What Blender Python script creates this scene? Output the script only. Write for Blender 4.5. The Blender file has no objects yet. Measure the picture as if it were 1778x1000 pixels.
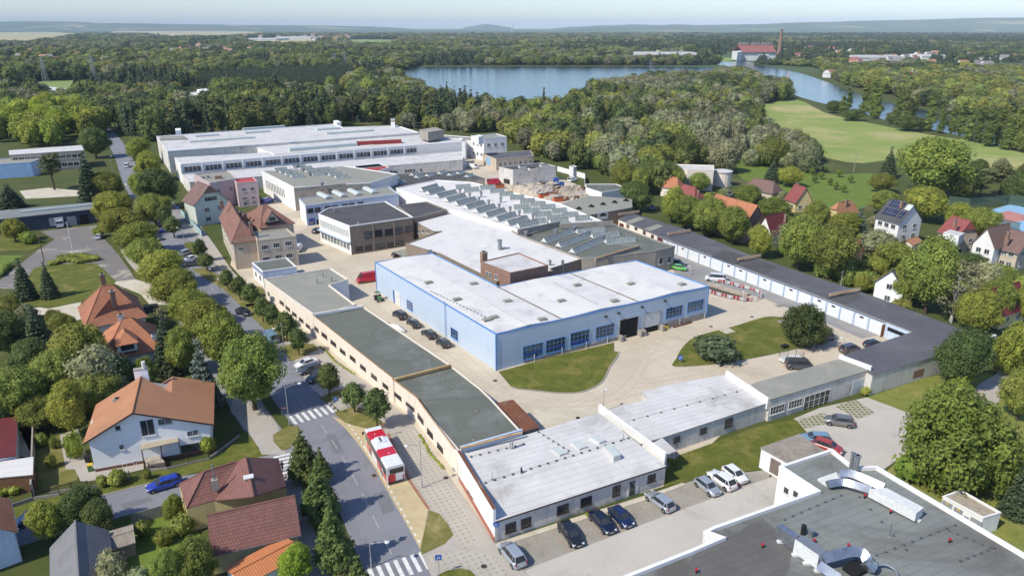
import bpy,math,random
from mathutils import Vector,Matrix,noise
from math import sin,cos,pi,radians,atan2,hypot,sqrt
rnd=random.Random(11)
SC=bpy.context.scene
COL=SC.collection
# ---------------------------------------------------------------- camera, sky, sun, exposure
F,HY,H=1250.0,47.0,60.0
PITCH=atan2(500-HY,F)
cd=bpy.data.cameras.new('camera');cam=bpy.data.objects.new('camera',cd);COL.objects.link(cam)
cd.sensor_fit='HORIZONTAL';cd.sensor_width=36.0;cd.lens=36.0*F/1778.0
cd.clip_start=0.5;cd.clip_end=60000
cam.location=(0,0,H);cam.rotation_euler=(pi/2-PITCH,0,0)
SC.camera=cam
SUN_TO=radians(35)
SUN_EL=radians(46)
W=bpy.data.worlds.new('World');SC.world=W;W.use_nodes=True
_n=W.node_tree.nodes;_bg=_n['Background'];_bg.inputs['Strength'].default_value=0.15
_sky=_n.new('ShaderNodeTexSky');_sky.sky_type='NISHITA';_sky.sun_disc=False
_sky.sun_elevation=SUN_EL;_sky.air_density=1.0;_sky.dust_density=0.5;_sky.ozone_density=3.0
_sd=Vector((-cos(SUN_TO)*cos(SUN_EL),-sin(SUN_TO)*cos(SUN_EL),sin(SUN_EL)))
_sky.sun_rotation=atan2(_sd.x,_sd.y)
_tn=_n.new('ShaderNodeMix');_tn.data_type='RGBA';_tn.blend_type='MULTIPLY';_tn.inputs[0].default_value=1.0;_tn.inputs[7].default_value=(0.83,0.89,1.03,1)
W.node_tree.links.new(_sky.outputs[0],_tn.inputs[6]);W.node_tree.links.new(_tn.outputs[2],_bg.inputs['Color'])
ld=bpy.data.lights.new('sun','SUN');ld.energy=4.25;ld.angle=radians(0.5);ld.color=(1.0,0.945,0.8)
sun=bpy.data.objects.new('sun',ld);COL.objects.link(sun)
sun.rotation_euler=(-_sd).to_track_quat('-Z','Y').to_euler();sun.location=(-200,-100,300)
SC.view_settings.view_transform='Standard';SC.view_settings.look='None'
SC.view_settings.exposure=0.27;SC.view_settings.gamma=1.0
SC.cycles.max_bounces=6;SC.cycles.diffuse_bounces=3;SC.cycles.transparent_max_bounces=8
SC.cycles.volume_bounces=0
# ---------------------------------------------------------------- pixel -> world helpers
def ray(x,y):
 dx=(x-889)/F;dy=(500-y)/F
 return Vector((dx,cos(PITCH)+dy*sin(PITCH),-sin(PITCH)+dy*cos(PITCH)))
def P(x,y,z=0.0):
 d=ray(x,y);t=(z-H)/d.z
 return Vector((d.x*t,d.y*t,z))
def crop(ox,oy,s):
 return lambda x,y:(ox+x/s,oy+y/s)
A1=crop(0,480,3.847);A2=crop(0,740,3.847);A3=crop(400,480,3.847);A4=crop(400,740,3.847)
A5=crop(850,480,3.847);A6=crop(800,740,3.847);A7=crop(1300,480,3.7197);A8=crop(1200,740,3.0761)
B1=crop(0,220,3.5714);B2=crop(250,200,4.1675);B3=crop(320,300,4.1675);B4=crop(640,220,3.783)
B5=crop(1050,260,4.1676);B6=crop(1378,260,3.3325);B7=crop(1000,30,2.2853);B8=crop(0,30,2.54)
C1=crop(380,580,7.141);C2=crop(550,900,5.08);C3=crop(0,20,2.963);C4=crop(600,20,2.963)
C5=crop(1200,20,3.076);C6=crop(1200,480,6.248)
def ID(x,y):return(x,y)
def pts(cr,*xy):return[cr(*q)for q in xy]
def PX(poly,z=0.0):return[P(x,y,z)for x,y in poly]
def whit(a,b,x,y):
 """where the ray through photo pixel x,y meets the upright plane over a-b: metres along it, height"""
 d=ray(x,y);e=Vector((b.x-a.x,b.y-a.y));L=e.length;e/=L
 n=Vector((-e.y,e.x));k=(a.x*n.x+a.y*n.y)/(d.x*n.x+d.y*n.y)
 return(d.x*k-a.x)*e.x+(d.y*k-a.y)*e.y,H+d.z*k
def _hat(b,y):
 d=ray(889,y);k=b.y/d.y
 return H+d.z*k
 # ---------------------------------------------------------------- colour and materials
def lin(c):
 c/=255.0
 return c/12.92 if c<=0.04045 else((c+0.055)/1.055)**2.4
def S(r,g,b,k=0.9):return(lin(r)*k,lin(g)*k,lin(b)*k)
MATS={}
def _mix(nt,a,b,fac,blend='MIX'):
 m=nt.nodes.new('ShaderNodeMix');m.data_type='RGBA';m.blend_type=blend
 for s,v in((6,a),(7,b)):
  if isinstance(v,tuple):m.inputs[s].default_value=(*v[:3],1)
  else:nt.links.new(v,m.inputs[s])
 if isinstance(fac,(int,float)):m.inputs[0].default_value=fac
 else:nt.links.new(fac,m.inputs[0])
 return m.outputs[2]
def _noise(nt,vec,scale,detail=4,rough=0.6,dist=0.0):
 n=nt.nodes.new('ShaderNodeTexNoise');n.inputs['Scale'].default_value=scale
 n.inputs['Detail'].default_value=detail;n.inputs['Roughness'].default_value=rough;n.inputs['Distortion'].default_value=dist
 nt.links.new(vec,n.inputs['Vector']);return n.outputs[0]
def _ramp(nt,val,lo,hi):
 r=nt.nodes.new('ShaderNodeMapRange');r.inputs[1].default_value=lo;r.inputs[2].default_value=hi
 nt.links.new(val,r.inputs[0]);return r.outputs[0]
def mat(name,c1,c2=None,scale=0.6,rough=0.8,metal=0.0,stain=None,sscale=0.12,sthr=(0.55,0.72),fine=0.12,bump=0.0,pat=None,streak=0.0,coat=0.0,spec=0.3):
 """noise mottled surface; stain: colour of larger worn patches; pat: (kind, u, v, colour, width) on metre UVs"""
 m=bpy.data.materials.new(name);m.use_nodes=True;nt=m.node_tree;N=nt.nodes;L=nt.links
 bs=N['Principled BSDF'];bs.inputs['Roughness'].default_value=rough;bs.inputs['Metallic'].default_value=metal
 bs.inputs['Specular IOR Level'].default_value=spec;bs.inputs['Coat Weight'].default_value=coat
 geo=N.new('ShaderNodeNewGeometry').outputs['Position'];uv=N.new('ShaderNodeUVMap').outputs[0]
 if c2 is None:c2=tuple(v*0.82 for v in c1)
 col=_mix(nt,c1,c2,_ramp(nt,_noise(nt,geo,scale,5,0.65),0.35,0.68))
 if stain:col=_mix(nt,col,stain,_ramp(nt,_noise(nt,geo,sscale,6,0.7,0.6),*sthr))
 if streak:
  mp=N.new('ShaderNodeMapping');mp.inputs['Scale'].default_value=(1.6,0.13,1);L.new(uv,mp.inputs[0])
  col=_mix(nt,col,tuple(v*0.55 for v in c1),_ramp(nt,_noise(nt,mp.outputs[0],1.0,5,0.7),0.62-0.25*streak,0.9))
 if fine:
  f=_ramp(nt,_noise(nt,geo,9.0,3,0.7),0.3,0.7)
  col=_mix(nt,col,_mix(nt,(1-fine,)*3,(1+fine,)*3,f),1.0,'MULTIPLY')
 if pat:
  for kind,u,v,c,w in(pat if isinstance(pat,list)else[pat]):
   if kind=='brick' or kind=='grid' or kind=='seam':
    b=N.new('ShaderNodeTexBrick');L.new(uv,b.inputs['Vector']);b.inputs['Scale'].default_value=1
    b.inputs['Brick Width'].default_value=u;b.inputs['Row Height'].default_value=v
    b.inputs['Mortar Size'].default_value=w;b.inputs['Mortar Smooth'].default_value=0.2
    b.offset=0.5 if kind=='brick' else 0.0
    b.inputs['Color1'].default_value=(0,0,0,1);b.inputs['Color2'].default_value=(0.13,0.13,0.13,1)if kind!='seam' else(0,0,0,1)
    b.inputs['Mortar'].default_value=(1,1,1,1)
    col=_mix(nt,col,c,b.outputs['Color'])
    hgt=b.outputs['Color']
   elif kind=='rib':
    s=N.new('ShaderNodeSeparateXYZ');L.new(uv,s.inputs[0])
    q=N.new('ShaderNodeMath');q.operation='PINGPONG';L.new(s.outputs[0 if v==0 else 1],q.inputs[0]);q.inputs[1].default_value=u/2
    hgt=_ramp(nt,q.outputs[0],u/2-w,u/2)
    col=_mix(nt,col,c,hgt)
   elif kind=='tile':
    b=N.new('ShaderNodeTexBrick');L.new(uv,b.inputs['Vector']);b.inputs['Scale'].default_value=1;b.offset=0.5
    b.inputs['Brick Width'].default_value=u;b.inputs['Row Height'].default_value=v
    b.inputs['Mortar Size'].default_value=w;b.inputs['Mortar Smooth'].default_value=0.5
    b.inputs['Color1'].default_value=(0,0,0,1);b.inputs['Color2'].default_value=(0.3,0.3,0.3,1);b.inputs['Mortar'].default_value=(1,1,1,1)
    col=_mix(nt,col,c,b.outputs['Color']);hgt=b.outputs['Color']
   elif kind=='hole':
    s=N.new('ShaderNodeSeparateXYZ');L.new(uv,s.inputs[0]);o=[]
    for k,p_ in((0,u),(1,v)):
     q=N.new('ShaderNodeMath');q.operation='PINGPONG';L.new(s.outputs[k],q.inputs[0]);q.inputs[1].default_value=p_/2
     g=N.new('ShaderNodeMath');g.operation='GREATER_THAN';L.new(q.outputs[0],g.inputs[0]);g.inputs[1].default_value=p_/2*(1-w);o.append(g.outputs[0])
    q=N.new('ShaderNodeMath');q.operation='MULTIPLY';L.new(o[0],q.inputs[0]);L.new(o[1],q.inputs[1])
    hgt=q.outputs[0];col=_mix(nt,col,c,hgt)
  if bump:
   bp=N.new('ShaderNodeBump');bp.invert=True;bp.inputs['Strength'].default_value=bump;bp.inputs['Distance'].default_value=0.08
   L.new(hgt,bp.inputs['Height']);L.new(bp.outputs[0],bs.inputs['Normal'])
 L.new(col,bs.inputs['Base Color'])
 MATS[name]=m
 return m
def paint(name,c,rough=0.3,metal=0.0,coat=0.6):return mat(name,c,tuple(v*0.92 for v in c),1.5,rough,metal,fine=0.03,coat=coat,spec=0.5)
# ---------------------------------------------------------------- mesh builder
class MB:
 def __init__(s,ang=0.0):s.v=[];s.f=[];s.m=[];s.mats=[];s.ang=ang;s.smooth=False
 def mi(s,m):
  if m not in s.mats:s.mats.append(m)
  return s.mats.index(m)
 def face(s,p,m):
  i=len(s.v);s.v.extend([Vector(q)if len(q)==3 else Vector((q[0],q[1],0))for q in p]);s.f.append(list(range(i,i+len(p))));s.m.append(s.mi(m))
 def prism(s,poly,z0,z1,m,top=None,bottom=True,side=True,cap=True):
  poly=ccw(poly);n=len(poly)
  a=[Vector((q[0],q[1],z0))for q in poly];b=[Vector((q[0],q[1],z1))for q in poly]
  if side:
   for i in range(n):s.face([a[i],a[(i+1)%n],b[(i+1)%n],b[i]],m)
  if cap:s.face(b,top or m)
  if bottom:s.face(a[::-1],m)
 def box(s,c,d,m,rz=0.0,taper=1.0):
  x,y,z=d[0]/2,d[1]/2,d[2]/2;ca,sa=cos(rz),sin(rz);q=[]
  for k,t in((-1,1.0),(1,taper)):
   for i,j in((-1,-1),(1,-1),(1,1),(-1,1)):
    X,Y=i*x*t,j*y*t;q.append(Vector((c[0]+X*ca-Y*sa,c[1]+X*sa+Y*ca,c[2]+k*z)))
  for f in((3,2,1,0),(4,5,6,7),(0,1,5,4),(1,2,6,5),(2,3,7,6),(3,0,4,7)):s.face([q[i]for i in f],m)
 def bar(s,a,b,w,h,m):
  """box from a to b, w wide across and h tall (upwards)"""
  a=Vector(a);b=Vector(b);e=b-a;L=e.length
  if L<1e-6:return
  e/=L;up=Vector((0,0,1))if abs(e.z)<0.95 else Vector((1,0,0));r=e.cross(up).normalized()*(w/2);u=r.cross(e).normalized()*(h/2)
  q=[a-r-u,a+r-u,a+r+u,a-r+u,b-r-u,b+r-u,b+r+u,b-r+u]
  for f in((0,1,2,3),(7,6,5,4),(0,4,5,1),(1,5,6,2),(2,6,7,3),(3,7,4,0)):s.face([q[i]for i in f],m)
 def tube(s,p,r,m,n=6,cap=True):
  p=[Vector(q)for q in p];r=r if isinstance(r,(list,tuple))else[r]*len(p);rings=[]
  for i,q in enumerate(p):
   e=(p[min(i+1,len(p)-1)]-p[max(i-1,0)]).normalized();up=Vector((0,0,1))if abs(e.z)<0.9 else Vector((1,0,0))
   a=e.cross(up).normalized();b=a.cross(e)
   base=len(s.v);s.v.extend([q+(a*cos(2*pi*k/n)+b*sin(2*pi*k/n))*r[i]for k in range(n)]);rings.append(base)
  for i in range(len(p)-1):
   for k in range(n):
    s.f.append([rings[i]+(k+1)%n,rings[i]+k,rings[i+1]+k,rings[i+1]+(k+1)%n]);s.m.append(s.mi(m))
  if cap:
   s.f.append([rings[0]+k for k in range(n)]);s.m.append(s.mi(m))
   s.f.append([rings[-1]+k for k in range(n-1,-1,-1)]);s.m.append(s.mi(m))
 def disc(s,c,r,m,n=10,axis='z',t=0.02):
  c=Vector(c);d={'z':Vector((0,0,t)),'x':Vector((t,0,0)),'y':Vector((0,t,0))}[axis]
  s.tube([c-d/2,c+d/2],r,m,n)
 def ball(s,c,r,m,n=8,sz=1.0):
  rows=n//2;c=Vector(c)
  p=[c+Vector((0,0,-r*sz*cos(pi*i/rows)))for i in range(rows+1)]
  s.tube([q for q in p],[max(r*sin(pi*i/rows),0.004)for i in range(rows+1)],m,n,cap=False)
 def build(s,name,parent=None,off=None,smooth=False,kind=None):
  off=Vector(off)if off is not None else Vector((0,0,0))
  me=bpy.data.meshes.new(name);me.from_pydata([v-off for v in s.v],[],s.f)
  for m in s.mats:me.materials.append(m)
  me.polygons.foreach_set('material_index',s.m)
  uvl=me.uv_layers.new(name='UVMap');ca,sa=cos(s.ang),sin(s.ang);data=[0.0]*(2*len(me.loops));k=0
  for p_ in me.polygons:
   n=p_.normal
   if abs(n.z)>0.985:u=Vector((ca,sa,0));w=Vector((-sa,ca,0))
   else:u=Vector((-n.y,n.x,0)).normalized();w=n.cross(u)
   for li in p_.loop_indices:
    q=s.v[me.loops[li].vertex_index];data[2*li]=q.dot(u);data[2*li+1]=q.dot(w)
  uvl.data.foreach_set('uv',data)
  if smooth:me.polygons.foreach_set('use_smooth',[True]*len(me.polygons))
  me.update()
  o=bpy.data.objects.new(name,me);COL.objects.link(o)
  if parent is not None:o.parent=parent
  if kind:o['kind']=kind
  return o
def ccw(p):
 a=sum(p[i][0]*p[(i+1)%len(p)][1]-p[(i+1)%len(p)][0]*p[i][1]for i in range(len(p)))
 return list(p)if a>0 else list(p)[::-1]
def offset(poly,d):
 """polygon (ccw) moved outwards by d"""
 poly=ccw(poly);n=len(poly);out=[]
 for i in range(n):
  a,b,c=(Vector((poly[j][0],poly[j][1]))for j in(i-1,i,(i+1)%n))
  e1=(b-a).normalized();e2=(c-b).normalized();n1=Vector((e1.y,-e1.x));n2=Vector((e2.y,-e2.x))
  k=n1+n2;k=k/max(k.length_squared/2,0.25)if k.length>1e-6 else n1
  out.append(Vector((b.x+k.x*d,b.y+k.y*d,0)))
 return out
def tag(o,label=None,cat=None,group=None,kind=None):
 if label:o['label']=label
 if cat:o['category']=cat
 if group:o['group']=group
 if kind:o['kind']=kind
 return o
def thing(name,label,cat,loc=(0,0,0),rz=0.0,group=None):
 o=bpy.data.objects.new(name,None);COL.objects.link(o);o.location=loc;o.rotation_euler=(0,0,rz);o.empty_display_size=0.5
 return tag(o,label,cat,group)
def dup(root,loc,rz=0.0,label=None,group=None,scale=None,col=None):
 r=root.copy();COL.objects.link(r);r.location=loc;r.rotation_euler=(0,0,rz)
 if label:r['label']=label
 if group:r['group']=group
 elif 'group' in r and group=='':del r['group']
 if scale:r.scale=scale
 for ch in list(root.children):
  c=ch.copy();COL.objects.link(c);c.parent=r
  if col:c.color=col
  for g in list(ch.children):
   d=g.copy();COL.objects.link(d);d.parent=c
 return r
def struct(name,mb,**k):return mb.build(name,kind='structure',**k)
def sheet(name,poly,z,m,ang=0.0,thick=0.0,kind='structure',edge=None):
 """flat ground surface given as photo pixels or world points; thick: a kerb high step"""
 w=[P(q[0],q[1])if len(q)==2 else Vector(q)for q in poly];b=MB(ang)
 if thick:b.prism(w,-0.05,z,edge or m,top=m,bottom=False)
 else:b.face([Vector((q.x,q.y,z))for q in ccw(w)],m)
 return b.build(name,kind=kind)
def band(line,w0,w1=None):
 """polygon either side of a world polyline: w0 to the left, w1 to the right of travel"""
 w1=w0 if w1 is None else w1;Lf,Rt=[],[]
 for i,q in enumerate(line):
  e=(line[min(i+1,len(line)-1)]-line[max(i-1,0)]);e=Vector((e.x,e.y)).normalized()
  Lf.append(Vector((q.x-e.y*w0,q.y+e.x*w0,0)));Rt.append(Vector((q.x+e.y*w1,q.y-e.x*w1,0)))
 return Lf,Rt
def ribbon(name,line,w0,w1,z,m,kind='structure',thick=0):
 Lf,Rt=band(line,w0,w1);b=MB(atan2(line[1].y-line[0].y,line[1].x-line[0].x))
 for i in range(len(line)-1):
  q=[Rt[i],Rt[i+1],Lf[i+1],Lf[i]]
  b.face([Vector((v.x,v.y,z))for v in q],m)
  if thick:
   for s,e in((Rt[i],Rt[i+1]),(Lf[i+1],Lf[i])):
    b.face([Vector((s.x,s.y,z-thick)),Vector((e.x,e.y,z-thick)),Vector((e.x,e.y,z)),Vector((s.x,s.y,z))],m)
 return b.build(name,kind=kind)
def smooth_line(p,n=6):
 out=[]
 for i in range(len(p)-1):
  a,b,c,d=p[max(i-1,0)],p[i],p[i+1],p[min(i+2,len(p)-1)]
  for k in range(n):
   t=k/n
   out.append(0.5*((2*b)+(c-a)*t+(2*a-5*b+4*c-d)*t*t+(3*b-a-3*c+d)*t**3))
 out.append(p[-1]);return out
def rounded(p,n=5):
 """closed smooth outline through points"""
 k=len(p);out=[]
 for i in range(k):
  a,b,c,d=p[i-1],p[i],p[(i+1)%k],p[(i+2)%k]
  for j in range(n):
   t=j/n
   out.append(0.5*((2*b)+(c-a)*t+(2*a-5*b+4*c-d)*t*t+(3*b-a-3*c+d)*t**3))
 return out
def quad3(fr,rt,lf):
 """rectangle from its corner fr and the two next corners, squared up: fr, rt, back, lf (world points)"""
 a,b,c=(Vector((q.x,q.y,0))for q in(fr,rt,lf));e=(b-a).normalized();n=Vector((-e.y,e.x,0));k=(c-a).dot(n)
 u=(c-a).normalized();
 # share the correction between both edges
 m_=Vector((-n.y,n.x,0));
 return[a,b,b+n*k,a+n*k]
 # ---------------------------------------------------------------- materials
GRASS_D=(0.052,0.078,0.022)
M={}
M['grass']=mat('lawn',S(106,110,40,.8),S(82,92,30,.8),0.5,0.95,stain=S(138,128,70,.8),sscale=0.22,sthr=(.5,.72),fine=.45)
M['palelawn']=mat('pale_lawn',S(136,138,68,.8),S(112,120,50,.8),0.4,0.95,stain=S(164,152,92,.8),sscale=.1,sthr=(.5,.72),fine=.45)  # lighter, yellower grass tone for the lawn on the right
M['dry']=mat('dry_lawn',S(128,120,66,.8),S(104,108,48,.8),0.3,0.95,stain=S(170,154,110,.8),sscale=0.2,sthr=(.5,.72),fine=.3)
M['lush']=mat('lush_lawn',S(114,132,54,.8),S(98,118,44,.8),0.2,0.95,fine=.25)
M['rough']=mat('rough_ground',S(72,84,34,.8),S(88,92,46,.8),0.08,1.0,stain=S(120,112,76,.8),sscale=.05,sthr=(.55,.75),fine=.35)
M['plain']=mat('far_plain',S(70,92,52,.8),S(92,104,62,.8),0.004,1.0,stain=S(150,140,100,.8),sscale=.0016,sthr=(.58,.62),fine=0)
M['meadow']=mat('meadow',S(128,148,72,.85),S(150,156,88,.85),0.03,1.0,stain=S(186,172,124,.85),sscale=.014,sthr=(.5,.68),fine=.3)
M['field']=mat('stubble',S(190,180,140,.8),S(170,165,120,.8),0.004,1.0,fine=0)
M['greenfield']=mat('green_field',S(128,148,80,.85),S(138,150,90,.85),0.01,1.0,fine=0)
M['yard']=mat('yard_concrete',S(206,193,174,.88),S(194,181,161,.88),0.12,0.92,stain=S(180,166,146,.86),sscale=.09,sthr=(.5,.75),fine=.12,pat=('grid',6.0,6.0,S(170,157,135,.86),.04))
M['asph']=mat('street_asphalt',S(128,129,136,.86),S(140,140,146,.86),0.1,0.9,stain=S(118,118,122,.86),sscale=.09,sthr=(.5,.7),fine=.12)
M['asph2']=mat('pale_asphalt',S(150,148,146,.86),S(138,137,137,.86),0.15,0.9,stain=S(170,164,154,.86),sscale=.1,sthr=(.5,.75),fine=.15)
M['old']=mat('old_asphalt',S(132,126,122,.86),S(118,114,112,.86),0.12,0.95,stain=S(190,180,165,.86),sscale=.1,sthr=(.55,.68),fine=.2)
M['dust']=mat('pale_dust',S(206,196,178,.88),S(190,180,160,.88),0.3,1.0,stain=S(160,150,120,.86),sscale=.2,fine=.2)
M['pave']=mat('concrete_paving',S(184,176,166,.86),S(172,164,154,.86),0.2,0.95,fine=.15,pat=('grid',.5,.5,S(160,152,142,.86),.02))
M['lattice']=mat('lattice_paving',S(186,178,166,.86),S(174,166,154,.86),0.2,0.95,fine=.12,pat=('hole',.8,.8,S(160,153,140,.86),.42))
M['bay']=mat('parking_setts',S(164,156,146,.86),S(148,142,130,.86),0.3,0.95,stain=S(120,116,100,.86),sscale=.3,sthr=(.58,.75),fine=.25,pat=('hole',.45,.45,S(150,144,132,.86),.4))
M['grid']=mat('grass_grid',S(176,168,152,.86),S(160,154,138,.86),0.3,0.95,fine=.12,pat=('hole',.8,.8,S(110,118,74,.8),.6))
M['drive']=mat('parking_lot',S(194,187,178,.86),S(184,177,167,.86),0.1,0.92,stain=S(162,155,144,.86),sscale=.09,sthr=(.53,.75),fine=.12)
M['busbay']=mat('bus_bay',S(202,182,142,.86),S(188,170,134,.86),0.25,0.92,stain=S(172,158,130,.86),sscale=.2,fine=.15)
M['brickpath']=mat('red_kerb',S(170,120,100,.8),None,1.0,.9)
M['kerb']=mat('kerb_stone',S(176,170,160,.85),None,1.0,.9)
M['line']=mat('road_paint',S(232,230,226,.88),S(206,204,202,.88),1.2,.8,stain=S(160,158,158,.86),sscale=.8,sthr=(.56,.75),fine=.1)
M['faint']=mat('worn_road_paint',S(178,178,180,.88),S(150,150,152,.88),1.0,.85)
M['redline']=mat('red_bay_line',S(178,140,124,.85),None,1.0,.9)
M['white']=mat('white_render',S(236,234,232,.88),S(228,226,224,.88),.4,.85,fine=.04,streak=.2)
M['wash']=mat('weathered_render',S(222,218,212,.88),S(208,202,195,.88),.35,.9,stain=S(140,132,122,.85),sscale=.35,sthr=(.56,.75),fine=.12,streak=.6)
M['cream']=mat('cream_render',S(238,226,212,.88),S(230,217,202,.88),.5,.9,fine=.06,streak=.3)
M['beige']=mat('beige_render',S(206,190,170,.86),S(194,178,158,.86),.4,.9,fine=.1,streak=.6)
M['brown']=mat('brown_render',S(150,136,120,.86),S(136,122,108,.86),.4,.9,fine=.12,streak=.8)
M['pink']=mat('pink_render',S(206,184,186,.86),S(196,174,176,.86),.4,.9,fine=.08,streak=.5)
M['mint']=mat('mint_render',S(206,212,203,.86),S(196,203,194,.86),.4,.9,fine=.08,streak=.5)
M['yellow']=mat('yellow_render',S(226,206,150,.86),None,.4,.9,fine=.08)
M['bluewash']=mat('blue_white_render',S(200,214,234,.86),S(190,204,226,.86),.4,.85,fine=.05,streak=.5)
M['blueclad']=mat('blue_cladding',(.47,.55,.65),(.445,.525,.63),.25,.5,fine=.03,streak=.2,pat=[('rib',.5,0,(.38,.45,.54),.06),('seam',6.1,3.65,(.33,.4,.5),.03)])
M['bluetrim']=paint('blue_trim',S(96,150,214,.85),.45)
M['bluepaint']=paint('strong_blue',S(35,85,185,.8),.4)
M['conc']=mat('concrete',S(172,164,154,.86),S(152,146,136,.86),.5,.92,stain=S(120,112,104,.86),sscale=.4,fine=.15,streak=.7)
M['roofgrey']=mat('grey_felt',S(110,113,104,.86),S(98,102,94,.86),.12,.92,stain=S(134,136,130,.86),sscale=.12,sthr=(.5,.75),fine=.14,pat=('seam',40.0,1.05,S(104,106,102,.86),.025))
M['roofpale']=mat('pale_felt',S(152,150,140,.86),S(140,140,130,.86),.1,.92,stain=S(164,160,148,.86),sscale=.1,sthr=(.5,.75),fine=.1,pat=('seam',40.0,1.05,S(138,138,128,.86),.025))
M['roofdark']=mat('dark_felt',S(98,98,104,.86),S(88,88,94,.86),.2,.92,stain=S(112,112,116,.86),sscale=.08,sthr=(.5,.72),fine=.14,pat=('seam',30.0,1.05,S(80,80,86,.86),.02))
M['roofblack']=mat('black_felt',S(92,90,91,.86),S(78,77,79,.86),.3,.92,fine=.2,pat=('seam',30.0,1.05,S(62,62,66,.86),.025))
M['roofmix']=mat('patched_felt',S(134,138,134,.86),S(122,126,123,.86),.08,.92,stain=S(98,94,90,.86),sscale=.055,sthr=(.47,.62),fine=.14,pat=('seam',60.0,1.05,S(104,104,102,.86),.03))
M['roofwhite']=mat('white_membrane',S(226,222,217,.86),S(216,212,208,.86),.15,.7,stain=S(188,185,184,.86),sscale=.16,sthr=(.52,.75),fine=.06,pat=('seam',50.0,1.6,S(190,188,192,.86),.035))
M['roofsilver']=mat('silver_felt',S(216,213,210,.86),S(198,195,193,.86),.22,.75,stain=S(166,161,154,.86),sscale=.15,sthr=(.53,.75),fine=.12,pat=('seam',50.0,1.05,S(176,173,170,.86),.035))
M['rust']=mat('rusty_sheet',S(132,84,60,.86),S(110,70,52,.86),.5,.85,stain=S(160,140,124,.86),sscale=.4,fine=.25,pat=('rib',.25,0,S(84,54,42,.86),.04))
M['oldsheet']=mat('weathered_board',S(168,158,146,.86),S(132,122,110,.86),.7,.9,fine=.2,pat=('rib',.3,0,S(110,102,92,.86),.03))
def tile(n,c,d,w=.3,r=.38):return mat(n,S(*c),S(*(v*.9 for v in c)),.5,.8,stain=S(*d),sscale=.25,sthr=(.52,.75),fine=.15,pat=('tile',w,r,tuple(v*.42 for v in S(*c)),.035),bump=.5)
M['orange']=tile('orange_tile',(206,138,102),(160,106,80))
M['oldorange']=tile('aged_orange_tile',(188,126,96),(136,102,80))
M['brownred']=tile('brown_red_tile',(146,102,94),(122,90,84),.34,.42)
M['snow']=mat('bright_white_render',S(244,244,244,.93),S(238,238,238,.93),.4,.85,fine=.03)
M['darkred']=tile('dark_red_tile',(132,60,62),(112,56,56))
M['redroof']=tile('red_tile',(166,92,88),(146,92,86))
M['browntile']=tile('brown_tile',(140,112,104),(120,100,94))
M['redbrown']=tile('villa_tile',(158,116,102),(130,98,88),.3,.36)
M['terra']=mat('terracotta_sheet',S(178,128,96,.86),S(168,118,88,.86),.3,.85,stain=S(150,112,84,.86),sscale=.18,fine=.08)
M['corr']=mat('orange_corrugated',S(214,138,90,.86),S(204,128,84,.86),.5,.8,fine=.1,pat=('rib',.3,0,S(150,92,60,.86),.08))
M['slate']=mat('grey_slate',S(142,140,142,.86),S(124,122,126,.86),.4,.85,stain=S(104,102,104,.86),sscale=.3,fine=.2,pat=('brick',.3,.25,S(96,95,98,.86),.025))
M['brick']=mat('red_brick',S(150,104,86,.85),S(128,90,76,.85),.6,.9,stain=S(100,76,66,.85),sscale=.5,fine=.1,pat=('brick',.5,.18,S(168,150,134,.85),.02))
M['glass']=mat('window_glass',(.022,.026,.032),(.05,.056,.062),.5,.08,fine=0,spec=.6)
M['skyglass']=mat('dusty_glass',S(168,176,174,.75),S(138,147,145,.75),.8,.35,fine=.1,spec=.5,pat=('rib',0.9,0,S(88,92,88,.8),.12))
M['paleglass']=mat('pale_skylight',S(206,212,206,.85),S(190,198,194,.85),1.0,.3,fine=0,spec=.5)
M['frame']=mat('white_frame',S(226,226,224,.86),None,2.0,.5,fine=.02)
M['dkframe']=mat('dark_frame',S(70,58,52,.8),None,2.0,.6,fine=.05)
M['steel']=mat('galvanised',S(172,176,180,.8),S(152,156,160,.8),1.5,.4,.55,fine=.05)
M['lampsteel']=mat('lamp_steel',S(186,188,188,.8),None,1.5,.5,.2,fine=.03)
M['foil']=mat('foil_duct',S(196,200,206,.85),S(160,166,174,.85),1.2,.25,.8,fine=.05)
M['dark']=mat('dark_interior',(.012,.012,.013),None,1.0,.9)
M['black']=mat('black_plastic',(.02,.02,.022),None,2.0,.5)
M['rubber']=mat('tyre_rubber',(.018,.018,.019),None,3.0,.85)
M['wood']=mat('brown_timber',S(128,92,66,.85),S(108,78,58,.85),1.2,.85,pat=('rib',.18,0,S(70,50,38,.85),.02))
M['bark']=mat('bark',S(96,82,68,.8),S(74,62,52,.8),2.0,.95,fine=.25)
M['birchbark']=mat('birch_bark',S(205,200,190,.85),S(150,145,138,.85),3.0,.9,fine=.2)
M['red']=paint('red_paint',S(198,28,44,.8),.35)
M['signblue']=paint('sign_blue',S(30,96,190,.85),.4)
M['green']=paint('green_paint',S(70,120,60,.8),.5)
M['yellowp']=paint('yellow_paint',S(222,186,50,.8),.5)
M['orangep']=paint('orange_paint',S(214,100,40,.8),.5)
M['stone']=mat('rough_stone',S(188,176,162,.86),S(150,138,126,.86),.8,.95,fine=.25)
M['gravel']=mat('gravel_roof',S(176,164,148,.86),S(150,138,122,.86),1.5,.95,fine=.3)
M['netting']=mat('green_mesh',S(96,120,104,.8),S(84,106,92,.8),.5,.9)
_b=M['netting'].node_tree.nodes['Principled BSDF'];_b.inputs['Alpha'].default_value=.45
M['court']=mat('court_blue',S(150,190,222,.86),None,.2,.85);M['courtred']=mat('court_red',S(196,136,128,.86),None,.2,.85)
M['solar']=mat('solar_panel',S(34,40,66,.85),S(28,34,58,.85),.6,.15,fine=0,spec=.6,pat=('grid',1.0,1.65,S(120,126,140,.8),.05))
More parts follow.
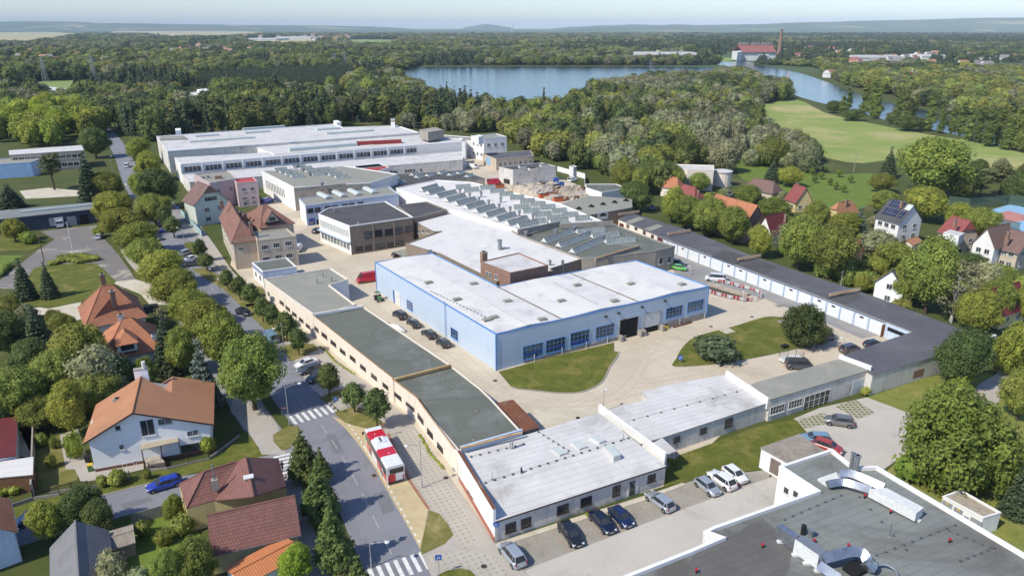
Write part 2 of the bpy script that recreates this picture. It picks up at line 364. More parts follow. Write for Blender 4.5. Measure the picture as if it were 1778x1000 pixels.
# ---------------------------------------------------------------- buildings
BLDS=[];GR_=random.Random(3);M['curtain']=mat('curtained_glass',S(128,132,132,.8),S(60,64,68,.8),1.6,.2,fine=0,spec=.6)
class Bld:
 """a building as one thing: walls, roof, windows and so on hang under its Empty"""
 def __init__(s,name,label,cat,foot,h,wall,roof=None,par=0.0,parw=.25,parm=None,z0=0.0,group=None,drop=.12,wmats=None,ang=None,rname='roof'):
  BLDS.append(s);f=ccw([Vector((q[0],q[1],0))for q in foot]);s.foot=f;s.h=h;s.wall=wall;s.wmats=wmats or{}
  c=sum(f,Vector())/len(f);s.off=Vector((c.x,c.y,z0));s.root=thing(name,label,cat,s.off,0,group);s.z0=z0
  s.wm=MB();s.gables=[];s.done=False;s.wcache={}
  e=f[1]-f[0];s.ang=atan2(e.y,e.x)if ang is None else ang
  if roof is not None:s.flat(roof,par,parw,parm,drop,rname)
 def k(s,name,mb,parent=None,**kw):return mb.build(name,parent or s.root,s.off,**kw)
 def edge(s,x,y,tol=None):
  """index of the wall whose middle foot is nearest to world point"""
  return min(range(len(s.foot)),key=lambda i:((s.foot[i]+s.foot[(i+1)%len(s.foot)])/2-Vector((x,y,0))).length)
 def walls(s,top=None):
  n=len(s.foot)
  for i in range(n):
   a,b=s.foot[i],s.foot[(i+1)%n];m=s.wmats.get(i,s.wall);z=s.h
   s.wm.face([Vector((a.x,a.y,s.z0-.3)),Vector((b.x,b.y,s.z0-.3)),Vector((b.x,b.y,z)),Vector((a.x,a.y,z))],m)
  for g,m in s.gables:s.wm.face(g,m)
  return s.k('wall',s.wm)
 def flat(s,m,par=0.0,parw=.25,parm=None,drop=.12,rname='roof'):
  r=MB(s.ang);inner=offset(s.foot,-(parw-.03)if par else 0.12)
  if par:r.face([Vector((q.x,q.y,s.h-drop))for q in inner],m)
  else:r.prism(inner,s.h,s.h+.16,MATS['concrete'],top=m)
  s.roof=s.k(rname,r);s.rz=s.h-drop if par else s.h+.16
  if par:
   o=offset(s.foot,.04);i=offset(s.foot,-parw);p=MB(s.ang);n=len(o);pm=parm or s.wall
   z=lambda q,h:Vector((q.x,q.y,h))
   for k in range(n):
    j=(k+1)%n
    p.face([z(o[k],s.h-.1),z(o[j],s.h-.1),z(o[j],s.h+par),z(o[k],s.h+par)],pm)
    p.face([z(o[k],s.h+par),z(o[j],s.h+par),z(i[j],s.h+par),z(i[k],s.h+par)],pm)
    p.face([z(i[j],s.h-.3),z(i[k],s.h-.3),z(i[k],s.h+par),z(i[j],s.h+par)],pm)
    p.face([z(o[j],s.h-.1),z(o[k],s.h-.1),z(s.foot[k],s.h-.1),z(s.foot[j],s.h-.1)],pm)
   s.k('parapet',p)
 def pitched(s,m,rise,along=0,ends=((0,1),(0,1)),ov=.4,th=.16,wallm=None,trim=None):
  """pitched roof on a rectangular foot, ridge parallel to edge `along`; each end (inset in metres, gable fraction): (0,1) gable, (3,0) hip"""
  f=s.foot[along:]+s.foot[:along];p0,p1,p2,p3=f
  u=(p1-p0).normalized();half=(p3-p0).length/2;v=(p3-p0).normalized();slope=rise/half
  ez=s.h-ov*slope;up=lambda q,z:Vector((q.x,q.y,z))
  A0,A1=p0-u*ov-v*ov,p1+u*ov-v*ov;B0,B1=p3-u*ov+v*ov,p2+u*ov+v*ov
  m0,m1=(p0+p3)/2-u*ov,(p1+p2)/2+u*ov;top=s.h+rise
  (i0,f0),(i1,f1)=ends;r0,r1=m0+u*(i0+(ov if f0<1 else 0))*1.0,m1-u*(i1+(ov if f1<1 else 0))
  lerp=lambda a,za,b,zb,t:up(a+(b-a)*t,za+(zb-za)*t)
  qa0,qb0=lerp(A0,ez,m0,top,f0),lerp(B0,ez,m0,top,f0);qa1,qb1=lerp(A1,ez,m1,top,f1),lerp(B1,ez,m1,top,f1)
  R0,R1=up(r0,top),up(r1,top);polys=[]
  def poly(*q):
   o=[]
   for x in q:
    if not o or(x-o[-1]).length>.01:o.append(x)
   if(o[0]-o[-1]).length<.01:o.pop()
   return o
  polys.append(poly(up(A0,ez),up(A1,ez),qa1,R1,R0,qa0));polys.append(poly(up(B1,ez),up(B0,ez),qb0,R0,R1,qb1))
  if f0<1:polys.append(poly(qb0,qa0,R0))
  if f1<1:polys.append(poly(qa1,qb1,R1))
  r=MB()
  for q in polys:slab(r,q,th,m,trim)
  s.roof=s.k('roof',r)
  rd=MB();rd.tube([R0,R1],.13,m,6)
  for fq,a,b,rr in((f0,qa0,qb0,R0),(f1,qa1,qb1,R1)):
   if fq<1:rd.tube([a,rr],.1,m,6);rd.tube([b,rr],.1,m,6)
  s.k('ridge_tiles',rd,s.roof)
  for a_,b_ in((A0,A1),(B1,B0)):
   gt_=MB();gt_.bar(up(a_,ez-.1),up(b_,ez-.1),.12,.12,M['steel']);s.k('gutter',gt_,s.roof)
  for(a,b,fr)in((p3,p0,f0),(p1,p2,f1)):
   if fr>0:
    mid=(a+b)/2;g=[up(a,s.h),up(b,s.h),up(b+(mid-b)*fr,s.h+rise*fr-.05),up(a+(mid-a)*fr,s.h+rise*fr-.05)]
    s.gables.append((poly(*g),wallm or s.wall))
  s.frame=(p0,u,v,half,slope)
  return s.roof
 def win(s,e,x1,y1,x2,y2,nx=2,ny=1,fm='frame',gm='glass',name='window',sill=True,fw=.07,ed=None,bb=False):
  """window between photo pixels (top left, bottom right) on wall e"""
  a,b=(s.foot[e],s.foot[(e+1)%len(s.foot)])if ed is None else ed
  if bb:y1,y2=y2,y1
  s1,z1=whit(a,b,x1,y1);s2,z2=whit(a,b,x2,y2)
  return s.winm(e,min(s1,s2),min(z1,z2),max(s1,s2),max(z1,z2),nx,ny,fm,gm,name,sill,fw,ed)
 def winm(s,e,s1,z1,s2,z2,nx=2,ny=1,fm='frame',gm='glass',name='window',sill=True,fw=.07,ed=None):
  a,b=(s.foot[e],s.foot[(e+1)%len(s.foot)])if ed is None else ed
  u=(b-a).normalized();n=Vector((u.y,-u.x,0));L=(b-a).length
  w,h=s2-s1,z2-z1;ctr=a+u*((s1+s2)/2);key=(round(w,1),round(h,1),nx,ny,fm,gm,name,sill)
  if gm=='glass' and GR_.random()<.34:gm='curtain'
  key+=(gm,);rz=atan2(u.y,u.x);loc=Vector((ctr.x,ctr.y,z1))-s.off
  if key in s.wcache:
   f0=s.wcache[key];f=f0.copy();COL.objects.link(f);f.location=loc;f.rotation_euler=(0,0,rz)
   for ch in list(f0.children):
    c=ch.copy();COL.objects.link(c);c.parent=f
   return f
  fr=MB()
  m=M[fm]
  for x in(-w/2+fw/2,w/2-fw/2):fr.box((x,-.02,h/2),(fw,.1,h),m)
  for z in(fw/2,h-fw/2):fr.box((0,-.02,z),(w-2*fw,.1,fw),m)
  for i in range(1,nx):fr.box((-w/2+w*i/nx,-.018,h/2),(fw*.8,.08,h-2*fw),m)
  for j in range(1,ny):fr.box((0,-.016,h*j/ny),(w-2*fw,.07,fw*.7),m)
  if sill:fr.box((0,-.06,-.05),(w+.16,.2,.07),m)
  f=fr.build(name,s.root);f.location=loc;f.rotation_euler=(0,0,rz)
  g=MB();g.box((0,-.012,h/2),(w-fw,.024,h-fw),M[gm]);g.build('pane',f)
  s.wcache[key]=f
  return f
 def row(s,e,n,w,z1,z2,s0=.6,s1=None,**kw):
  a,b=s.foot[e],s.foot[(e+1)%len(s.foot)];L=(b-a).length;s1=L-.6 if s1 is None else s1
  for i in range(n):
   c=s0+(s1-s0)*(i+.5)/n;s.winm(e,c-w/2,z1,c+w/2,z2,**kw)
 def hole(s,e,x1,y1,x2,y2,m,name='door',d=.08):
  a,b=s.foot[e],s.foot[(e+1)%len(s.foot)]
  s1,z1=whit(a,b,x1,y1);s2,z2=whit(a,b,x2,y2);s1,s2=sorted((s1,s2));z1,z2=sorted((z1,z2));z1=max(z1,s.z0)
  return s.panel(e,s1,z1,s2,z2,m,name,d)
 def panel(s,e,s1,z1,s2,z2,m,name='door',d=.08,frame=None):
  a,b=s.foot[e],s.foot[(e+1)%len(s.foot)];u=(b-a).normalized();n=Vector((u.y,-u.x,0));rz=atan2(u.y,u.x)
  q=MB();c=a+u*((s1+s2)/2)+n*(d/2-.02);q.box((c.x,c.y,(z1+z2)/2),(s2-s1,d,z2-z1),m,rz)
  if frame:
   for x in(s1-.06,s2+.06):
    k=a+u*x+n*(d/2);q.box((k.x,k.y,(z1+z2)/2),(.12,d+.06,z2-z1),frame,rz)
   k=a+u*((s1+s2)/2)+n*(d/2);q.box((k.x,k.y,z2+.06),(s2-s1+.24,d+.06,.12),frame,rz)
  return s.k(name,q)
 def chimney(s,x,y,w=.7,d=.55,h=1.4,m='brick',px=True,zt=None,base=None):
  """chimney whose foot shows at photo pixel x,y at height zt"""
  z=zt if zt is not None else s.h+1.0
  q=P(x,y,z)if px else Vector((x,y,z));c=MB();ang=s.ang
  c.box((q.x,q.y,z+h/2-.5),(w,d,h+1.0),M[m],ang);c.box((q.x,q.y,z+h+.05),(w+.16,d+.16,.12),M['concrete']if 'concrete' in M else M['conc'],ang)
  c.box((q.x,q.y,z+h+.2),(w*.5,d*.5,.2),M['dark'],ang)
  return s.k('chimney',c,s.roof)
 def on_roof(s,x,y):
  """world point on the (flat) roof seen at the photo pixel"""
  return P(x,y,s.rz)
def slab(r,q,th,m,trim=None):
 """a roof plane given by its upper outline, th thick"""
 n=(q[1]-q[0]).cross(q[2]-q[0]).normalized()
 if n.z<0:q=q[::-1]
 b=[v-Vector((0,0,th))for v in q];r.face(q,m);r.face(b[::-1],trim or m)
 for i in range(len(q)):
  j=(i+1)%len(q);r.face([b[i],b[j],q[j],q[i]],trim or m)
  # ---------------------------------------------------------------- trees
def leafmat(name,c1,c2,var=.35,trans=.34):
 m=bpy.data.materials.new(name);m.use_nodes=True;nt=m.node_tree;N=nt.nodes;L=nt.links
 bs=N['Principled BSDF'];bs.inputs['Roughness'].default_value=.65;bs.inputs['Specular IOR Level'].default_value=.25
 oi=N.new('ShaderNodeObjectInfo');geo=N.new('ShaderNodeNewGeometry')
 tc=N.new('ShaderNodeTexCoord')
 a=_ramp(nt,_noise(nt,tc.outputs['Object'],.55,3,.6),.35,.65)
 col=_mix(nt,c1,c2,a)
 hs=N.new('ShaderNodeHueSaturation');L.new(col,hs.inputs['Color'])
 mr=N.new('ShaderNodeMapRange');mr.inputs[3].default_value=.484-.018*(var>.34);mr.inputs[4].default_value=.515;L.new(oi.outputs['Random'],mr.inputs[0]);L.new(mr.outputs[0],hs.inputs['Hue'])
 mv=N.new('ShaderNodeMapRange');mv.inputs[3].default_value=1-var*.6;mv.inputs[4].default_value=1+var
 mm=N.new('ShaderNodeMath');mm.operation='MULTIPLY';mm.inputs[1].default_value=7.31;L.new(oi.outputs['Random'],mm.inputs[0])
 fr=N.new('ShaderNodeMath');fr.operation='FRACT';L.new(mm.outputs[0],fr.inputs[0]);L.new(fr.outputs[0],mv.inputs[0]);L.new(mv.outputs[0],hs.inputs['Value'])
 rp=N.new('ShaderNodeMapRange');rp.inputs[3].default_value=.72;rp.inputs[4].default_value=1.28;L.new(geo.outputs['Random Per Island'],rp.inputs[0])
 g=N.new('ShaderNodeCombineColor');[L.new(rp.outputs[0],g.inputs[i])for i in range(3)]
 col=_mix(nt,hs.outputs[0],g.outputs[0],1.0,'MULTIPLY')
 col=_mix(nt,col,oi.outputs['Color'],1.0,'MULTIPLY')
 L.new(col,bs.inputs['Base Color'])
 tr=N.new('ShaderNodeBsdfTranslucent');L.new(col,tr.inputs['Color']);ms=N.new('ShaderNodeMixShader');ms.inputs[0].default_value=trans
 L.new(bs.outputs[0],ms.inputs[1]);L.new(tr.outputs[0],ms.inputs[2]);L.new(ms.outputs[0],N['Material Output'].inputs['Surface'])
 return m
LF={'flight':leafmat('far_light_leaf',(.29,.31,.075),(.2,.235,.055),.35),'fmid':leafmat('far_leaf',(.18,.21,.058),(.12,.155,.042),.38),'fwillow':leafmat('far_grey_leaf',(.25,.255,.15),(.18,.19,.1),.4),'fneedle':leafmat('far_needles',(.09,.118,.06),(.064,.09,.046),.3,.15),'fdark':leafmat('far_dark_leaf',(.095,.125,.045),(.066,.092,.035),.3),'mid':leafmat('broad_leaf',(.245,.28,.058),(.165,.21,.042)),'lime':leafmat('yellow_green_leaf',(.315,.325,.056),(.22,.25,.042),.3),'dark':leafmat('dark_leaf',(.14,.175,.05),(.096,.13,.036),.25),'needle':leafmat('needles',(.08,.105,.05),(.056,.082,.04),.3,.12),'blue':leafmat('blue_needles',(.135,.165,.13),(.098,.13,.1),.2,.1),'willow':leafmat('grey_green_leaf',(.28,.285,.15),(.2,.22,.105),.38),'fresh':leafmat('fresh_leaf',(.25,.31,.045),(.185,.25,.036),.2),'poplar':leafmat('poplar_leaf',(.19,.22,.055),(.13,.17,.04),.25),'pine':leafmat('pine_needles',(.135,.15,.056),(.09,.112,.042),.35,.15),}
_ICO=None
def ico():
 global _ICO
 if _ICO is None:
  import bmesh
  b=bmesh.new();bmesh.ops.create_icosphere(b,subdivisions=1,radius=1.0);b.verts.ensure_lookup_table()
  _ICO=([v.co.copy()for v in b.verts],[[v.index for v in f.verts]for f in b.faces]);b.free()
 return _ICO
def crown_mesh(name,clumps,per,ls,m,seed,core=.8,flat=1.0,droop=0.0):
 """clumps: (centre, radius) balls; each gets a lumpy core and a coat of leaf sprays, so that the outline is ragged"""
 r=random.Random(seed);V,Fc=[],[];iv,jf=ico()
 for c,rad in clumps:
  c=Vector(c);k=len(V)
  for v in iv:V.append(c+Vector((v.x,v.y,v.z*flat))*rad*core*r.uniform(.8,1.1))
  Fc+=[[a+k for a in f]for f in jf]
  for _ in range(int(per*(rad/1.6)**1.5)if per<400 else per):
   d=Vector((r.gauss(0,1),r.gauss(0,1),r.gauss(0,1)+.25)).normalized();q=c+Vector((d.x,d.y,d.z*flat))*rad*r.uniform(.72,1.14)+Vector((0,0,-droop*r.random()*rad))
   n=(d+Vector((r.uniform(-1,1),r.uniform(-1,1),r.uniform(-.4,1.2)))*.75).normalized();t=n.orthogonal().normalized();t.rotate(Matrix.Rotation(r.uniform(0,6.3),3,n));w=n.cross(t)
   s=ls*r.uniform(.55,1.25);k=len(V);e=s*r.uniform(.45,.8)
   V+=[q+t*s,q+w*e+n*s*.15,q-t*s*.9,q-w*e+n*s*.15];Fc.append([k,k+1,k+2,k+3])
 me=bpy.data.meshes.new(name);me.from_pydata(V,[],Fc);me.materials.append(m)
 me.update();return me
def trunk_mesh(name,h,r0,limbs,m,seed,lean=0.0):
 r=random.Random(seed);b=MB()
 p=[Vector((0,0,-.3))];
 for i in range(1,6):p.append(Vector((r.uniform(-.12,.12)*i*.6,r.uniform(-.12,.12)*i*.6,h*i/5)))
 b.tube(p,[r0*1.25,r0,r0*.85,r0*.7,r0*.5,r0*.25],m,7)
 for q in limbs:
  q=Vector(q);z=min(max(q.z*.45,h*.25),h*.75);s=Vector((0,0,z));b.tube([s,s.lerp(q,.5)+Vector((0,0,-.08*(q-s).length)),q],[r0*.45,r0*.3,r0*.1],m,5)
 o=b.build(name);me=o.data;bpy.data.objects.remove(o);return me
def clumps_round(seed,w,h,z0,n,rs=(.22,.32),top=1.0,inner=True):
 """balls over an egg of width w between z0 and h"""
 r=random.Random(seed);out=[];hh=(h-z0)/2;lx=r.uniform(-.07,.07)*w
 if inner:out+=[((0,0,z0+hh*.95),w*.3),((0,0,z0+hh*1.35),w*.22)]
 for i in range(n):
  t=(i+.5)/n;z=1-2*t;a=i*2.39996+r.uniform(-.4,.4);rr=sqrt(max(0,1-z*z));k=r.uniform(.62,.98);q=w*r.uniform(*rs)
  taper=1.0-(1-top)*max(0,z)
  k*=1+.4*noise.noise(Vector((cos(a)*1.3,sin(a)*1.3,z*1.5+seed*3.7)))
  out.append(((cos(a)*rr*(w/2-q*.8)*k*1.1*taper+lx*(z+.6),sin(a)*rr*(w/2-q*.8)*k*1.1*taper,z0+hh+z*(hh-q*.75)*(.9+.1*k)),q))
 return out
def clumps_cone(seed,w,h,z0,tiers,rs=.16):
 r=random.Random(seed);out=[]
 for i in range(tiers):
  t=i/(tiers-1);z=z0+(h-z0)*(t*.95+.03);R=w/2*(1-t)**.85;q=max(w*rs*(1-t*.65),w*.085);n=max(1,int(2*pi*max(R-q*.6,0)/(q*1.5)))
  for k in range(n):
   a=2*pi*(k+r.random()*.5)/n+i;d=max(R-q*.7,0)*r.uniform(.85,1.1);out.append(((cos(a)*d,sin(a)*d,z-d*.12+r.uniform(-.1,.1)),q*r.uniform(.85,1.15)))
  if R>q*1.5:out.append(((0,0,z),R*.55))
 return out
PROTO={}
def proto(kind,crown,trunk,w,h,bark='bark'):PROTO.setdefault(kind,[]).append((crown,trunk,w,h))
def make_protos():
 for s in range(3):
  c=clumps_round(s,9.0,11.0,1.9,52,(.09,.24));proto('big',crown_mesh('crown',c,300,.21,LF['mid'],s),trunk_mesh('trunk',7.5,.3,[x[0]for x in c[2:9]],M['bark'],s),9.0,11.0)
 for s in range(2):
  c=clumps_round(20+s,9.0,11.0,1.9,52,(.09,.24));proto('lime',crown_mesh('crown',c,300,.21,LF['lime'],s),trunk_mesh('trunk',7.5,.3,[x[0]for x in c[2:9]],M['bark'],s),9.0,11.0)
 for s in range(2):
  c=clumps_round(30+s,9.0,11.0,1.6,52,(.09,.24));proto('dark',crown_mesh('crown',c,300,.21,LF['dark'],s),trunk_mesh('trunk',7.5,.3,[x[0]for x in c[2:9]],M['bark'],s),9.0,11.0)
 for s in range(3):
  c=clumps_round(40+s,3.6,6.6,1.6,26,(.13,.28),.4);proto('egg',crown_mesh('crown',c,210,.2,LF['dark'],s+5),trunk_mesh('trunk',5,.12,[x[0]for x in c[3:7]],M['bark'],s),3.6,6.6)
 for s in range(2):
  c=clumps_cone(50+s,5.2,9.5,1.8,8,.2);proto('horn',crown_mesh('crown',c,130,.26,LF['dark'],s+9,.75),trunk_mesh('trunk',8,.16,[],M['bark'],s),5.2,9.5)
 for s in range(2):
  c=clumps_cone(60+s,6.0,13.0,.8,13,.13);proto('spruce',crown_mesh('crown',c,120,.3,LF['needle'],s+2,.7,.65,.5),trunk_mesh('trunk',12,.2,[],M['bark'],s),6.0,13.0)
 c=clumps_cone(66,6.0,11.0,.8,11,.14);proto('bluespruce',crown_mesh('crown',c,130,.28,LF['blue'],4,.7,.65,.5),trunk_mesh('trunk',10,.2,[],M['bark'],4),6.0,11.0)
 for s in range(2):
  c=clumps_round(70+s,6.5,16.0,6.5,14,(.16,.26));proto('pine',crown_mesh('crown',c,110,.34,LF['pine'],s,.7,.6),trunk_mesh('trunk',14,.22,[x[0]for x in c[2:9]],M['bark'],s),6.5,16.0)
 for s in range(2):
  r=random.Random(s);c=[((r.uniform(-.7,.7),r.uniform(-.7,.7),1.8+i*.95),1.55*(1.05-(i/18)**2*.75)*r.uniform(.85,1.15))for i in range(18)]
  proto('poplar',crown_mesh('crown',c,90,.32,LF['poplar'],s,.8),trunk_mesh('trunk',15,.25,[],M['bark'],s),4.2,20.0)
 for s in range(3):
  c=clumps_round(80+s,10.5,11.0,.8,24,(.18,.3));proto('willow',crown_mesh('crown',c,95,.36,LF['willow'],s,.8,1,.4),trunk_mesh('trunk',7,.3,[x[0]for x in c[2:8]],M['bark'],s),10.5,11.0)
 c=clumps_round(90,6.5,13.5,2.4,17,(.13,.21),.6,False);proto('birch',crown_mesh('crown',c,80,.26,LF['willow'],3,.45,1,.7),trunk_mesh('trunk',12.5,.2,[x[0]for x in c[0:14]],M['birchbark'],8),6.5,13.5)
 for s in range(2):
  c=clumps_round(150+s,9.0,9.0,.2,95,(.06,.15),1.0);proto('feather',crown_mesh('crown',c,260,.2,LF['lime'],s,.6,1.3),trunk_mesh('trunk',7,.2,[x[0]for x in c[2:20]],M['bark'],s),9.0,9.0)
 for s in range(2):
  c=clumps_round(95+s,3.0,2.0,.0,12,(.22,.34));proto('bush',crown_mesh('crown',c,150,.17,LF['mid'],s,.85),trunk_mesh('stem',1.2,.06,[x[0]for x in c[2:6]],M['bark'],s),3.0,2.0)
 c=clumps_round(98,3.0,2.0,.0,12,(.22,.34));proto('brightbush',crown_mesh('crown',c,150,.17,LF['fresh'],7,.85),trunk_mesh('stem',1.2,.06,[x[0]for x in c[2:6]],M['bark'],7),3.0,2.0)
 c=clumps_round(99,3.0,2.2,.0,14,(.2,.3));proto('juniper',crown_mesh('crown',c,170,.2,LF['needle'],8,.8),trunk_mesh('stem',1.2,.08,[x[0]for x in c[2:6]],M['bark'],8),3.0,2.2)
 # far off trees: fewer, larger sprays
 for s in range(3):
  c=clumps_round(110+s,9.5,12.0,.3,15,(.22,.33));proto('farmid',crown_mesh('crown',c,34,.62,LF['fmid'],s,.88),trunk_mesh('trunk',6,.3,[],M['bark'],s),9.5,12.0)
 for s in range(2):
  c=clumps_round(120+s,9.5,11.0,.3,15,(.22,.33));proto('farwillow',crown_mesh('crown',c,34,.62,LF['fwillow'],s,.88),trunk_mesh('trunk',6,.3,[],M['bark'],s),9.5,11.0)
 for s in range(2):
  c=clumps_cone(130+s,6.0,15.0,.5,12,.2);proto('farpine',crown_mesh('crown',c,30,.6,LF['fneedle'],s,.85),trunk_mesh('trunk',12,.22,[],M['bark'],s),6.0,15.0)
 for s in range(2):
  c=clumps_round(160+s,9.5,12.0,.3,19,(.16,.31));proto('farlight',crown_mesh('crown',c,34,.62,LF['flight'],s,.88),trunk_mesh('trunk',6,.3,[],M['bark'],s),9.5,12.0)
 c=clumps_round(140,9.5,12.0,.3,15,(.22,.33));proto('fardark',crown_mesh('crown',c,34,.62,LF['fdark'],9,.88),trunk_mesh('trunk',6,.3,[],M['bark'],9),9.5,12.0)
make_protos()
NT=[0]
NAMES={'feather':'shrub_tree','big':'broadleaf_tree','lime':'lime_tree','dark':'broadleaf_tree','egg':'young_street_tree','horn':'hornbeam_tree','spruce':'spruce_tree','bluespruce':'blue_spruce','pine':'pine_tree','poplar':'poplar_tree','willow':'willow_tree','birch':'birch_tree','bush':'bush','brightbush':'bush','juniper':'juniper_bush','farmid':'woodland_tree','farlight':'woodland_tree','farwillow':'riverside_tree','farpine':'pine_tree','fardark':'woodland_tree'}
CATS={'bush':'bush','brightbush':'bush','juniper':'bush'}
def tree_at(kind,base,w,h,label,group=None,tone=None,var=None,rz=None):
 """one tree: an Empty at its foot, a crown and a trunk of its own"""
 NT[0]+=1;r=random.Random(NT[0]*7+3);pr=PROTO[kind];cm,tm,w0,h0=pr[(NT[0]if var is None else var)%len(pr)]
 o=thing(NAMES[kind],label,CATS.get(kind,'tree'),base,r.uniform(0,6.28)if rz is None else rz,group);o.scale=(w/w0*r.uniform(.93,1.07),w/w0*r.uniform(.82,1.12),h/h0)
 c=bpy.data.objects.new('crown',cm);COL.objects.link(c);c.parent=o
 t=bpy.data.objects.new('stem' if 'bush' in NAMES[kind]else 'trunk',tm);COL.objects.link(t);t.parent=o
 if tone:c.color=(*tone,1)
 return o
def tree(kind,x,yt,yb,wpx,label,group=None,tone=None,var=None):
 """tree whose foot is at photo pixel (x, yb), whose tip shows at row yt and which is wpx wide there"""
 b=P(x,yb);h=max(_hat(b,yt),.4);return tree_at(kind,b,wpx*(b.y*cos(PITCH)+(H-h/2)*sin(PITCH))/F,h,label,group,tone,var)
 # ---------------------------------------------------------------- vehicles
CARP={}
def carpaint(n,c,rough=.28,metal=.0):CARP[n]=paint('car_'+n,S(*c,.85),rough,metal,1.0);return CARP[n]
for n_,c_ in dict(silver=(182,188,196),black=(30,32,36),navy=(26,34,62),blue=(34,62,170),midblue=(34,50,92),white=(238,238,238),grey=(132,130,128),red=(196,30,46),rust=(170,58,44),green=(96,190,60),steelblue=(120,152,176),darkgrey=(74,74,78),lightgrey=(198,202,206)).items():carpaint(n_,c_,.28,.35 if n_ in('silver','grey','navy','midblue')else 0)
M['lampglass']=mat('head_lamp',S(215,220,225,.85),None,2.0,.15,fine=0,spec=.6)
M['tail']=mat('tail_lamp',S(170,24,30,.8),None,2.0,.25,fine=0)
M['plate']=mat('number_plate',S(225,225,220,.85),None,2.0,.6,fine=0)
M['rim']=mat('alloy_rim',S(150,152,156,.85),None,2.0,.35,.6,fine=0)
# body outlines: length, width, height, bonnet and boot (x from the middle, height), roof run
CARS={'hatch':dict(L=4.1,W=1.74,hood=(1.05,.98,.8),roof=(.45,-1.3),tail=(-1.85,1.0),top=1.48,belt=.95),'wagon':dict(L=4.65,W=1.8,hood=(1.1,.98,.78),roof=(.4,-1.75),tail=(-2.2,1.0),top=1.48,belt=.95),'sedan':dict(L=4.55,W=1.78,hood=(1.1,.96,.76),roof=(.35,-.95),tail=(-1.5,1.02),top=1.42,belt=.94),'suv':dict(L=4.55,W=1.88,hood=(1.15,1.12,.95),roof=(.5,-1.65),tail=(-2.12,1.12),top=1.68,belt=1.08),'mpv':dict(L=4.6,W=1.84,hood=(1.45,1.06,.85),roof=(.6,-1.8),tail=(-2.18,1.1),top=1.7,belt=1.04),'van':dict(L=5.2,W=1.95,hood=(1.95,1.2,.95),roof=(1.25,-2.35),tail=(-2.52,1.15),top=2.0,belt=1.15),'bigvan':dict(L=5.9,W=2.05,hood=(2.35,1.3,1.0),roof=(1.6,-2.75),tail=(-2.9,1.2),top=2.55,belt=1.35),}
def wheel(root,x,y,r=.32,w=.2):
 t=MB();t.tube([(0,-w/2,0),(0,w/2,0)],r,M['rubber'],14);o=t.build('wheel',root);o.location=(x,y,r)
 q=MB();s=1 if y>0 else-1;q.tube([(0,s*(w/2-.02),0),(0,s*(w/2+.012),0)],r*.62,M['rim'],10);q.build('rim',o);return o
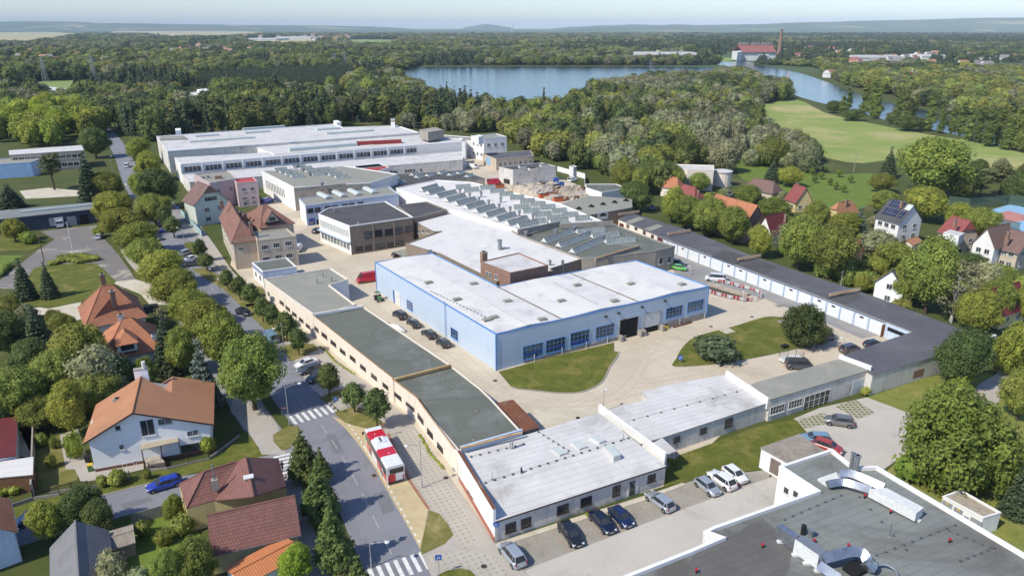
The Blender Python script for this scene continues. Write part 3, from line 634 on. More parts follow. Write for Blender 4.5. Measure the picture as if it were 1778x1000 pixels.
def car(style,paintname,label,name=None,cat='car',closed=False):
 """a car about its own origin, nose towards +x"""
 d=CARS[style];L,Wd=d['L'],d['W'];pm=CARP[paintname];hx,hz,nz=d['hood'];r0,r1=d['roof'];tx,tz=d['tail'];top,belt=d['top'],d['belt'];f,b=L/2,-L/2
 name=name or{'van':'van','bigvan':'van'}.get(style,'parked_car')
 root=thing(name,label,cat)
 w=Wd/2;st=[(f,w*.62,.36,.55,.6),(f-.1,w*.8,.27,.58,nz-.08),(f-.35,w*.93,.22,.62,nz),(hx+.3,w,.2,.72,(nz+hz)/2+.04),(hx,w,.2,.74,hz),(0,w,.2,.76,belt),(tx+.6,w,.2,.76,belt+.02),(tx+.1,w*.98,.22,.76,tz),(b+.22,w*.93,.26,.74,tz-.03),(b+.05,w*.84,.3,.72,tz-.14),(b,w*.74,.38,.62,.72)]
 V,Fc=[],[]
 for x,hw,z0,zs,zt in st:
  V+=[(x,-hw*.86,z0),(x,-hw,z0+.12),(x,-hw,zs),(x,-hw*.93,zt-.03),(x,-hw*.7,zt),(x,hw*.7,zt),(x,hw*.93,zt-.03),(x,hw,zs),(x,hw,z0+.12),(x,hw*.86,z0)]
 n=10
 for i in range(len(st)-1):
  for k in range(n):Fc.append([i*n+k,i*n+(k+1)%n,(i+1)*n+(k+1)%n,(i+1)*n+k])
 Fc+=[list(range(n))[::-1],[len(V)-n+k for k in range(n)]]
 me=bpy.data.meshes.new('body');me.from_pydata(V,[],Fc);me.materials.append(pm);me.polygons.foreach_set('use_smooth',[True]*len(me.polygons));me.update()
 import bmesh
 bm=bmesh.new();bm.from_mesh(me);bmesh.ops.recalc_face_normals(bm,faces=bm.faces);bm.to_mesh(me);bm.free()
 o=bpy.data.objects.new('body',me);COL.objects.link(o);o.parent=root
 # glasshouse and painted roof
 wb,wt=w*.9,w*.72;zb,zt=belt-.03,top-.07;g=MB();base=[(hx+.05,hz-.05),(tx+.02,tz-.04)]
 lo=[Vector((base[0][0],-wb*.92,base[0][1])),Vector((base[0][0],wb*.92,base[0][1])),Vector((hx-.35,wb,zb)),Vector((tx+.5,wb,zb)),Vector((base[1][0],wb*.9,base[1][1])),Vector((base[1][0],-wb*.9,base[1][1])),Vector((tx+.5,-wb,zb)),Vector((hx-.35,-wb,zb))]
 hi=[Vector((r0,-wt*.94,zt)),Vector((r0,wt*.94,zt)),Vector((r0-.3,wt,zt)),Vector((r1+.3,wt,zt)),Vector((r1,wt*.94,zt)),Vector((r1,-wt*.94,zt)),Vector((r1+.3,-wt,zt)),Vector((r0-.3,-wt,zt))]
 for i in range(8):
  j=(i+1)%8
  m_=M['glass']if not(closed and i in(2,6))else pm
  g.face([lo[i],lo[j],hi[j],hi[i]],m_)
 g.build('windows',root)
 rf=MB();c=Vector((0,0,0));ring0=[v+Vector((0,0,-.03))for v in hi];ring1=[v+Vector((0,0,.03))for v in hi];mid=[Vector((v.x*.93+(r0+r1)/2*.07,v.y*.8,top))for v in hi]
 for i in range(8):
  j=(i+1)%8;rf.face([ring0[i],ring0[j],ring1[j],ring1[i]],pm);rf.face([ring1[i],ring1[j],mid[j],mid[i]],pm)
 rf.face(mid,pm)
 for a,q in((1,1),(0,0),(4,4),(5,5)):rf.bar(lo[a]+Vector((0,0,.02)),hi[q],.09,.07,pm)
 for sgn,a in((1,2),(-1,7)):
  bx=(hx-.35+tx+.5)/2+.1;rf.bar((bx,sgn*(wb+.004),zb),(bx-.05,sgn*(wt+.006),zt),.09,.05,M['black'])
  if style in('wagon','suv','mpv','van','bigvan'):bx=tx+.75;rf.bar((bx,sgn*(wb+.004),zb),(bx-.02,sgn*(wt+.006),zt),.09,.05,pm)
 rf.build('roof',root)
 r=.32 if style not in('suv','bigvan','van')else .35;fx,bx=f-.82,b+.8
 for x in(fx,bx):
  for sgn in(1,-1):
   wheel(root,x,sgn*(w-.08),r)
 ar=MB()
 for x in(fx,bx):
  for sgn in(1,-1):ar.tube([(x,sgn*(w-.25),r+.02),(x,sgn*(w+.004),r+.02)],r+.06,M['black'],14)
 ar.build('wheel_arches',root)
 for sgn in(1,-1):
  h=MB();h.box((f-.16,sgn*w*.68,nz-.13),(.26,.34,.14),M['lampglass'],-sgn*.35);h.build('headlight',root)
  t=MB();t.box((b+.09,sgn*w*.72,tz-.22),(.14,.24,.22),M['tail'],sgn*.25);t.build('tail_light',root)
  q=MB();q.box((hx-.42,sgn*(w+.1),belt+.04),(.12,.2,.14),pm);q.build('mirror',root)
 p=MB();p.box((f+.0,0,.47),(.03,.5,.11),M['plate']);p.box((f-.03,0,.66),(.05,w*.9,.09),M['black']);p.build('front_plate',root)
 p=MB();p.box((b-.0,0,.72),(.03,.5,.11),M['plate']);p.build('rear_plate',root)
 return root
CPROTO={}
def park(style,colour,rear,front,label,group=None,name=None,cat=None,z=.7,closed=False,scale=None):
 """car standing so that its tail and nose show at the two photo pixels (at height z)"""
 a,b=P(*rear,z),P(*front,z);c=(a+b)/2;rz=atan2(b.y-a.y,b.x-a.x);key=(style,colour,closed,name)
 cat=cat or('van' if 'van' in style else 'car')
 if key not in CPROTO:
  o=CPROTO[key]=car(style,colour,label,name,cat,closed);o.location=(c.x,c.y,.035);o.rotation_euler=(0,0,rz)
  if group:o['group']=group
  return o
 o=dup(CPROTO[key],(c.x,c.y,.035),rz,label,group);o['category']=cat
 if not group and 'group' in o:del o['group']
 return o
def bus():
 rt=thing('city_bus','red and white city bus standing in the sandy bus bay','bus');Wt,Rd=paint('bus_white',S(236,236,238,.86),.3),paint('bus_red',S(206,30,52,.85),.3);L,w,h=11.3,1.275,3.0
 b=MB();xs=[-L/2,-L/2+2.9,-L/2+5.0,-L/2+8.0,-L/2+10.3,L/2]
 for i in range(5):
  m=[Wt,Rd,Wt,Rd,Wt][i];a,c=xs[i],xs[i+1]
  q=lambda x,k:[Vector((x,-w,.3)),Vector((x,-w,h-.18)),Vector((x,-w+.18,h)),Vector((x,w-.18,h)),Vector((x,w,h-.18)),Vector((x,w,.3))][k]
  for k in range(5):b.face([q(a,k),q(c,k),q(c,k+1),q(a,k+1)][::-1],m)
  if i==0:b.face([q(a,k)for k in range(6)],Wt)
  if i==4:b.face([q(c,k)for k in range(5,-1,-1)],Wt)
  b.face([q(a,5),q(c,5),q(c,0),q(a,0)],M['black'])
 b.build('body',rt)
 for sgn in(1,-1):
  g=MB();g.box((.1,sgn*(w+.006),1.95),(L-.5,.03,1.15),M['glass']);g.build('side_windows',rt)
  for x,l in((-4.4,1.6),(-1.4,1.7),(4.3,1.5)):k=MB();k.box((x,sgn*(w+.004),.85),(l,.03,1.0),Rd);k.build('red_panel',rt)
 g=MB();g.box((L/2+.006,0,1.75),(.03,2.3,1.6),M['glass']);g.build('windscreen',rt)
 g=MB();g.box((-L/2-.006,-.1,2.2),(.03,2.0,.8),M['glass']);g.build('rear_window',rt)
 g=MB();g.box((-L/2-.008,.6,1.1),(.03,1.0,1.3),Rd);g.build('engine_cover',rt)
 g=MB();g.box((-L/2-.012,-.5,1.15),(.03,1.0,.9),M['steel']if False else Wt);g.box((-L/2-.02,0,.45),(.06,2.4,.2),M['black']);g.build('bumper',rt)
 for y in(-1.05,1.05):
  t=MB();t.box((-L/2-.03,y,.95),(.06,.16,.6),M['tail']);t.build('tail_light',rt)
 q=MB();q.box((1.6,.05,h+.07),(1.7,1.3,.16),Wt)
 for i in range(3):
  q.disc((1.15+i*.45,.05,h+.165),.19,M['dark'],12);
 q.build('roof_fan_unit',rt)
 q=MB()
 for x,y in((3.6,.3),(-2.2,-.1),(-4,.2)):q.ball((x,y,h+.03),.1,M['frame'],8)
 q.build('roof_caps',rt)
 for x in(-2.9,3.1):
  for y in(-1,1):wheel(rt,x,y*(w-.12),.48,.28)
 for y in(-1,1):
  q=MB();q.bar((L/2-.1,y*(w),2.5),(L/2+.35,y*(w+.25),2.4),.06,.06,M['black']);q.box((L/2+.35,y*(w+.25),2.15),(.1,.25,.45),M['black']);q.build('mirror',rt)
 a,c=P(676,844),P(634,770);e=(P(650,745.6,3)-P(686.7,808.5,3));rz=atan2(e.y,e.x);rc=P(686.7,808.5,3.0);u=Vector((cos(rz),sin(rz),0))
 ctr=rc+u*(L/2);rt.location=(ctr.x,ctr.y,.04);rt.rotation_euler=(0,0,rz)
 return rt
def truck():
 rt=thing('box_truck','white box lorry parked by the long dark shed','truck');wt=CARP['white']
 b=MB();b.box((-1.0,0,2.0),(5.2,2.4,2.5),M['frame']);b.build('cargo_box',rt)
 b=MB();b.box((-.4,0,.62),(6.6,1.0,.25),M['black']);b.build('chassis',rt)
 c=MB();c.prism([(1.75,-1.05),(3.3,-1.0),(3.3,1.0),(1.75,1.05)],.5,1.5,wt);c.prism([(1.75,-1.0),(2.9,-.9),(2.9,.9),(1.75,1.0)],2.25,2.4,wt);c.build('cab',rt)
 g=MB();lo=[(1.78,-1.02),(3.25,-.97),(3.25,.97),(1.78,1.02)];hi=[(1.78,-.97),(2.88,-.88),(2.88,.88),(1.78,.97)]
 for i in range(4):j=(i+1)%4;g.face([(*lo[i],1.5),(*lo[j],1.5),(*hi[j],2.26),(*hi[i],2.26)],M['glass'])
 g.build('cab_windows',rt)
 for x in(2.6,-2.0):
  for y in(-1,1):wheel(rt,x,y*.95,.42,.28)
 for y in(-.75,.75):h=MB();h.box((3.3,y,.85),(.06,.3,.18),M['lampglass']);h.build('headlight',rt)
 a,c=P(*B1(370,600),1.0),P(*B1(383,665),.8);rz=atan2(c.y-a.y,c.x-a.x);rt.location=(a.x,a.y,.03);rt.rotation_euler=(0,0,rz)
 # ---------------------------------------------------------------- street furniture
LPROTO={}
def lamp(x,yt,yb,head,label,group='street lamps along the road',arm=2.0,rz=None):
 """lamp post: foot at (x, yb); its lamp shows at photo pixel head"""
 b=P(x,yb);h=_hat(b,yt);hd=P(*head,h*.93);dx,dy=hd.x-b.x,hd.y-b.y;al=min(max(hypot(dx,dy),.4),3.0);a=atan2(dy,dx)
 rt=thing('street_lamp',label,'street lamp',b,a,group)
 p=MB();p.tube([(0,0,-.2),(0,0,1.4),(0,0,1.45),(0,0,h)],[.1,.1,.065,.05],M['lampsteel'],8);p.build('pole',rt)
 r=MB();r.tube([(0,0,h*.88),(al*.5,0,h*.93),(al,0,h*.95)],.035,M['lampsteel'],6);r.build('arm',rt)
 q=MB();q.ball((al+.2,0,h*.95),.3,M['frame'],10,.42);q.build('lamp_head',rt);return rt
def sign(x,yt,yb,kind,label,size=.6,face=None):
 b=P(x,yb);h=max(_hat(b,yt),1.6);a=atan2(-b.y,-b.x)if face is None else face
 rt=thing('traffic_sign',label,'sign',b,a);p=MB();p.tube([(0,0,-.1),(0,0,h)],.04,M['lampsteel'],6);p.build('post',rt)
 s=MB();z=h-size/2
 if kind=='crossing':
  s.box((.06,0,z),(.03,size,size),M['signblue'])
  q=MB();q.face([(.08,-.22,z-.2),(.08,.22,z-.2),(.08,0,z+.24)],M['frame']);q2=q
  q.box((.085,0,z-.02),(.012,.05,.2),M['black']);q.bar((.088,0,z-.08),(.088,.1,z-.18),.012,.05,M['black']);q.bar((.088,0,z-.08),(.088,-.1,z-.18),.012,.05,M['black']);q.disc((.088,0,z+.11),.035,M['black'],8,'x',.012)
 elif kind=='arrow':
  s.disc((.06,0,z),size/2,M['signblue'],20,'x',.03);q=MB();q.bar((.083,size*.18,z+size*.18),(.083,-size*.16,z-size*.16),.01,size*.12,M['frame']);q.face([(.085,-size*.28,z-size*.28),(.085,-size*.02,z-size*.26),(.085,-size*.26,z-size*.02)],M['frame'])
 elif kind=='paths':
  s.disc((.06,0,z),size/2,M['signblue'],20,'x',.03);q=MB();q.box((.083,0,z),(.01,.03,size*.8),M['frame']);q.bar((.083,.13,z-.13),(.083,.13,z+.06),.01,.06,M['frame']);q.disc((.083,.13,z+.13),.045,M['frame'],8,'x',.012);q.disc((.083,-.1,z-.08),.05,M['frame'],8,'x',.012);q.disc((.083,-.2,z-.08),.05,M['frame'],8,'x',.012);q.bar((.083,-.1,z-.06),(.083,-.17,z+.08),.01,.03,M['frame'])
 elif kind=='red':
  s.box((.06,.5,z),(.03,1.1,.26),M['red']);q=MB();q.box((.08,.5,z),(.012,.9,.06),M['frame'])
 elif kind=='busstop':
  s.box((.06,0,z),(.05,size*.7,size),M['frame']);q=MB();q.box((.09,0,z+.05),(.012,size*.55,size*.35),M['yellowp']);q.box((.09,0,z-size*.3),(.012,size*.55,size*.25),M['red'])
 s.build('sign_plate',rt);q.build('symbol',rt);return rt
def fence(line,h,label,kind='mesh',name='fence',step=2.5,m=None,cat='fence',group=None):
 """fence along a world polyline"""
 rt=thing(name,label,cat,Vector((line[0].x,line[0].y,0)),0,group);off=rt.location.copy();pn,ps=MB(),MB();m=m or M['steel'];ps.box((0,0,h/2),(.09,.09,h+.1),m);po=None
 for a,b in zip(line,line[1:]):
  L=(b-a).length;n=max(1,int(L/step));u=(b-a)/L
  for i in range(n+1):
   q=a+u*(L*i/n);po=ps.build('post',rt)if po is None else po.copy();po.location=q-off;po.rotation_euler=(0,0,atan2(u.y,u.x))
   if po.name not in COL.objects:COL.objects.link(po)
  if kind=='mesh':
   k=int(h/.3)
   for i in range(k+1):pn.bar(a+Vector((0,0,.08+(h-.1)*i/k)),b+Vector((0,0,.08+(h-.1)*i/k)),.015,.015,m)
  elif kind=='board':pn.bar(a+Vector((0,0,h/2)),b+Vector((0,0,h/2)),.06,h*.92,m)
  elif kind=='plinth':
   pn.bar(a+Vector((0,0,.2)),b+Vector((0,0,.2)),.2,.5,M['conc'])
   for i in range(int(L/.16)):
    q=a+u*(.08+.16*i);pn.box((q.x,q.y,h/2+.2),(.025,.025,h-.5),m,atan2(u.y,u.x))
   pn.bar(a+Vector((0,0,h-.1)),b+Vector((0,0,h-.1)),.04,.05,m)
 pn.build('panel',rt,off);return rt
 # ---------------------------------------------------------------- ground, roads, paths, water
g=MB();g.face([(-26000,-300,0),(26000,-300,0),(26000,23300,0),(-26000,23300,0)],M['plain']);struct('ground',g)
sheet('town_ground',[(-900,1300),(2700,1300),(3000,420),(2300,215),(1500,130),(889,105),(300,120),(-700,200),(-1200,420)],.02,M['rough'])
# main street
LINE=[P(*q)for q in((716,1040),(699,1000),(664,930),(631,862),(598,800),(563,745),(527,703),(487,652),(446,600),(398,540),(350,478),(303,418),(262,363),(233,319),(213,270),(196,243),(178,222),(160,205),(120,170))]
LINE=smooth_line(LINE,5)
ribbon('street',LINE,3.75,3.75,.07,M['asph'])
ribbon('left_pavement',LINE[:62],10.6,-5.6,.10,M['asph2'])
rc=smooth_line(PX([(490,640),(450,598),(402,540),(360,482),(315,424),(280,374),(250,330)]),5)
ribbon('parking_lane',rc,1.0,6.5,.055,M['asph2'])
SIDE=smooth_line(PX([(-60,950),(0,934),(100,905),(220,872),(330,845),(440,818),(500,805),(585,785)]),4)
ribbon('side_street',SIDE,3.1,3.1,.05,M['asph'])
ribbon('side_kerb',SIDE[:22],3.3,-3.1,.15,M['kerb'],thick=.15)
ribbon('side_verge',SIDE[:24],6.2,-3.3,.12,M['grass'],thick=.1)
# pavements to the right of the street
sheet('right_pavement',[(534,668),(560,690),(592,714),(640,735),(709,835),(743,884),(729,956),(750,1002),(764,1040),(960,1040),(857,941),(771,815),(712,730),(640,668),(545,594),(500,552),(472,552)],.12,M['pave'],.9,.05)
LAT=MB(atan2(LINE[22].y-LINE[4].y,LINE[22].x-LINE[4].x))
for poly in([A4(1050,60),A4(1240,20),A4(1560,540),A4(1640,760),A4(1560,830),A4(1500,760),A4(1400,590),A4(1330,540),A4(1190,320)],[A4(1290,870),A4(1560,830),A4(1731,850),A4(1860,1000),A4(1700,1030),A4(1600,950),A4(1400,960)]):
 LAT.face([P(*q)+Vector((0,0,.125))for q in poly],M['lattice'])
struct('lattice_paving',LAT)
sheet('bus_bay',[(577,724),(606,733),(640,742),(672,757),(709,835),(743,884),(731,957),(712,922),(688,880),(650,812),(627,778),(600,745)],.127,M['busbay'],.9)
sheet('red_kerb',[A4(1045,50),A4(1062,48),A4(1205,362),A4(1335,555),A4(1318,562),A4(1188,372)],.14,M['brickpath'])
sheet('corner_verge',[A4(1325,562),A4(1400,590),A4(1455,660),A4(1490,730),A4(1430,790),A4(1280,862),A4(1268,830)],.15,M['dry'])
sheet('tree_verge',[A3(690,915),A3(800,880),A3(880,880),A3(1040,990),A3(1000,1040),A3(830,1000),A3(760,975)],.15,M['dry'])
sheet('tree_bed',[A3(595,815),A3(690,770),A3(800,745),A3(760,800),A3(650,850)],.15,M['dry'])
sheet('bay_verge',[A3(335,470),A3(420,450),A3(560,455),A3(590,490),A3(470,545),A3(400,570)],.15,M['dry'])
sheet('bay_verge',[A3(100,190),A3(270,170),A3(470,400),A3(400,430),A3(330,440),A3(200,330),A3(130,260)],.15,M['dry'])
sheet('bay_verge',[B3(60,700),B3(150,690),B3(330,790),B3(560,830),B3(640,940),B3(420,980),B3(290,850),B3(150,770)],.15,M['dry'])
sheet('bay_verge',[B3(0,510),B3(60,500),B3(120,590),B3(60,640),B3(0,570)],.15,M['grass'])
sheet('end_verge',[C2(1060,508),C2(1150,465),C2(1260,445),C2(1350,460),C2(1400,508),C2(1400,560),C2(1060,560)],.15,M['grass'])
sheet('crossing_verge',[A4(285,60),A4(380,5),A4(450,0),A4(470,40),A4(400,150),A4(345,168),A4(290,110)],.157,M['dry'])
sheet('path',[(405,690),(450,705),(480,735),(497,790),(455,790),(432,750),(400,715)],.132,M['pave'],.4)
sheet('villa_verge',[A2(980,350),A2(1250,300),A2(1480,200),A2(1640,30),A2(1731,150),A2(1731,230),A2(1300,320),A2(1000,370)],.16,M['grass'])
sheet('hornbeam_verge',[A4(460,330),A4(520,340),A4(640,600),A4(760,860),A4(840,1010),A4(680,1010),A4(560,700),A4(500,500)],.14,M['dry'])
# painted marks: centre line, edge dashes, zebra crossings
def marks(name,quads,m,z=.078):
 b=MB()
 for q in quads:b.face([Vector((v.x,v.y,z))for v in ccw(q)],m)
 return struct(name,b)
def along(line,d):
 for a,b in zip(line,line[1:]):
  L=(b-a).length
  if d<=L:return a+(b-a)*(d/L),(b-a)/L
  d-=L
 return line[-1],(line[-1]-line[-2]).normalized()
qs=[];d=8.0
while d<190:
 a,u=along(LINE,d);b,_=along(LINE,d+3.0);n=Vector((-u.y,u.x,0))*.07;qs.append([a-n,b-n,b+n,a+n]);d+=5.2
marks('centre_line',qs,M['faint'])
qs=[];d=7.0
while d<52:
 a,u=along(LINE,d);n=Vector((-u.y,u.x,0));s=1.35 if 22<d<31 else .6;a=a-n*3.6;qs.append([a,a+u*s,a+u*s-n*.22,a-n*.22]);d+=1.4
marks('edge_dashes',qs,M['line'],.135)
def zebra(c,u,n,w=.5,l=3.2,gap=1.05,name='zebra_crossing',z=.078):
 v=Vector((-u.y,u.x,0));q=[]
 for i in range(n):
  o=c+v*((i-(n-1)/2)*gap);q.append([o-v*w/2-u*l/2,o+v*w/2-u*l/2,o+v*w/2+u*l/2,o-v*w/2+u*l/2])
 return marks(name,q,M['line'],z)
def near(px,py):
 q=P(px,py);i=min(range(len(LINE)-1),key=lambda k:(LINE[k]-q).length);return LINE[i],(LINE[i+1]-LINE[max(i-1,0)]).normalized()
c,u=near(695,985);zebra(c,u,7)
c,u=near(536,717);zebra(c,u,7,z=.08)
c,u=near(232,320);zebra(c,u,7)
e=(SIDE[-1]-SIDE[-6]).normalized();zebra(P(495,806),e,6,.5,2.6,.95,z=.125)
# factory yard
sheet('yard',[(545,596),(850,935),(1160,842),(1310,700),(1480,642),(1610,605),(1640,590),(1580,570),(1280,480),(1100,400),(1000,320),(850,262),(640,280),(500,320),(420,380),(400,460),(440,505)],.04,M['yard'],radians(29))
GW=[P(*B5(95,572)),P(*B5(410,690)),P(*B5(945,925)),P(*A7(505,237)),P(*A7(745,332)),P(*A7(848,377))]
ribbon('garage_apron',GW,.0,5.2,.06,M['asph2'])
sheet('garage_apron',[(1172,455),(1210,455),(1330,520),(1260,500),(1235,500),(1170,480)],.052,M['asph2'])
LAWN1=[A5(60,640),A5(400,545),A5(830,445),A5(832,500),A5(800,620),A5(760,700),A5(690,750),A5(560,783),A5(330,770),A5(170,715)]
w1=rounded(PX(LAWN1[3:]),4)[:-4];w1=PX(LAWN1[:3])+w1
sheet('hall_lawn',w1,.15,M['grass'],0,.1,edge=M['kerb'])
isl=[A5(1232,605),A5(1245,555),A5(1290,475),A5(1370,408)]+[C6(290,590),C6(500,535),C6(700,470),C6(850,440),C6(1000,452),C6(1200,500),C6(1340,620),C6(1330,720),C6(1200,775),C6(900,845),C6(500,922),C6(200,962)]
sheet('island_lawn',rounded(PX(isl),3),.15,M['grass'],0,.1,edge=M['kerb'])
ribbon('lawn_kerb',w1[3:],.0,.22,.17,M['kerb'],thick=.1)
# concrete slabs and lids lying in the yard
sheet('concrete_slab',[A5(290,890),A5(560,900),A5(890,840),A5(930,870),A5(720,900),A5(640,960),A5(330,1000)],.075,M['dust'])
# car park in front of the white building
sheet('bay_strip',[(857,943),(1150,850),(1225,828),(1340,815),(1335,830),(1185,884),(925,984),(900,1000)],.055,M['bay'],radians(25.6))
sheet('lot_drive',[(890,1040),(905,996),(925,984),(1185,884),(1340,828),(1350,780),(1440,760),(1445,860),(1250,960),(1100,1040)],.06,M['drive'],radians(25.6))
sheet('lot',[(1378,727),(1424,708),(1505,690),(1590,722),(1570,790),(1530,818),(1480,850),(1400,800),(1380,765)],.062,M['drive'])
sheet('back_lawn',[(1152,846),(1156,815),(1180,790),(1320,740),(1380,728),(1405,755),(1395,790),(1330,814),(1225,828)],.08,M['grass'])
sheet('wall_kerb',[A6(235,790),A6(640,650),A6(1230,470),A6(1480,380),A6(1500,395),A6(1240,495),A6(650,680),A6(240,812)],.14,M['dust'],0,.1)
for q in([A7(555,840),A7(690,795),A7(815,882),A7(705,922)],[A7(270,945),A7(480,880),A7(560,940),A7(330,990)]):sheet('grass_grid_bays',q,.075,M['grid'])
sheet('right_lawn',[(1505,690),(1610,655),(1700,640),(1800,690),(2000,800),(2200,1300),(1700,1000),(1540,818),(1570,790),(1590,722)],.07,M['palelawn'])
sheet('footpath',rounded(PX([A7(1640,560),A7(1730,600),A7(1690,690),A7(1620,800),A7(1560,880),A7(1440,880),A7(1420,780),A7(1500,690),A7(1600,630)]),3),.1,M['pave'])
qs=[];a0,a1=P(*A6(470,920)),P(*A6(1480,565));uu=(a1-a0).normalized();vv=Vector((-uu.y,uu.x,0))
k=0.0
while k<(a1-a0).length+12:
 q=a0+uu*k;qs.append([q,q+uu*.1,q+uu*.1+vv*4.6,q+vv*4.6]);k+=2.55
marks('bay_lines',qs,M['redline'],.064)
# left side: old yard, mown lawn, tracks
sheet('old_yard',[B1(-60,1000),B1(130,850),B1(230,770),B1(340,700),B1(250,650),B1(600,610),B1(650,700),B1(740,800),B1(850,960),B1(760,1010),B1(640,880),B1(300,860),B1(200,900),B1(120,1010)],.05,M['old'])
sheet('mown_lawn',[B1(70,1090),B1(210,880),B1(330,850),B1(600,850),B1(720,960),B1(640,1060),B1(300,1130)],.07,M['grass'])
sheet('mown_lawn',[B1(-200,780),B1(190,770),B1(300,720),B1(180,660),B1(-200,690)],.07,M['grass'])
sheet('mown_lawn',[B1(-200,800),B1(150,800),B1(60,850),B1(-200,950)],.07,M['lush'])
sheet('dirt_track',[A1(60,240),A1(240,210),A1(540,170),A1(560,280),A1(470,310),A1(300,260)],.06,M['dust'])
sheet('dirt_track',[A1(740,40),A1(900,20),A1(1050,60),A1(1120,190),A1(1000,190),A1(940,120)],.06,M['dust'])
sheet('dirt_track',[B1(120,400),B1(300,380),B1(520,400),B1(520,430),B1(160,450)],.06,M['dust'])
sheet('footpath',smooth_line(PX([B1(730,740),B1(800,850),B1(900,960),B1(1000,1080)]),3)+smooth_line(PX([B1(1060,1070),B1(950,940),B1(860,850),B1(770,740)]),3),.1,M['pave'])
sheet('villa_yard',[A2(400,60),A2(520,20),A2(600,260),A2(850,240),A2(960,240),A2(960,290),A2(620,370),A2(540,370),A2(500,290),A2(440,290)],.11,M['pave'])
sheet('garden_lawn',[A2(240,130),A2(400,60),A2(440,290),A2(520,290),A2(520,360),A2(330,420),A2(250,420)],.094,M['dry'])
sheet('back_garden',[A2(880,620),A2(1250,560),A2(1380,800),A2(1300,1050),A2(860,1050),A2(700,900)],.08,M['lush'])
# meadow, park lawns, fields, lake, river
sheet('meadow',rounded(PX([(1312,192),(1325,181),(1385,174),(1432,196),(1500,212),(1600,232),(1700,249),(1800,272),(2050,330),(2050,400),(1778,306),(1690,288),(1600,268),(1500,284),(1420,270),(1365,250),(1320,224)]),3),.05,M['meadow'])
sheet('park_lawn',rounded(PX([(1280,290),(1285,276),(1330,282),(1440,302),(1520,302),(1540,330),(1500,360),(1440,372),(1360,330),(1290,312)]),3),.06,M['lush'])
sheet('clearing',rounded(PX([(500,168),(560,161),(612,163),(618,182),(540,186),(490,180)]),3),.05,M['greenfield'])
sheet('clearing',rounded(PX([(-20,152),(60,143),(205,139),(200,152),(60,164),(-20,164)]),3),.05,M['greenfield'])
water=bpy.data.materials.new('water');water.use_nodes=True;nt=water.node_tree;bs=nt.nodes['Principled BSDF']
bs.inputs['Base Color'].default_value=(.03,.055,.07,1);bs.inputs['Roughness'].default_value=.12;bs.inputs['Specular IOR Level'].default_value=.5
nz=nt.nodes.new('ShaderNodeTexNoise');nz.inputs['Scale'].default_value=.25;nz.inputs['Detail'].default_value=6;gp=nt.nodes.new('ShaderNodeNewGeometry');mp_=nt.nodes.new('ShaderNodeMapping');mp_.inputs['Scale'].default_value=(.3,1,1)
nt.links.new(gp.outputs['Position'],mp_.inputs[0]);nt.links.new(mp_.outputs[0],nz.inputs['Vector']);bp=nt.nodes.new('ShaderNodeBump');bp.inputs['Strength'].default_value=.5;bp.inputs['Distance'].default_value=.5
nt.links.new(nz.outputs[0],bp.inputs['Height']);nt.links.new(bp.outputs[0],bs.inputs['Normal'])
sheet('lake',rounded(PX([(672,124),(735,117),(900,116),(1100,116),(1235,118),(1252,126),(1235,134),(1130,134),(1060,150),(1015,175),(1000,190),(900,194),(800,184),(745,170),(715,145),(688,128)]),3),.08,water)
RIV=smooth_line(PX([(1265,108),(1300,117),(1345,127),(1385,142),(1430,163),(1480,178),(1530,188),(1600,208),(1690,226),(1800,250),(2000,290)]),4)
Lf,Rt=[],[]
for i,q in enumerate(RIV):
 e=(RIV[min(i+1,len(RIV)-1)]-RIV[max(i-1,0)]).normalized();t=i/(len(RIV)-1);w=36-14*t;n=Vector((-e.y,e.x,0));Lf.append(q+n*w);Rt.append(q-n*w)
sheet('river',Rt+Lf[::-1],.09,water)
for q,m in((((-120,60),(60,56),(150,60),(60,74),(-120,78)),'field'),(((200,55),(430,55),(440,62),(300,66)),'field'),(((1060,86),(1170,88),(1165,97),(1100,95)),'field'),(((600,70),(690,70),(680,79),(610,80)),'greenfield'),(((1080,72),(1240,74),(1240,80),(1090,78)),'greenfield'),(((-400,74),(-100,66),(0,70),(60,76),(-200,86)),'greenfield'),(((420,68),(570,65),(590,71),(440,76)),'field'),(((1500,98),(1650,100),(1640,106),(1520,104)),'greenfield'),(((1200,104),(1260,100),(1270,106),(1215,111)),'greenfield')):
 sheet('far_field',rounded(PX(q),3),.1,M[m])
def tracks(name,p,gap,w,m,z):
 line=smooth_line(PX(p),6)
 for o in(-gap/2,gap/2):ribbon(name,[q+Vector((-(line[min(i+1,len(line)-1)]-line[max(i-1,0)]).normalized().y,(line[min(i+1,len(line)-1)]-line[max(i-1,0)]).normalized().x,0))*o for i,q in enumerate(line)],w/2,w/2,z,m)
M['tyre']=mat('tyre_worn_concrete',S(190,175,154,.86),S(200,185,165,.86),.9,.92,fine=.15)
M['tyre2']=mat('patched_asphalt',S(116,116,119,.86),S(124,124,127,.86),.5,.9,fine=.12)
for i,p in enumerate(([A5(1100,380),A5(960,600),A5(930,690),A5(1010,730),A5(1300,690),A5(1731,620)],[A5(1130,400),A5(1000,600),A5(970,660),A5(1060,700),A5(1350,650),A5(1500,600)],[A5(-250,620),A5(0,760),A5(250,840),A5(600,850),A5(900,790),A5(1200,700)],[A5(1500,440),A5(1250,480),A5(1050,560),A5(900,760),A5(600,880)],[A3(900,170),A3(1200,380),A3(1500,580),A3(1731,760)])):tracks('tyre_tracks',p,1.9,.34,M['tyre'],.043+i*.0012)
sheet('asphalt_patch',[A4(960,450),A4(1040,430),A4(1100,560),A4(1020,590)],.074,M['tyre2']);sheet('asphalt_patch',[A4(640,60),A4(700,50),A4(760,180),A4(690,190)],.0745,M['tyre2']);sheet('asphalt_patch',[A2(800,520),A2(1000,470),A2(1030,500),A2(830,555)],.055,M['tyre2'])
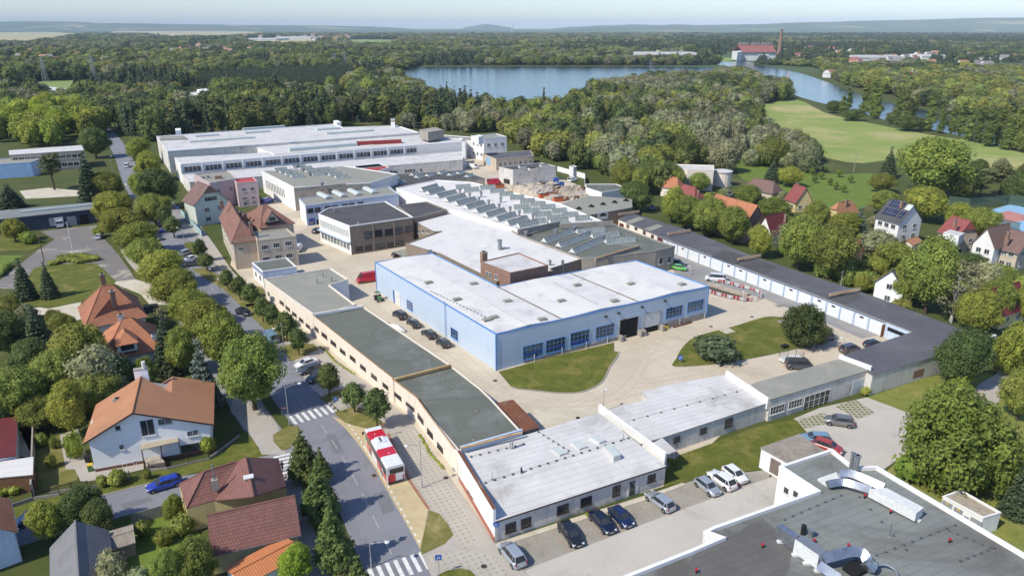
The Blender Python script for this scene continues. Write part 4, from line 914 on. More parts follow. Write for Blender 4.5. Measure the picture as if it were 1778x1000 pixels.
sheet('villa_pavement',[(330,392),(346,390),(372,425),(404,472),(442,508),(424,514),(392,484),(362,440)],.09,M['pave'],.6)
# ---------------------------------------------------------------- factory buildings
def epx(s,x,y,z=0.0):
 q=P(x,y,z);n=len(s.foot)
 def dist(i):
  a,b=s.foot[i],s.foot[(i+1)%n];e=b-a;t=max(0,min(1,((q.x-a.x)*e.x+(q.y-a.y)*e.y)/e.length_squared));k=a+e*t;return hypot(k.x-q.x,k.y-q.y)
 return min(range(n),key=dist)
Bld.e=epx
def eab(s,p,q,z):
 a,b=P(*p,z),P(*q,z);n=len(s.foot);d=lambda u,v:hypot(u.x-v.x,u.y-v.y)
 return min(range(n),key=lambda i:min(d(s.foot[i],a)+d(s.foot[(i+1)%n],b),d(s.foot[i],b)+d(s.foot[(i+1)%n],a)))
Bld.eab=eab
def roofpts(z,*q):return[P(x,y,z)for x,y in q]
def vent(b,x,y,kind='cap',h=.5,r=.12):
 """small things standing on a flat roof, seen at photo pixel x,y"""
 q=b.on_roof(x,y);m=MB()
 if kind=='cap':m.box((q.x,q.y,q.z+.05),(.3,.3,.1),M['dark']if False else M['conc']);m.tube([q,q+Vector((0,0,h))],r,M['black'],8);nm='roof_vent'
 elif kind=='red':m.tube([q,q+Vector((0,0,.4))],.1,M['black'],8);m.tube([q+Vector((0,0,.4)),q+Vector((0,0,.55))],.16,M['red'],8);nm='roof_vent'
 elif kind=='pipe':m.tube([q,q+Vector((0,0,h))],r,M['steel'],10);m.tube([q+Vector((0,0,h)),q+Vector((0,0,h+.12))],r*1.5,M['steel'],10);nm='roof_pipe'
 elif kind=='rod':m.box((q.x,q.y,q.z+.06),(.3,.3,.12),M['conc']);m.tube([q,q+Vector((0,0,h))],.025,M['black'],5);nm='lightning_rod'
 elif kind=='fan':m.tube([q,q+Vector((0,0,h*.6)),q+Vector((0,0,h*.62)),q+Vector((0,0,h))],[r,r,r*1.35,r*1.35],M['steel'],12);nm='roof_fan'
 return b.k(nm,m,b.roof)
def hatch(b,x,y,w,d,h,m,ang,name='skylight',frame='white'):
 q=b.on_roof(x,y);k=MB();k.box((q.x,q.y,q.z+h/2),(w,d,h),M[frame],ang);k.box((q.x,q.y,q.z+h+.03),(w-.16,d-.16,.06),M[m],ang);return b.k(name,k,b.roof)
def dots(b,p,q,n,r=.13,name='rod_blocks'):
 k=MB();a,c=b.on_roof(*p),b.on_roof(*q);u=(c-a)/n
 for i in range(n+1):
  v=a+u*i;k.box((v.x,v.y,v.z+.06),(r*2,r*2,.12),M['roofblack'])
 k.bar(a+Vector((0,0,.13)),c+Vector((0,0,.13)),.02,.02,M['steel']);return b.k(name,k,b.roof)
 # ---- blue hall
Af,Br,Fl=P(861.7,643.5),P(1225.5,552.5),P(655,506.0)
uB=(Br-Af).normalized();uA=Vector((-uB.y,uB.x,0));LB=(Br-Af).length;LA=(Fl-Af).dot(uA);WB=22.5;WA=14.6;HH=7.35
uA2=(Fl-Af).normalized();LA=(Fl-Af).length
foot=[Af,Br,Br+uA2*WB,Af+uA2*WB+uB*WA,Af+uA2*LA+uB*WA,Fl]
hall=Bld('blue_hall','large pale blue clad hall with white L-shaped roof and blue trim','hall',foot,HH,M['blueclad'],ang=atan2(uB.y,uB.x))
hall.flat(M['roofwhite'],.14,.16,M['bluetrim'],.05)
hall.roof.hide_render=False
# shallow roof waves of the two wings
rw=MB(atan2(uB.y,uB.x))
def bays(o,v,w,S):
 for a,b in zip(S,S[1:]):
  for p_,q_,z0,z1 in((a,(a+b)/2,.0,.34),((a+b)/2,b,.34,.0)):
   f=[o+uB*p_+Vector((0,0,HH-.04+z0)),o+uB*q_+Vector((0,0,HH-.04+z1))];rw.face([f[0],f[1],f[1]+v*w,f[0]+v*w],M['roofwhite'])
bays(Af+uA2*.3,uA2,LA-.6,[.3,14.5]);bays(Af+uA2*.3,uA2,WB-.6,[14.5,33.2,LB-.3])
hall.k('roof_waves',rw,hall.roof)
hall.rz=HH+.18
M['gutter']=mat('dirty_gutter',S(168,158,148,.8),S(128,112,96,.8),.8,.95,stain=S(84,72,62,.8),sscale=.9,fine=.2)
for sv,w_ in((14.5,WB-.3),(33.2,WB-.3)):
 q0=Af+uB*sv+uA2*.4+Vector((0,0,HH-.02));gut=MB();gut.bar(q0,q0+uA2*w_,.45,.08,M['gutter']);hall.k('valley_gutter',gut,hall.roof)
for x,y in((30,275),(120,166),(352,288),(480,165),(585,60),(835,166),(945,52),(1285,55)):hatch(hall,*A5(x,y),1.7,1.1,.28,'roofpale',atan2(uB.y,uB.x),'smoke_vent','roofpale')
for x,y in((1325,42),(1625,50),(1515,155),(1715,290)):hatch(hall,*A3(x,y),1.7,1.1,.28,'roofpale',atan2(uB.y,uB.x),'smoke_vent','roofpale')
for p,q,n in((A5(430,45),A5(720,190),16),(A5(5,185),A5(265,330),14),(A3(1340,100),A3(1700,270),16)):dots(hall,p,q,n,.1,'vent_caps')
for p,q in(((222,468),(356,548)),((376,428),(505,507)),((540,378),(664,460)),((710,338),(829,410)),((1180,214),(1284,280)),((1323,174),(1425,240))):
 w_=hall.win(0,*A5(p[0],(p[1]+0)),*A5(q[0],q[1]-22),5,3,'bluetrim','glass','window',True,.12)
M['bluepane']=paint('blue_panel',S(40,82,160,.8),.35)
for p,q in(((222,523),(352,545)),((378,481),(502,503)),((541,434),(661,456))):
 s1,z1=whit(foot[0],foot[1],*A5(p[0]+5,p[1]));s2,z2=whit(foot[0],foot[1],*A5(q[0]-3,q[1]-20));hall.panel(0,s1,1.55,s2,2.15,M['bluepane'],'lower_pane',.09)
pl=MB();t0=10.0
for t0,t1,z in((6.0,30.2,.75),(38.6,LB,1.35)):
 c=Af+uB*((t0+t1)/2)-uA*.03;pl.box((c.x,c.y,z/2-.2),(t1-t0,.16,z+.4),M['conc'],atan2(uB.y,uB.x))
hall.k('plinth',pl)
for sv in(8.2,14.5,20.2,25.4,44.5,LB-.5):
 q=Af+uB*sv-uA*.12;k=MB();k.tube([(q.x,q.y,0),(q.x,q.y,1.5)],.07,M['frame'],6);hall.k('downpipe',k)
s1,z1=whit(foot[0],foot[1],*A5(872,300));s2,_=whit(foot[0],foot[1],*A5(990,300));s3,_=whit(foot[0],foot[1],*A5(1030,300));s4,_=whit(foot[0],foot[1],*A5(1136,260))
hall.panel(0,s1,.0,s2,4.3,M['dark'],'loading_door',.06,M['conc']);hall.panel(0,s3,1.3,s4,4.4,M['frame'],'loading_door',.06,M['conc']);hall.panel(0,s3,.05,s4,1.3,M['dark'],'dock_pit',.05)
for s in(s1-.1,s2+.35,s3-.35,s4+.4):
 c=Af+uB*s-uA*.6;dk=MB();dk.box((c.x,c.y,.65),(.6,1.3,1.3),M['conc'],atan2(uB.y,uB.x),.85);hall.k('dock_buffer',dk)
for x,y in((775,266),(860,243),(1017,202),(1170,162)):
 s,z=whit(foot[0],foot[1],*A5(x,y));c=Af+uB*s-uA*.18;k=MB();k.box((c.x,c.y,z),(.55,.36,.3),M['dkframe'],atan2(uB.y,uB.x));hall.k('floodlight',k)
el=5
hall.hole(el,*A3(1098,92),*A3(1138,212),M['frame'],'door');hall.hole(el,*A3(1090,90),*A3(1099,180),M['bluepaint'],'door_edge',.2)
hall.win(el,*A3(1178,150),*A3(1220,235),3,3,'bluetrim','glass','window',True,.12);hall.win(el,*A3(1472,335),*A3(1522,430),3,3,'bluetrim','glass','window',True,.12)
ld_=MB();s,_=whit(foot[5],foot[0],*A3(1440,300));dA=(Af-Fl).normalized();nA=Vector((dA.y,-dA.x,0));c=Fl+dA*s+nA*.12
for k in(-.22,.22):q=c+dA*k;ld_.tube([q,q+Vector((0,0,HH+.9))],.03,M['bluetrim'],5)
for i in range(24):z=.4+i*.3;ld_.bar(c-dA*.22+Vector((0,0,z)),c+dA*.22+Vector((0,0,z)),.025,.025,M['bluetrim'])
hall.k('roof_ladder',ld_)
for q in(Af,Br,Fl):c=q+(Vector((-.02,-.02,0)));tr=MB();tr.box((c.x,c.y,HH/2),(.22,.22,HH-.25),M['bluetrim'],atan2(uB.y,uB.x));hall.k('corner_trim',tr)
hall.walls()
# ---- long cream street building, three dark roofs in steps
def front_part(base,back,z,label,roofm,par=.25,group='sections of the long cream street building'):
 f=base+back;return Bld('street_workshop',label,'building',f,z,M['cream'],roofm,par,.3,M['cream'],group=None,ang=radians(29))
HT=[P(*q,4.7)for q in((458.5,485.5),(543,547),(683,657.5),(723,693),(745,722),(797,789))]
def strip(lo,hi,back,z,label,roofm,ang,**k):
 return Bld('street_workshop',label,'building',[Vector((q.x,q.y,0))for q in lo+back],z,M['cream'],roofm,.22,.3,M['cream'],ang=ang,**k)
aS=atan2(HT[1].y-HT[0].y,HT[1].x-HT[0].x)+pi/2
k1=[P(*q,5.0)for q in((458.5,485.5),(543,546),(586,539),(617,530),(572,496),(604.5,486),(574,466.5))]
W1=Bld('street_workshop','cream workshop with olive grey felt roof and white side annex by the guard hut','building',k1,5.0,M['cream'],M['roofpale'],.2,.18,M['cream'],ang=aS)
k2=[P(*q,4.7)for q in((543.5,548),(682,657.5),(781,633),(630,532))]
W2=Bld('street_workshop','middle cream workshop under a dark felt roof between two low firewalls','building',k2,4.6,M['cream'],M['roofgrey'],.1,.14,M['cream'],ang=aS)
k3=[P(*q,4.5)for q in((683.5,658.5),(722,690),(742,716),(797,781),(905,748),(851,690),(833,673),(782.5,634))]
W3=Bld('street_workshop','cream workshop with dark felt roof bending along the bus bay','building',k3,4.35,M['cream'],M['roofgrey'],.1,.14,M['cream'],ang=aS)
e=W1.e(*A3(385,300),2);
for x,y in((345,175),(385,212),(430,252),(475,290),(520,330)):W1.win(e,*A3(x-16,y-20),*A3(x+14,y+20),3,2,'dkframe','glass')
for x,y in((258,118),(292,150)):W1.win(e,*A3(x-10,y-22),*A3(x+8,y+22),1,2,'frame','glass')
for i in[i for i in range(len(W1.foot))]:
 a,b=W1.foot[i],W1.foot[(i+1)%len(W1.foot)];mid=(a+b)/2
 if i!=e:W1.wmats[i]=M['white']
e=W2.e(*A3(800,560),2)
for x,y in((570,347),(628,393),(688,445),(750,500),(817,547),(886,607),(960,668),(1036,730)):W2.win(e,*A3(x-18,y-26),*A3(x+20,y+26),4,2,'dkframe','glass')
for x,y,r_ in((1117,795,26),(1202,865,28)):
 ee=W3.e(*A3(x,y),2);W3.win(ee,*A3(x-r_,y-32),*A3(x+r_,y+32),4,2,'dkframe','glass')
for(x,y)in(A3(1272,947),A4(1335,45),A4(1402,140)):
 ee=W3.e(x,y,2.5);W3.win(ee,x-5,y-10,x+5,y+10,4,2,'dkframe','glass')
M['rustcap']=mat('rust_stained_cap',S(196,168,120,.85),S(176,120,84,.85),.5,.9,fine=.15)
for bb,i0 in((W2,k2),(W3,k3)):
 c=MB();a,b=P(*(A3(560,255)if bb is W2 else A3(1100,690)),bb.h+.3),P(*(A3(885,200)if bb is W2 else A3(1470,595)),bb.h+.3);c.bar(a,b,.4,.5,M['white']if bb is W2 else M['rustcap']);bb.k('firewall',c)
 f=bb.foot;ee=[i for i in range(len(f))if(f[i]+f[(i+1)%len(f)]).dot(Vector((-.8,-.5,0)))>0]
c=MB()
for a,b in((HT[1],HT[2]),(P(*A3(1080,690),4.5),P(*A3(1245,815),4.5)),(P(*A3(1245,815),4.5),P(*A3(1320,920),4.5)),(P(*A3(1320,920),4.5),P(*A4(1500,160),4.5))):c.bar(Vector((a.x,a.y,4.72)),Vector((b.x,b.y,4.72)),.16,.1,M['rustcap'])
W3.k('gutter',c)
for x,y in((580,48),(678,35)):vent(W1,*A3(x,y),'pipe',1.0,.14)
vent(W1,*A3(620,5),'pipe',.9,.12)
for x,y in((870,255),(1015,330),(925,390),(1060,400),(1130,440),(1200,510),(1330,560)):vent(W2,*A3(x,y),'rod',.25)
for x,y in((1420,690),(1490,735),(1540,790),(1400,650),(1640,900)):vent(W3,*A3(x,y),'rod',.3)
vent(W3,*A6(85,90),'rod',1.4)
for b in(W1,W2,W3):b.walls()
# ---- white building with its own car park
zW,zE=4.3,3.2
up_=Vector((.06,-.12,zE));eL,eR,rL,rR=P(*A6(228,774))+up_,P(*A6(1358,393))+up_,P(*A6(140,385),zW),P(*A6(1135,74),zW)
bk=[P(1040,716,zW),P(905,757,zW),P(797,789,zW)]
WH=Bld('white_office','low whitewashed office block with silver roof beside the car park','building',[P(*A6(228,774)),P(*A6(1358,393))]+bk,zE,M['wash'],ang=radians(25.6))
r=MB(radians(25.6));slab(r,[eL,eR,rR,rL],.14,M['roofsilver']);slab(r,[rL,rR]+bk,.14,M['roofsilver']);WH.roof=WH.k('roof',r);WH.rz=zW+.02
gt=MB();gt.bar(eL+Vector((0,-.08,-.05)),eR+Vector((0,-.08,-.05)),.14,.12,M['dkframe']);WH.k('gutter',gt)
e0=0;e4=WH.e(*A6(100,500),2)
WH.wmats[e4]=M['white']
for p,q,n in(((298,632),(368,715),3),((402,600),(470,682),3),((642,510),(720,592),3),((798,458),(876,540),3),((1012,388),(1066,470),2),((1246,312),(1302,378),2)):WH.win(e0,*A6(*p),*A6(*q),n,2,'dkframe','glass',bb=True)
WH.hole(e0,*A6(1118,385),*A6(1180,445),M['frame'],'door');WH.hole(e0,*A6(1128,372),*A6(1158,450),M['glass'],'door_glass',.12)
par=MB();f=WH.foot
a,b=f[e4],f[(e4+1)%len(f)];par.bar(Vector((a.x,a.y,3.75)),Vector((b.x,b.y,3.75)),.34,2.3,M['white']);par.bar(Vector((a.x,a.y,4.94)),Vector((b.x,b.y,4.94)),.42,.09,M['rust']);WH.k('street_parapet',par)
fw=MB();fw.bar(P(1040,713,3.6),P(1155.5,799,2.9),.34,2.4,M['white']);WH.k('firewall',fw)
fw=MB();fw.bar(P(*A6(0,180),zW-.2),P(*A6(410,62),zW-.2),.3,2.2,M['bluewash']);fw.bar(P(*A6(0,146),zW+1.0),P(*A6(410,40),zW+1.0),.4,.1,M['rustcap']);WH.k('firewall',fw)
for p in(((598,160),(655,145),(715,185),(660,203)),((730,118),(780,105),(845,145),(792,162)),((858,82),(905,65),(970,105),(925,122)),((950,145),(1000,130),(1070,200),(1022,216))):
 q=[P(*A6(*v),WH.rz)for v in p];k=MB();k.prism(q,WH.rz-.6,WH.rz+.32,M['roofsilver'],top=M['paleglass']);WH.k('skylight',k,WH.roof)
dots(WH,A6(165,378),A6(1120,80),17,.14);dots(WH,A6(70,205),A6(420,120),6,.14);dots(WH,A6(520,40),A6(720,165),6,.13)
vent(WH,*A6(345,150),'pipe',1.9,.12);vent(WH,*A6(405,310),'cap',.8,.12);vent(WH,*A6(330,150),'pipe',2.4,.07);vent(WH,*A6(1085,88),'rod',.9);vent(WH,*A6(210,355),'rod',1.3)
for k in range(9):pass
gd=[i for i in(e4,)]
pn=MB()
a,b=f[e4],f[(e4+1)%len(f)];L=(b-a).length;u=(b-a)/L;n=Vector((u.y,-u.x,0))
pn.bar(a+n*.05+Vector((0,0,.35)),b+n*.05+Vector((0,0,.35)),.08,.7,mat('red_plinth',S(176,112,96,.85),None,.6,.9));WH.k('plinth',pn)
for x1,y1,x2,y2 in((1485,260,1500,360),(1525,320,1552,430),(1585,410,1625,545)):WH.win(e4,*A4(x1,y1),*A4(x2,y2),2,2,'frame','glass','glazed_door',False)
WH.walls()
# rusty lean-to behind the street building
q=[P(*v,3.6)for v in(A5(48,845),A5(155,822),A5(330,1000),A5(225,1030))]
LT=Bld('lean_to','lean-to shed with rusty sheet roof behind the long cream building','shed',q,3.4,M['conc'],M['rust'],ang=radians(29));LT.walls()
# next section with stepped white roof and porch
zM=3.1
mm=[P(*v,zM)for v in((1154,802),(1216,739.5),(1334,699),(1262,652),(1195,664.5),(1160,671),(1115,681),(1123,694),(1043,715))]
mm=[P(*v,zM)for v in(A6(1350,76),(1333,700),(1262,652),(1160,670),(1115,682),(1128,695),(1043,716),A6(1200,120))]
MW=Bld('white_workshop','grey walled workshop with patchy white roof beside the back lawn','building',mm,zM,M['wash'],ang=radians(25.6));MW.flat(M['roofsilver'])
e0=MW.e(*A6(1500,60),2)
for x,y in((1443,85),(1620,28)):MW.win(e0,*A6(x-23,y-25),*A6(x+23,y+25),2,2,'dkframe','glass',bb=True)
MW.win(e0,*A5(1575,955),*A5(1620,995),2,2,'dkframe','glass')
dots(MW,A5(870,985),A5(1731,750),10,.14)
fw=MB();fw.bar(P(*A5(1580,662),zM+.2),P(*A5(1860,850),zM+.2),.3,2.0,M['white']);MW.k('firewall',fw)
po=MB();q=[P(*A6(*v),3.2)for v in((1245,132),(1345,78),(1442,165),(1362,195))];po.prism(q,3.1,3.25,M['roofsilver'])
for v in(q[2],q[3]):po.tube([(v.x,v.y,0),(v.x,v.y,3.1)],.07,M['dkframe'],6)
MW.k('porch',po);MW.walls()
# grey gated workshop
zG=4.0
mm=[P(*v,zG)for v in((1337.5,694),(1515,641),(1457,625),(1306,668))]
GW_=Bld('grey_workshop','grey roofed workshop with big glazed gate next to grass grid parking','building',mm,zG,M['wash'],M['roofpale'],ang=radians(25.6))
e0=GW_.e(*A7(430,800),2.5)
GW_.win(e0,*A7(142,845),*A7(226,868),5,2,'frame','glass');GW_.win(e0,*A7(260,808),*A7(341,832),5,2,'frame','glass');GW_.win(e0,*A7(362,775),*A7(510,838),5,3,'frame','glass','glazed_gate',False)
GW_.hole(e0,*A7(675,680),*A7(770,770),mat('pale_blue_door',S(196,206,214,.85),None,.5,.8,streak=.5),'gate')
fw=MB();fw.bar(P(*A7(585,520),zG+.4),P(*A7(792,596),zG+.4),.4,1.0,M['white']);GW_.k('firewall',fw);GW_.walls()
# dark roofed wing at the corner, then the garage row
zD=3.9
mm=[P(*v,zD)for v in(A7(800,640),A7(1150,540),A7(1424,440),A7(1585,393),A7(1300,322),A7(1065,362),A7(640,530))]
mm=[P(*v,zD)for v in(A7(800,640),A7(1595,398),A7(1420,352),A7(1062,362),A7(600,518))]
DW=Bld('corner_workshop','weathered corner building with slate dark felt roof and bricked up window','building',mm,zD,M['wash'],M['roofdark'],ang=radians(25.6))
e0=DW.e(*A7(1000,640),2);DW.hole(e0,*A7(1068,612),*A7(1124,640),M['brick'],'bricked_window',.05)
fw=MB();fw.bar(P(*A7(1425,440),zD+.5),P(*A7(1592,390),zD+.5),.4,1.0,M['white']);DW.k('firewall',fw);DW.walls()
zR=3.3
ga=[P(*v,zR)for v in((1074,381.5),(1142,410),(1277,460),(1437,520.5),(1537,558.5),(1592,580))]
gb=[P(*v,zR)for v in((1095.5,370.5),(1199,402),(1304,445),(1419.5,483),(1523,518),(1650,566),(1712,588))]
sx=lambda i,j:None
def gar(f,label,m,nd,wall,cut=None):
 return Bld('garage_row',label,'garages',f,zR,wall,m,ang=radians(-39),group=None)
def lerp(a,b,t):return a+(b-a)*t
g1=gar([ga[0],ga[1],gb[1],gb[0]],'cream end of the garage row with small windows and maroon doors',M['roofdark'],0,M['cream'])
g2=gar([ga[1],ga[2],gb[2],gb[1]],'white garages in the row, beside the green car',M['roofdark'],8,M['bluewash'])
g3=gar([ga[2],ga[3],gb[3]+(gb[4]-gb[3])*.65,gb[2]],'white garages in the row, behind the fenced ramp',M['roofdark'],8,M['bluewash'])
g4=gar([ga[3],ga[4],ga[5],gb[6],gb[5],gb[4],gb[3]+(gb[4]-gb[3])*.65],'white garages in the row, with an open brown timber door',M['roofdark'],4,M['bluewash'])
M['garagedoor']=mat('garage_door',S(232,232,232,.88),S(222,224,226,.88),.5,.6,fine=.04,pat=('rib',.2,0,S(200,204,210,.86),.03))
M['bluepost']=mat('blue_grey_post',S(176,196,218,.86),None,1.0,.7)
for g_,n,(x,y)in((g2,7,(1200,440)),(g3,7,(1360,500)),(g4,4,(1490,550))):
 e=g_.e(x,y,3);a,b=g_.foot[e],g_.foot[(e+1)%len(g_.foot)];L=(b-a).length
 for i in range(n):
  g_.panel(e,L*i/n+.25,.05,L*(i+1)/n-.25,2.7,M['garagedoor'],'garage_door',.07)
 po=MB();u=(b-a)/L;nn=Vector((u.y,-u.x,0))
 for i in range(n+1):q=a+u*(L*i/n)+nn*.06;po.box((q.x,q.y,1.6),(.22,.16,3.2),M['bluepost'],atan2(u.y,u.x))
 po.bar(a+nn*.2+Vector((0,0,3.25)),b+nn*.2+Vector((0,0,3.25)),.16,.14,M['steel']);g_.k('posts_and_gutter',po)
 for i in range(0,n,2):
  s=L*(i+.5)/n;g_.panel(e,s-.45,2.2,s+.45,2.55,M['dark'],'vent_window',.12)
e=g1.e(*B5(250,600),2)
for x,y in((168,553),(227,568),(287,600),(346,628)):g1.win(e,*B5(x-9,y-16),*B5(x+9,y+14),1,1,'dkframe','glass')
for x,y in((122,558),(400,660)):g1.hole(e,*B5(x-14,y-30),*B5(x+14,y+22),mat('maroon_door',S(110,52,50,.8),None,1,.7),'door')
for g_,a,b in((g1,B5(100,470),B5(250,448)),(g2,B5(455,612),B5(620,585)),(g3,B5(962,796),B5(1130,766)),(g4,A7(522,122),A7(720,84))):
 fw=MB();fw.bar(P(*a,zR+.35),P(*b,zR+.35),.35,.9,M['conc']);fw.bar(P(*a,zR+.85),P(*b,zR+.85),.42,.1,M['rustcap']);g_.k('firewall',fw)
for g_,q,m in((g1,(B5(150,522),B5(190,537),B5(290,500),B5(245,485)),'roofpale'),(g1,(B5(285,572),B5(330,590),B5(425,552),B5(380,538)),'roofpale'),(g3,(B5(955,832),B5(1150,902),B5(1255,850),B5(1075,785)),'roofblack'),(g2,(B5(770,768),B5(940,830),B5(1040,775),B5(865,722)),'roofblack'),(g4,(A7(535,145),A7(615,180),A7(745,132),A7(690,108)),'roofblack')):
 k=MB(radians(-39));k.face([P(*v,zR+.18)for v in q],M[m]);g_.k('felt_patch',k,g_.roof)
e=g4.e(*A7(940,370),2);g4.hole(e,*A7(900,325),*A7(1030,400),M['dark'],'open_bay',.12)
k=MB();a=P(*A7(848,392));k.bar(a+Vector((0,0,1.4)),P(*A7(905,385))+Vector((0,0,1.4)),.1,2.7,M['wood']);g4.k('open_door',k)
k=MB();k.bar(P(*A7(955,400))+Vector((0,0,1.3)),P(*A7(1010,385))+Vector((0,0,1.3)),.1,2.4,M['wood']);g4.k('open_door',k)
for g_ in(g1,g2,g3,g4):g_.walls()
# ---- big flat roofed building in the lower right corner
zB=6.2
mm=[P(*v,zB)for v in(A8(-600,905),A8(0,668),A8(152,603),A8(66,572),A8(122,545),A8(668,352),A8(470,222),A8(750,130),A8(870,225),A8(990,222),A8(1778,690),A8(2300,1000),A8(900,1300))]
BG=Bld('flat_roofed_shop','large flat roofed building with grey patched felt and white parapet, ducts on top','building',mm,zB,M['white'],ang=radians(25.6));BG.flat(M['roofmix'],.35,.38,M['white'],.1)
e0=BG.eab(A8(668,352),A8(470,222),zB)
for x,y in((510,345),(560,365)):BG.win(e0,*A8(x-12,y-30),*A8(x+10,y+24),1,1,'frame','glass')
for x,y in((925,375),(1063,458),(838,640),(380,640),(655,615),(1378,612),(27,775)):vent(BG,*A8(x,y+8),'red')
for p,q,n in((A8(500,500),A8(800,370),7),(A8(990,690),A8(1410,530),9),(A8(900,380),A8(1150,660),4),(A8(1380,560),A8(1600,650),5),(A8(1440,720),A8(1620,650),5)):dots(BG,p,q,n,.12)
vent(BG,*A8(1058,592),'rod',1.8);vent(BG,*A8(637,590),'fan',1.0,.25);vent(BG,*A8(597,575),'cap',1.2,.3)
for x,y in((850,230),(868,240),(880,245)):vent(BG,*A8(x,y),'pipe',2.4,.22)
R8=lambda x,y,z=0.0:P(*A8(x,y),BG.rz+z)
# air handling unit, ducts
def unit(name,label,q,z0,z1,m,top=None):
 f=[R8(*v,z1)for v in q];k=MB(radians(0));k.prism(f,BG.rz+z0,BG.rz+z1,m,top=top);return k
ah=thing('air_handling_unit','white and galvanised air handling unit with a red stripe on the grey roof','air handler',R8(590,640));off=ah.location.copy()
k=MB();k.prism([R8(*v,1.8)for v in((455,530),(485,518),(580,580),(555,597))],BG.rz+.25,BG.rz+1.8,M['foil']);k.build('fan_section',ah,off)
k=MB();k.prism([R8(*v,2.0)for v in((555,600),(600,580),(725,660),(683,688))],BG.rz+.25,BG.rz+2.0,M['frame'],top=M['steel']);k.build('coil_section',ah,off)
k=MB();k.bar(R8(560,612,1.1)+Vector((-.04,-.04,0)),R8(569,619,1.1)+Vector((-.04,-.04,0)),.06,1.3,M['red']);k.build('red_stripe',ah,off)
k=MB()
for v in((480,620),(560,690),(620,735),(680,775)):q=R8(*v);k.box((q.x,q.y,q.z+.12),(.9,.4,.24),M['frame'])
k.build('feet',ah,off)
du=thing('curved_air_duct','silver foil duct curving over the roof beside the air handling unit','duct',R8(830,720));off=du.location.copy()
def duct(p,w,m=M['foil']):
 k=MB();p=[R8(x,y,z)for x,y,z in p];sm=smooth_line(p,5);k.tube(sm,w,m,4);return k
duct([(700,705,1.3),(760,690,1.5),(840,670,1.6),(910,680,1.5),(955,725,1.2),(940,760,.8)],.75).build('upper_duct',du,off)
duct([(690,745,.7),(740,780,.7),(800,820,.7)],.7).build('lower_duct',du,off)
k=MB();k.tube(smooth_line([R8(975,745,.4),R8(1030,735,.7),R8(1085,760,.6),R8(1105,800,.3)],4),.14,M['steel'],7);k.build('hose',du,off)
k=MB();k.box(tuple(R8(880,760,.3)),(2.2,1.6,.5),M['dark'],.5);k.build('roof_opening',du,off)
d2=thing('roof_ventilation_duct','long white ventilation box with twin foil ducts near the flue pipes','duct',R8(1000,350));off=d2.location.copy()
k=MB();k.prism([R8(*v,1.7)for v in((955,325),(1045,320),(1245,425),(1205,455))],BG.rz+.35,BG.rz+1.5,M['frame']);k.build('duct_box',d2,off)
k=MB();k.bar(R8(945,362),R8(1225,510),.5,.35,M['frame']);k.build('support_rail',d2,off)
duct([(1030,330,1.2),(930,285,1.3),(850,255,1.4),(790,255,1.2)],.7).build('foil_duct',d2,off)
duct([(960,345,.8),(870,315,.9),(800,300,.8),(730,310,.6)],.65).build('foil_duct',d2,off)
k=MB();k.prism([R8(*v,.1)for v in((675,285),(775,250),(790,285),(740,330))],BG.rz-.02,BG.rz+.3,M['frame']);k.build('roof_curb',d2,off)
k=MB(radians(25.6));
for q in(((0,690),(250,560),(380,490),(545,620),(520,780),(300,900),(0,800)),):
 k.face([R8(*v,.012)for v in q],mat('old_black_felt',S(108,106,104,.86),S(92,90,88,.86),.12,.95,stain=S(124,118,112,.86),sscale=.2,fine=.2,pat=('seam',60.0,1.05,S(84,82,80,.86),.03)))
BG.k('old_felt',k,BG.roof);BG.walls()
# small white garage and kiosk
mm=[P(*v,3.2)for v in(A8(375,118),A8(515,196),A8(705,130),A8(575,48))]
SG=Bld('white_garage','small white garage with worn brown board roof beside the grey roofed shop','garage',mm,3.2,M['white'],M['oldsheet'],ang=radians(25.6));e0=SG.e(*A8(430,200),1.5);SG.hole(e0,*A8(428,165),*A8(470,270),mat('brown_gate',S(128,112,104,.85),None,1,.8),'gate');SG.walls()
mm=[P(*v,2.7)for v in(A8(1345,375),A8(1560,490),A8(1655,462),A8(1440,340))]
TK=Bld('transformer_kiosk','white transformer kiosk with gravel roof and louvred doors on the lawn','kiosk',mm,2.7,M['white'],M['gravel'],.12,.18,M['white'],ang=radians(-39));e0=TK.e(*A8(1450,490),1.3)
M['louvre']=mat('grey_louvre',S(168,172,178,.85),None,1,.6,pat=('rib',.16,1,S(110,114,120,.85),.04))
for x,y,w,h in((1368,420,22,30),(1427,452,20,26),(1470,487,11,14),(1522,512,26,32)):TK.hole(e0,*A8(x-w,y-h),*A8(x+w,y+h),M['louvre'],'louvred_door')
for x,y in((1370,412),(1430,444),(1518,520)):TK.hole(e0,*A8(x-6,y-8),*A8(x+6,y+8),M['yellowp'],'warning_plate',.12)
TK.walls()
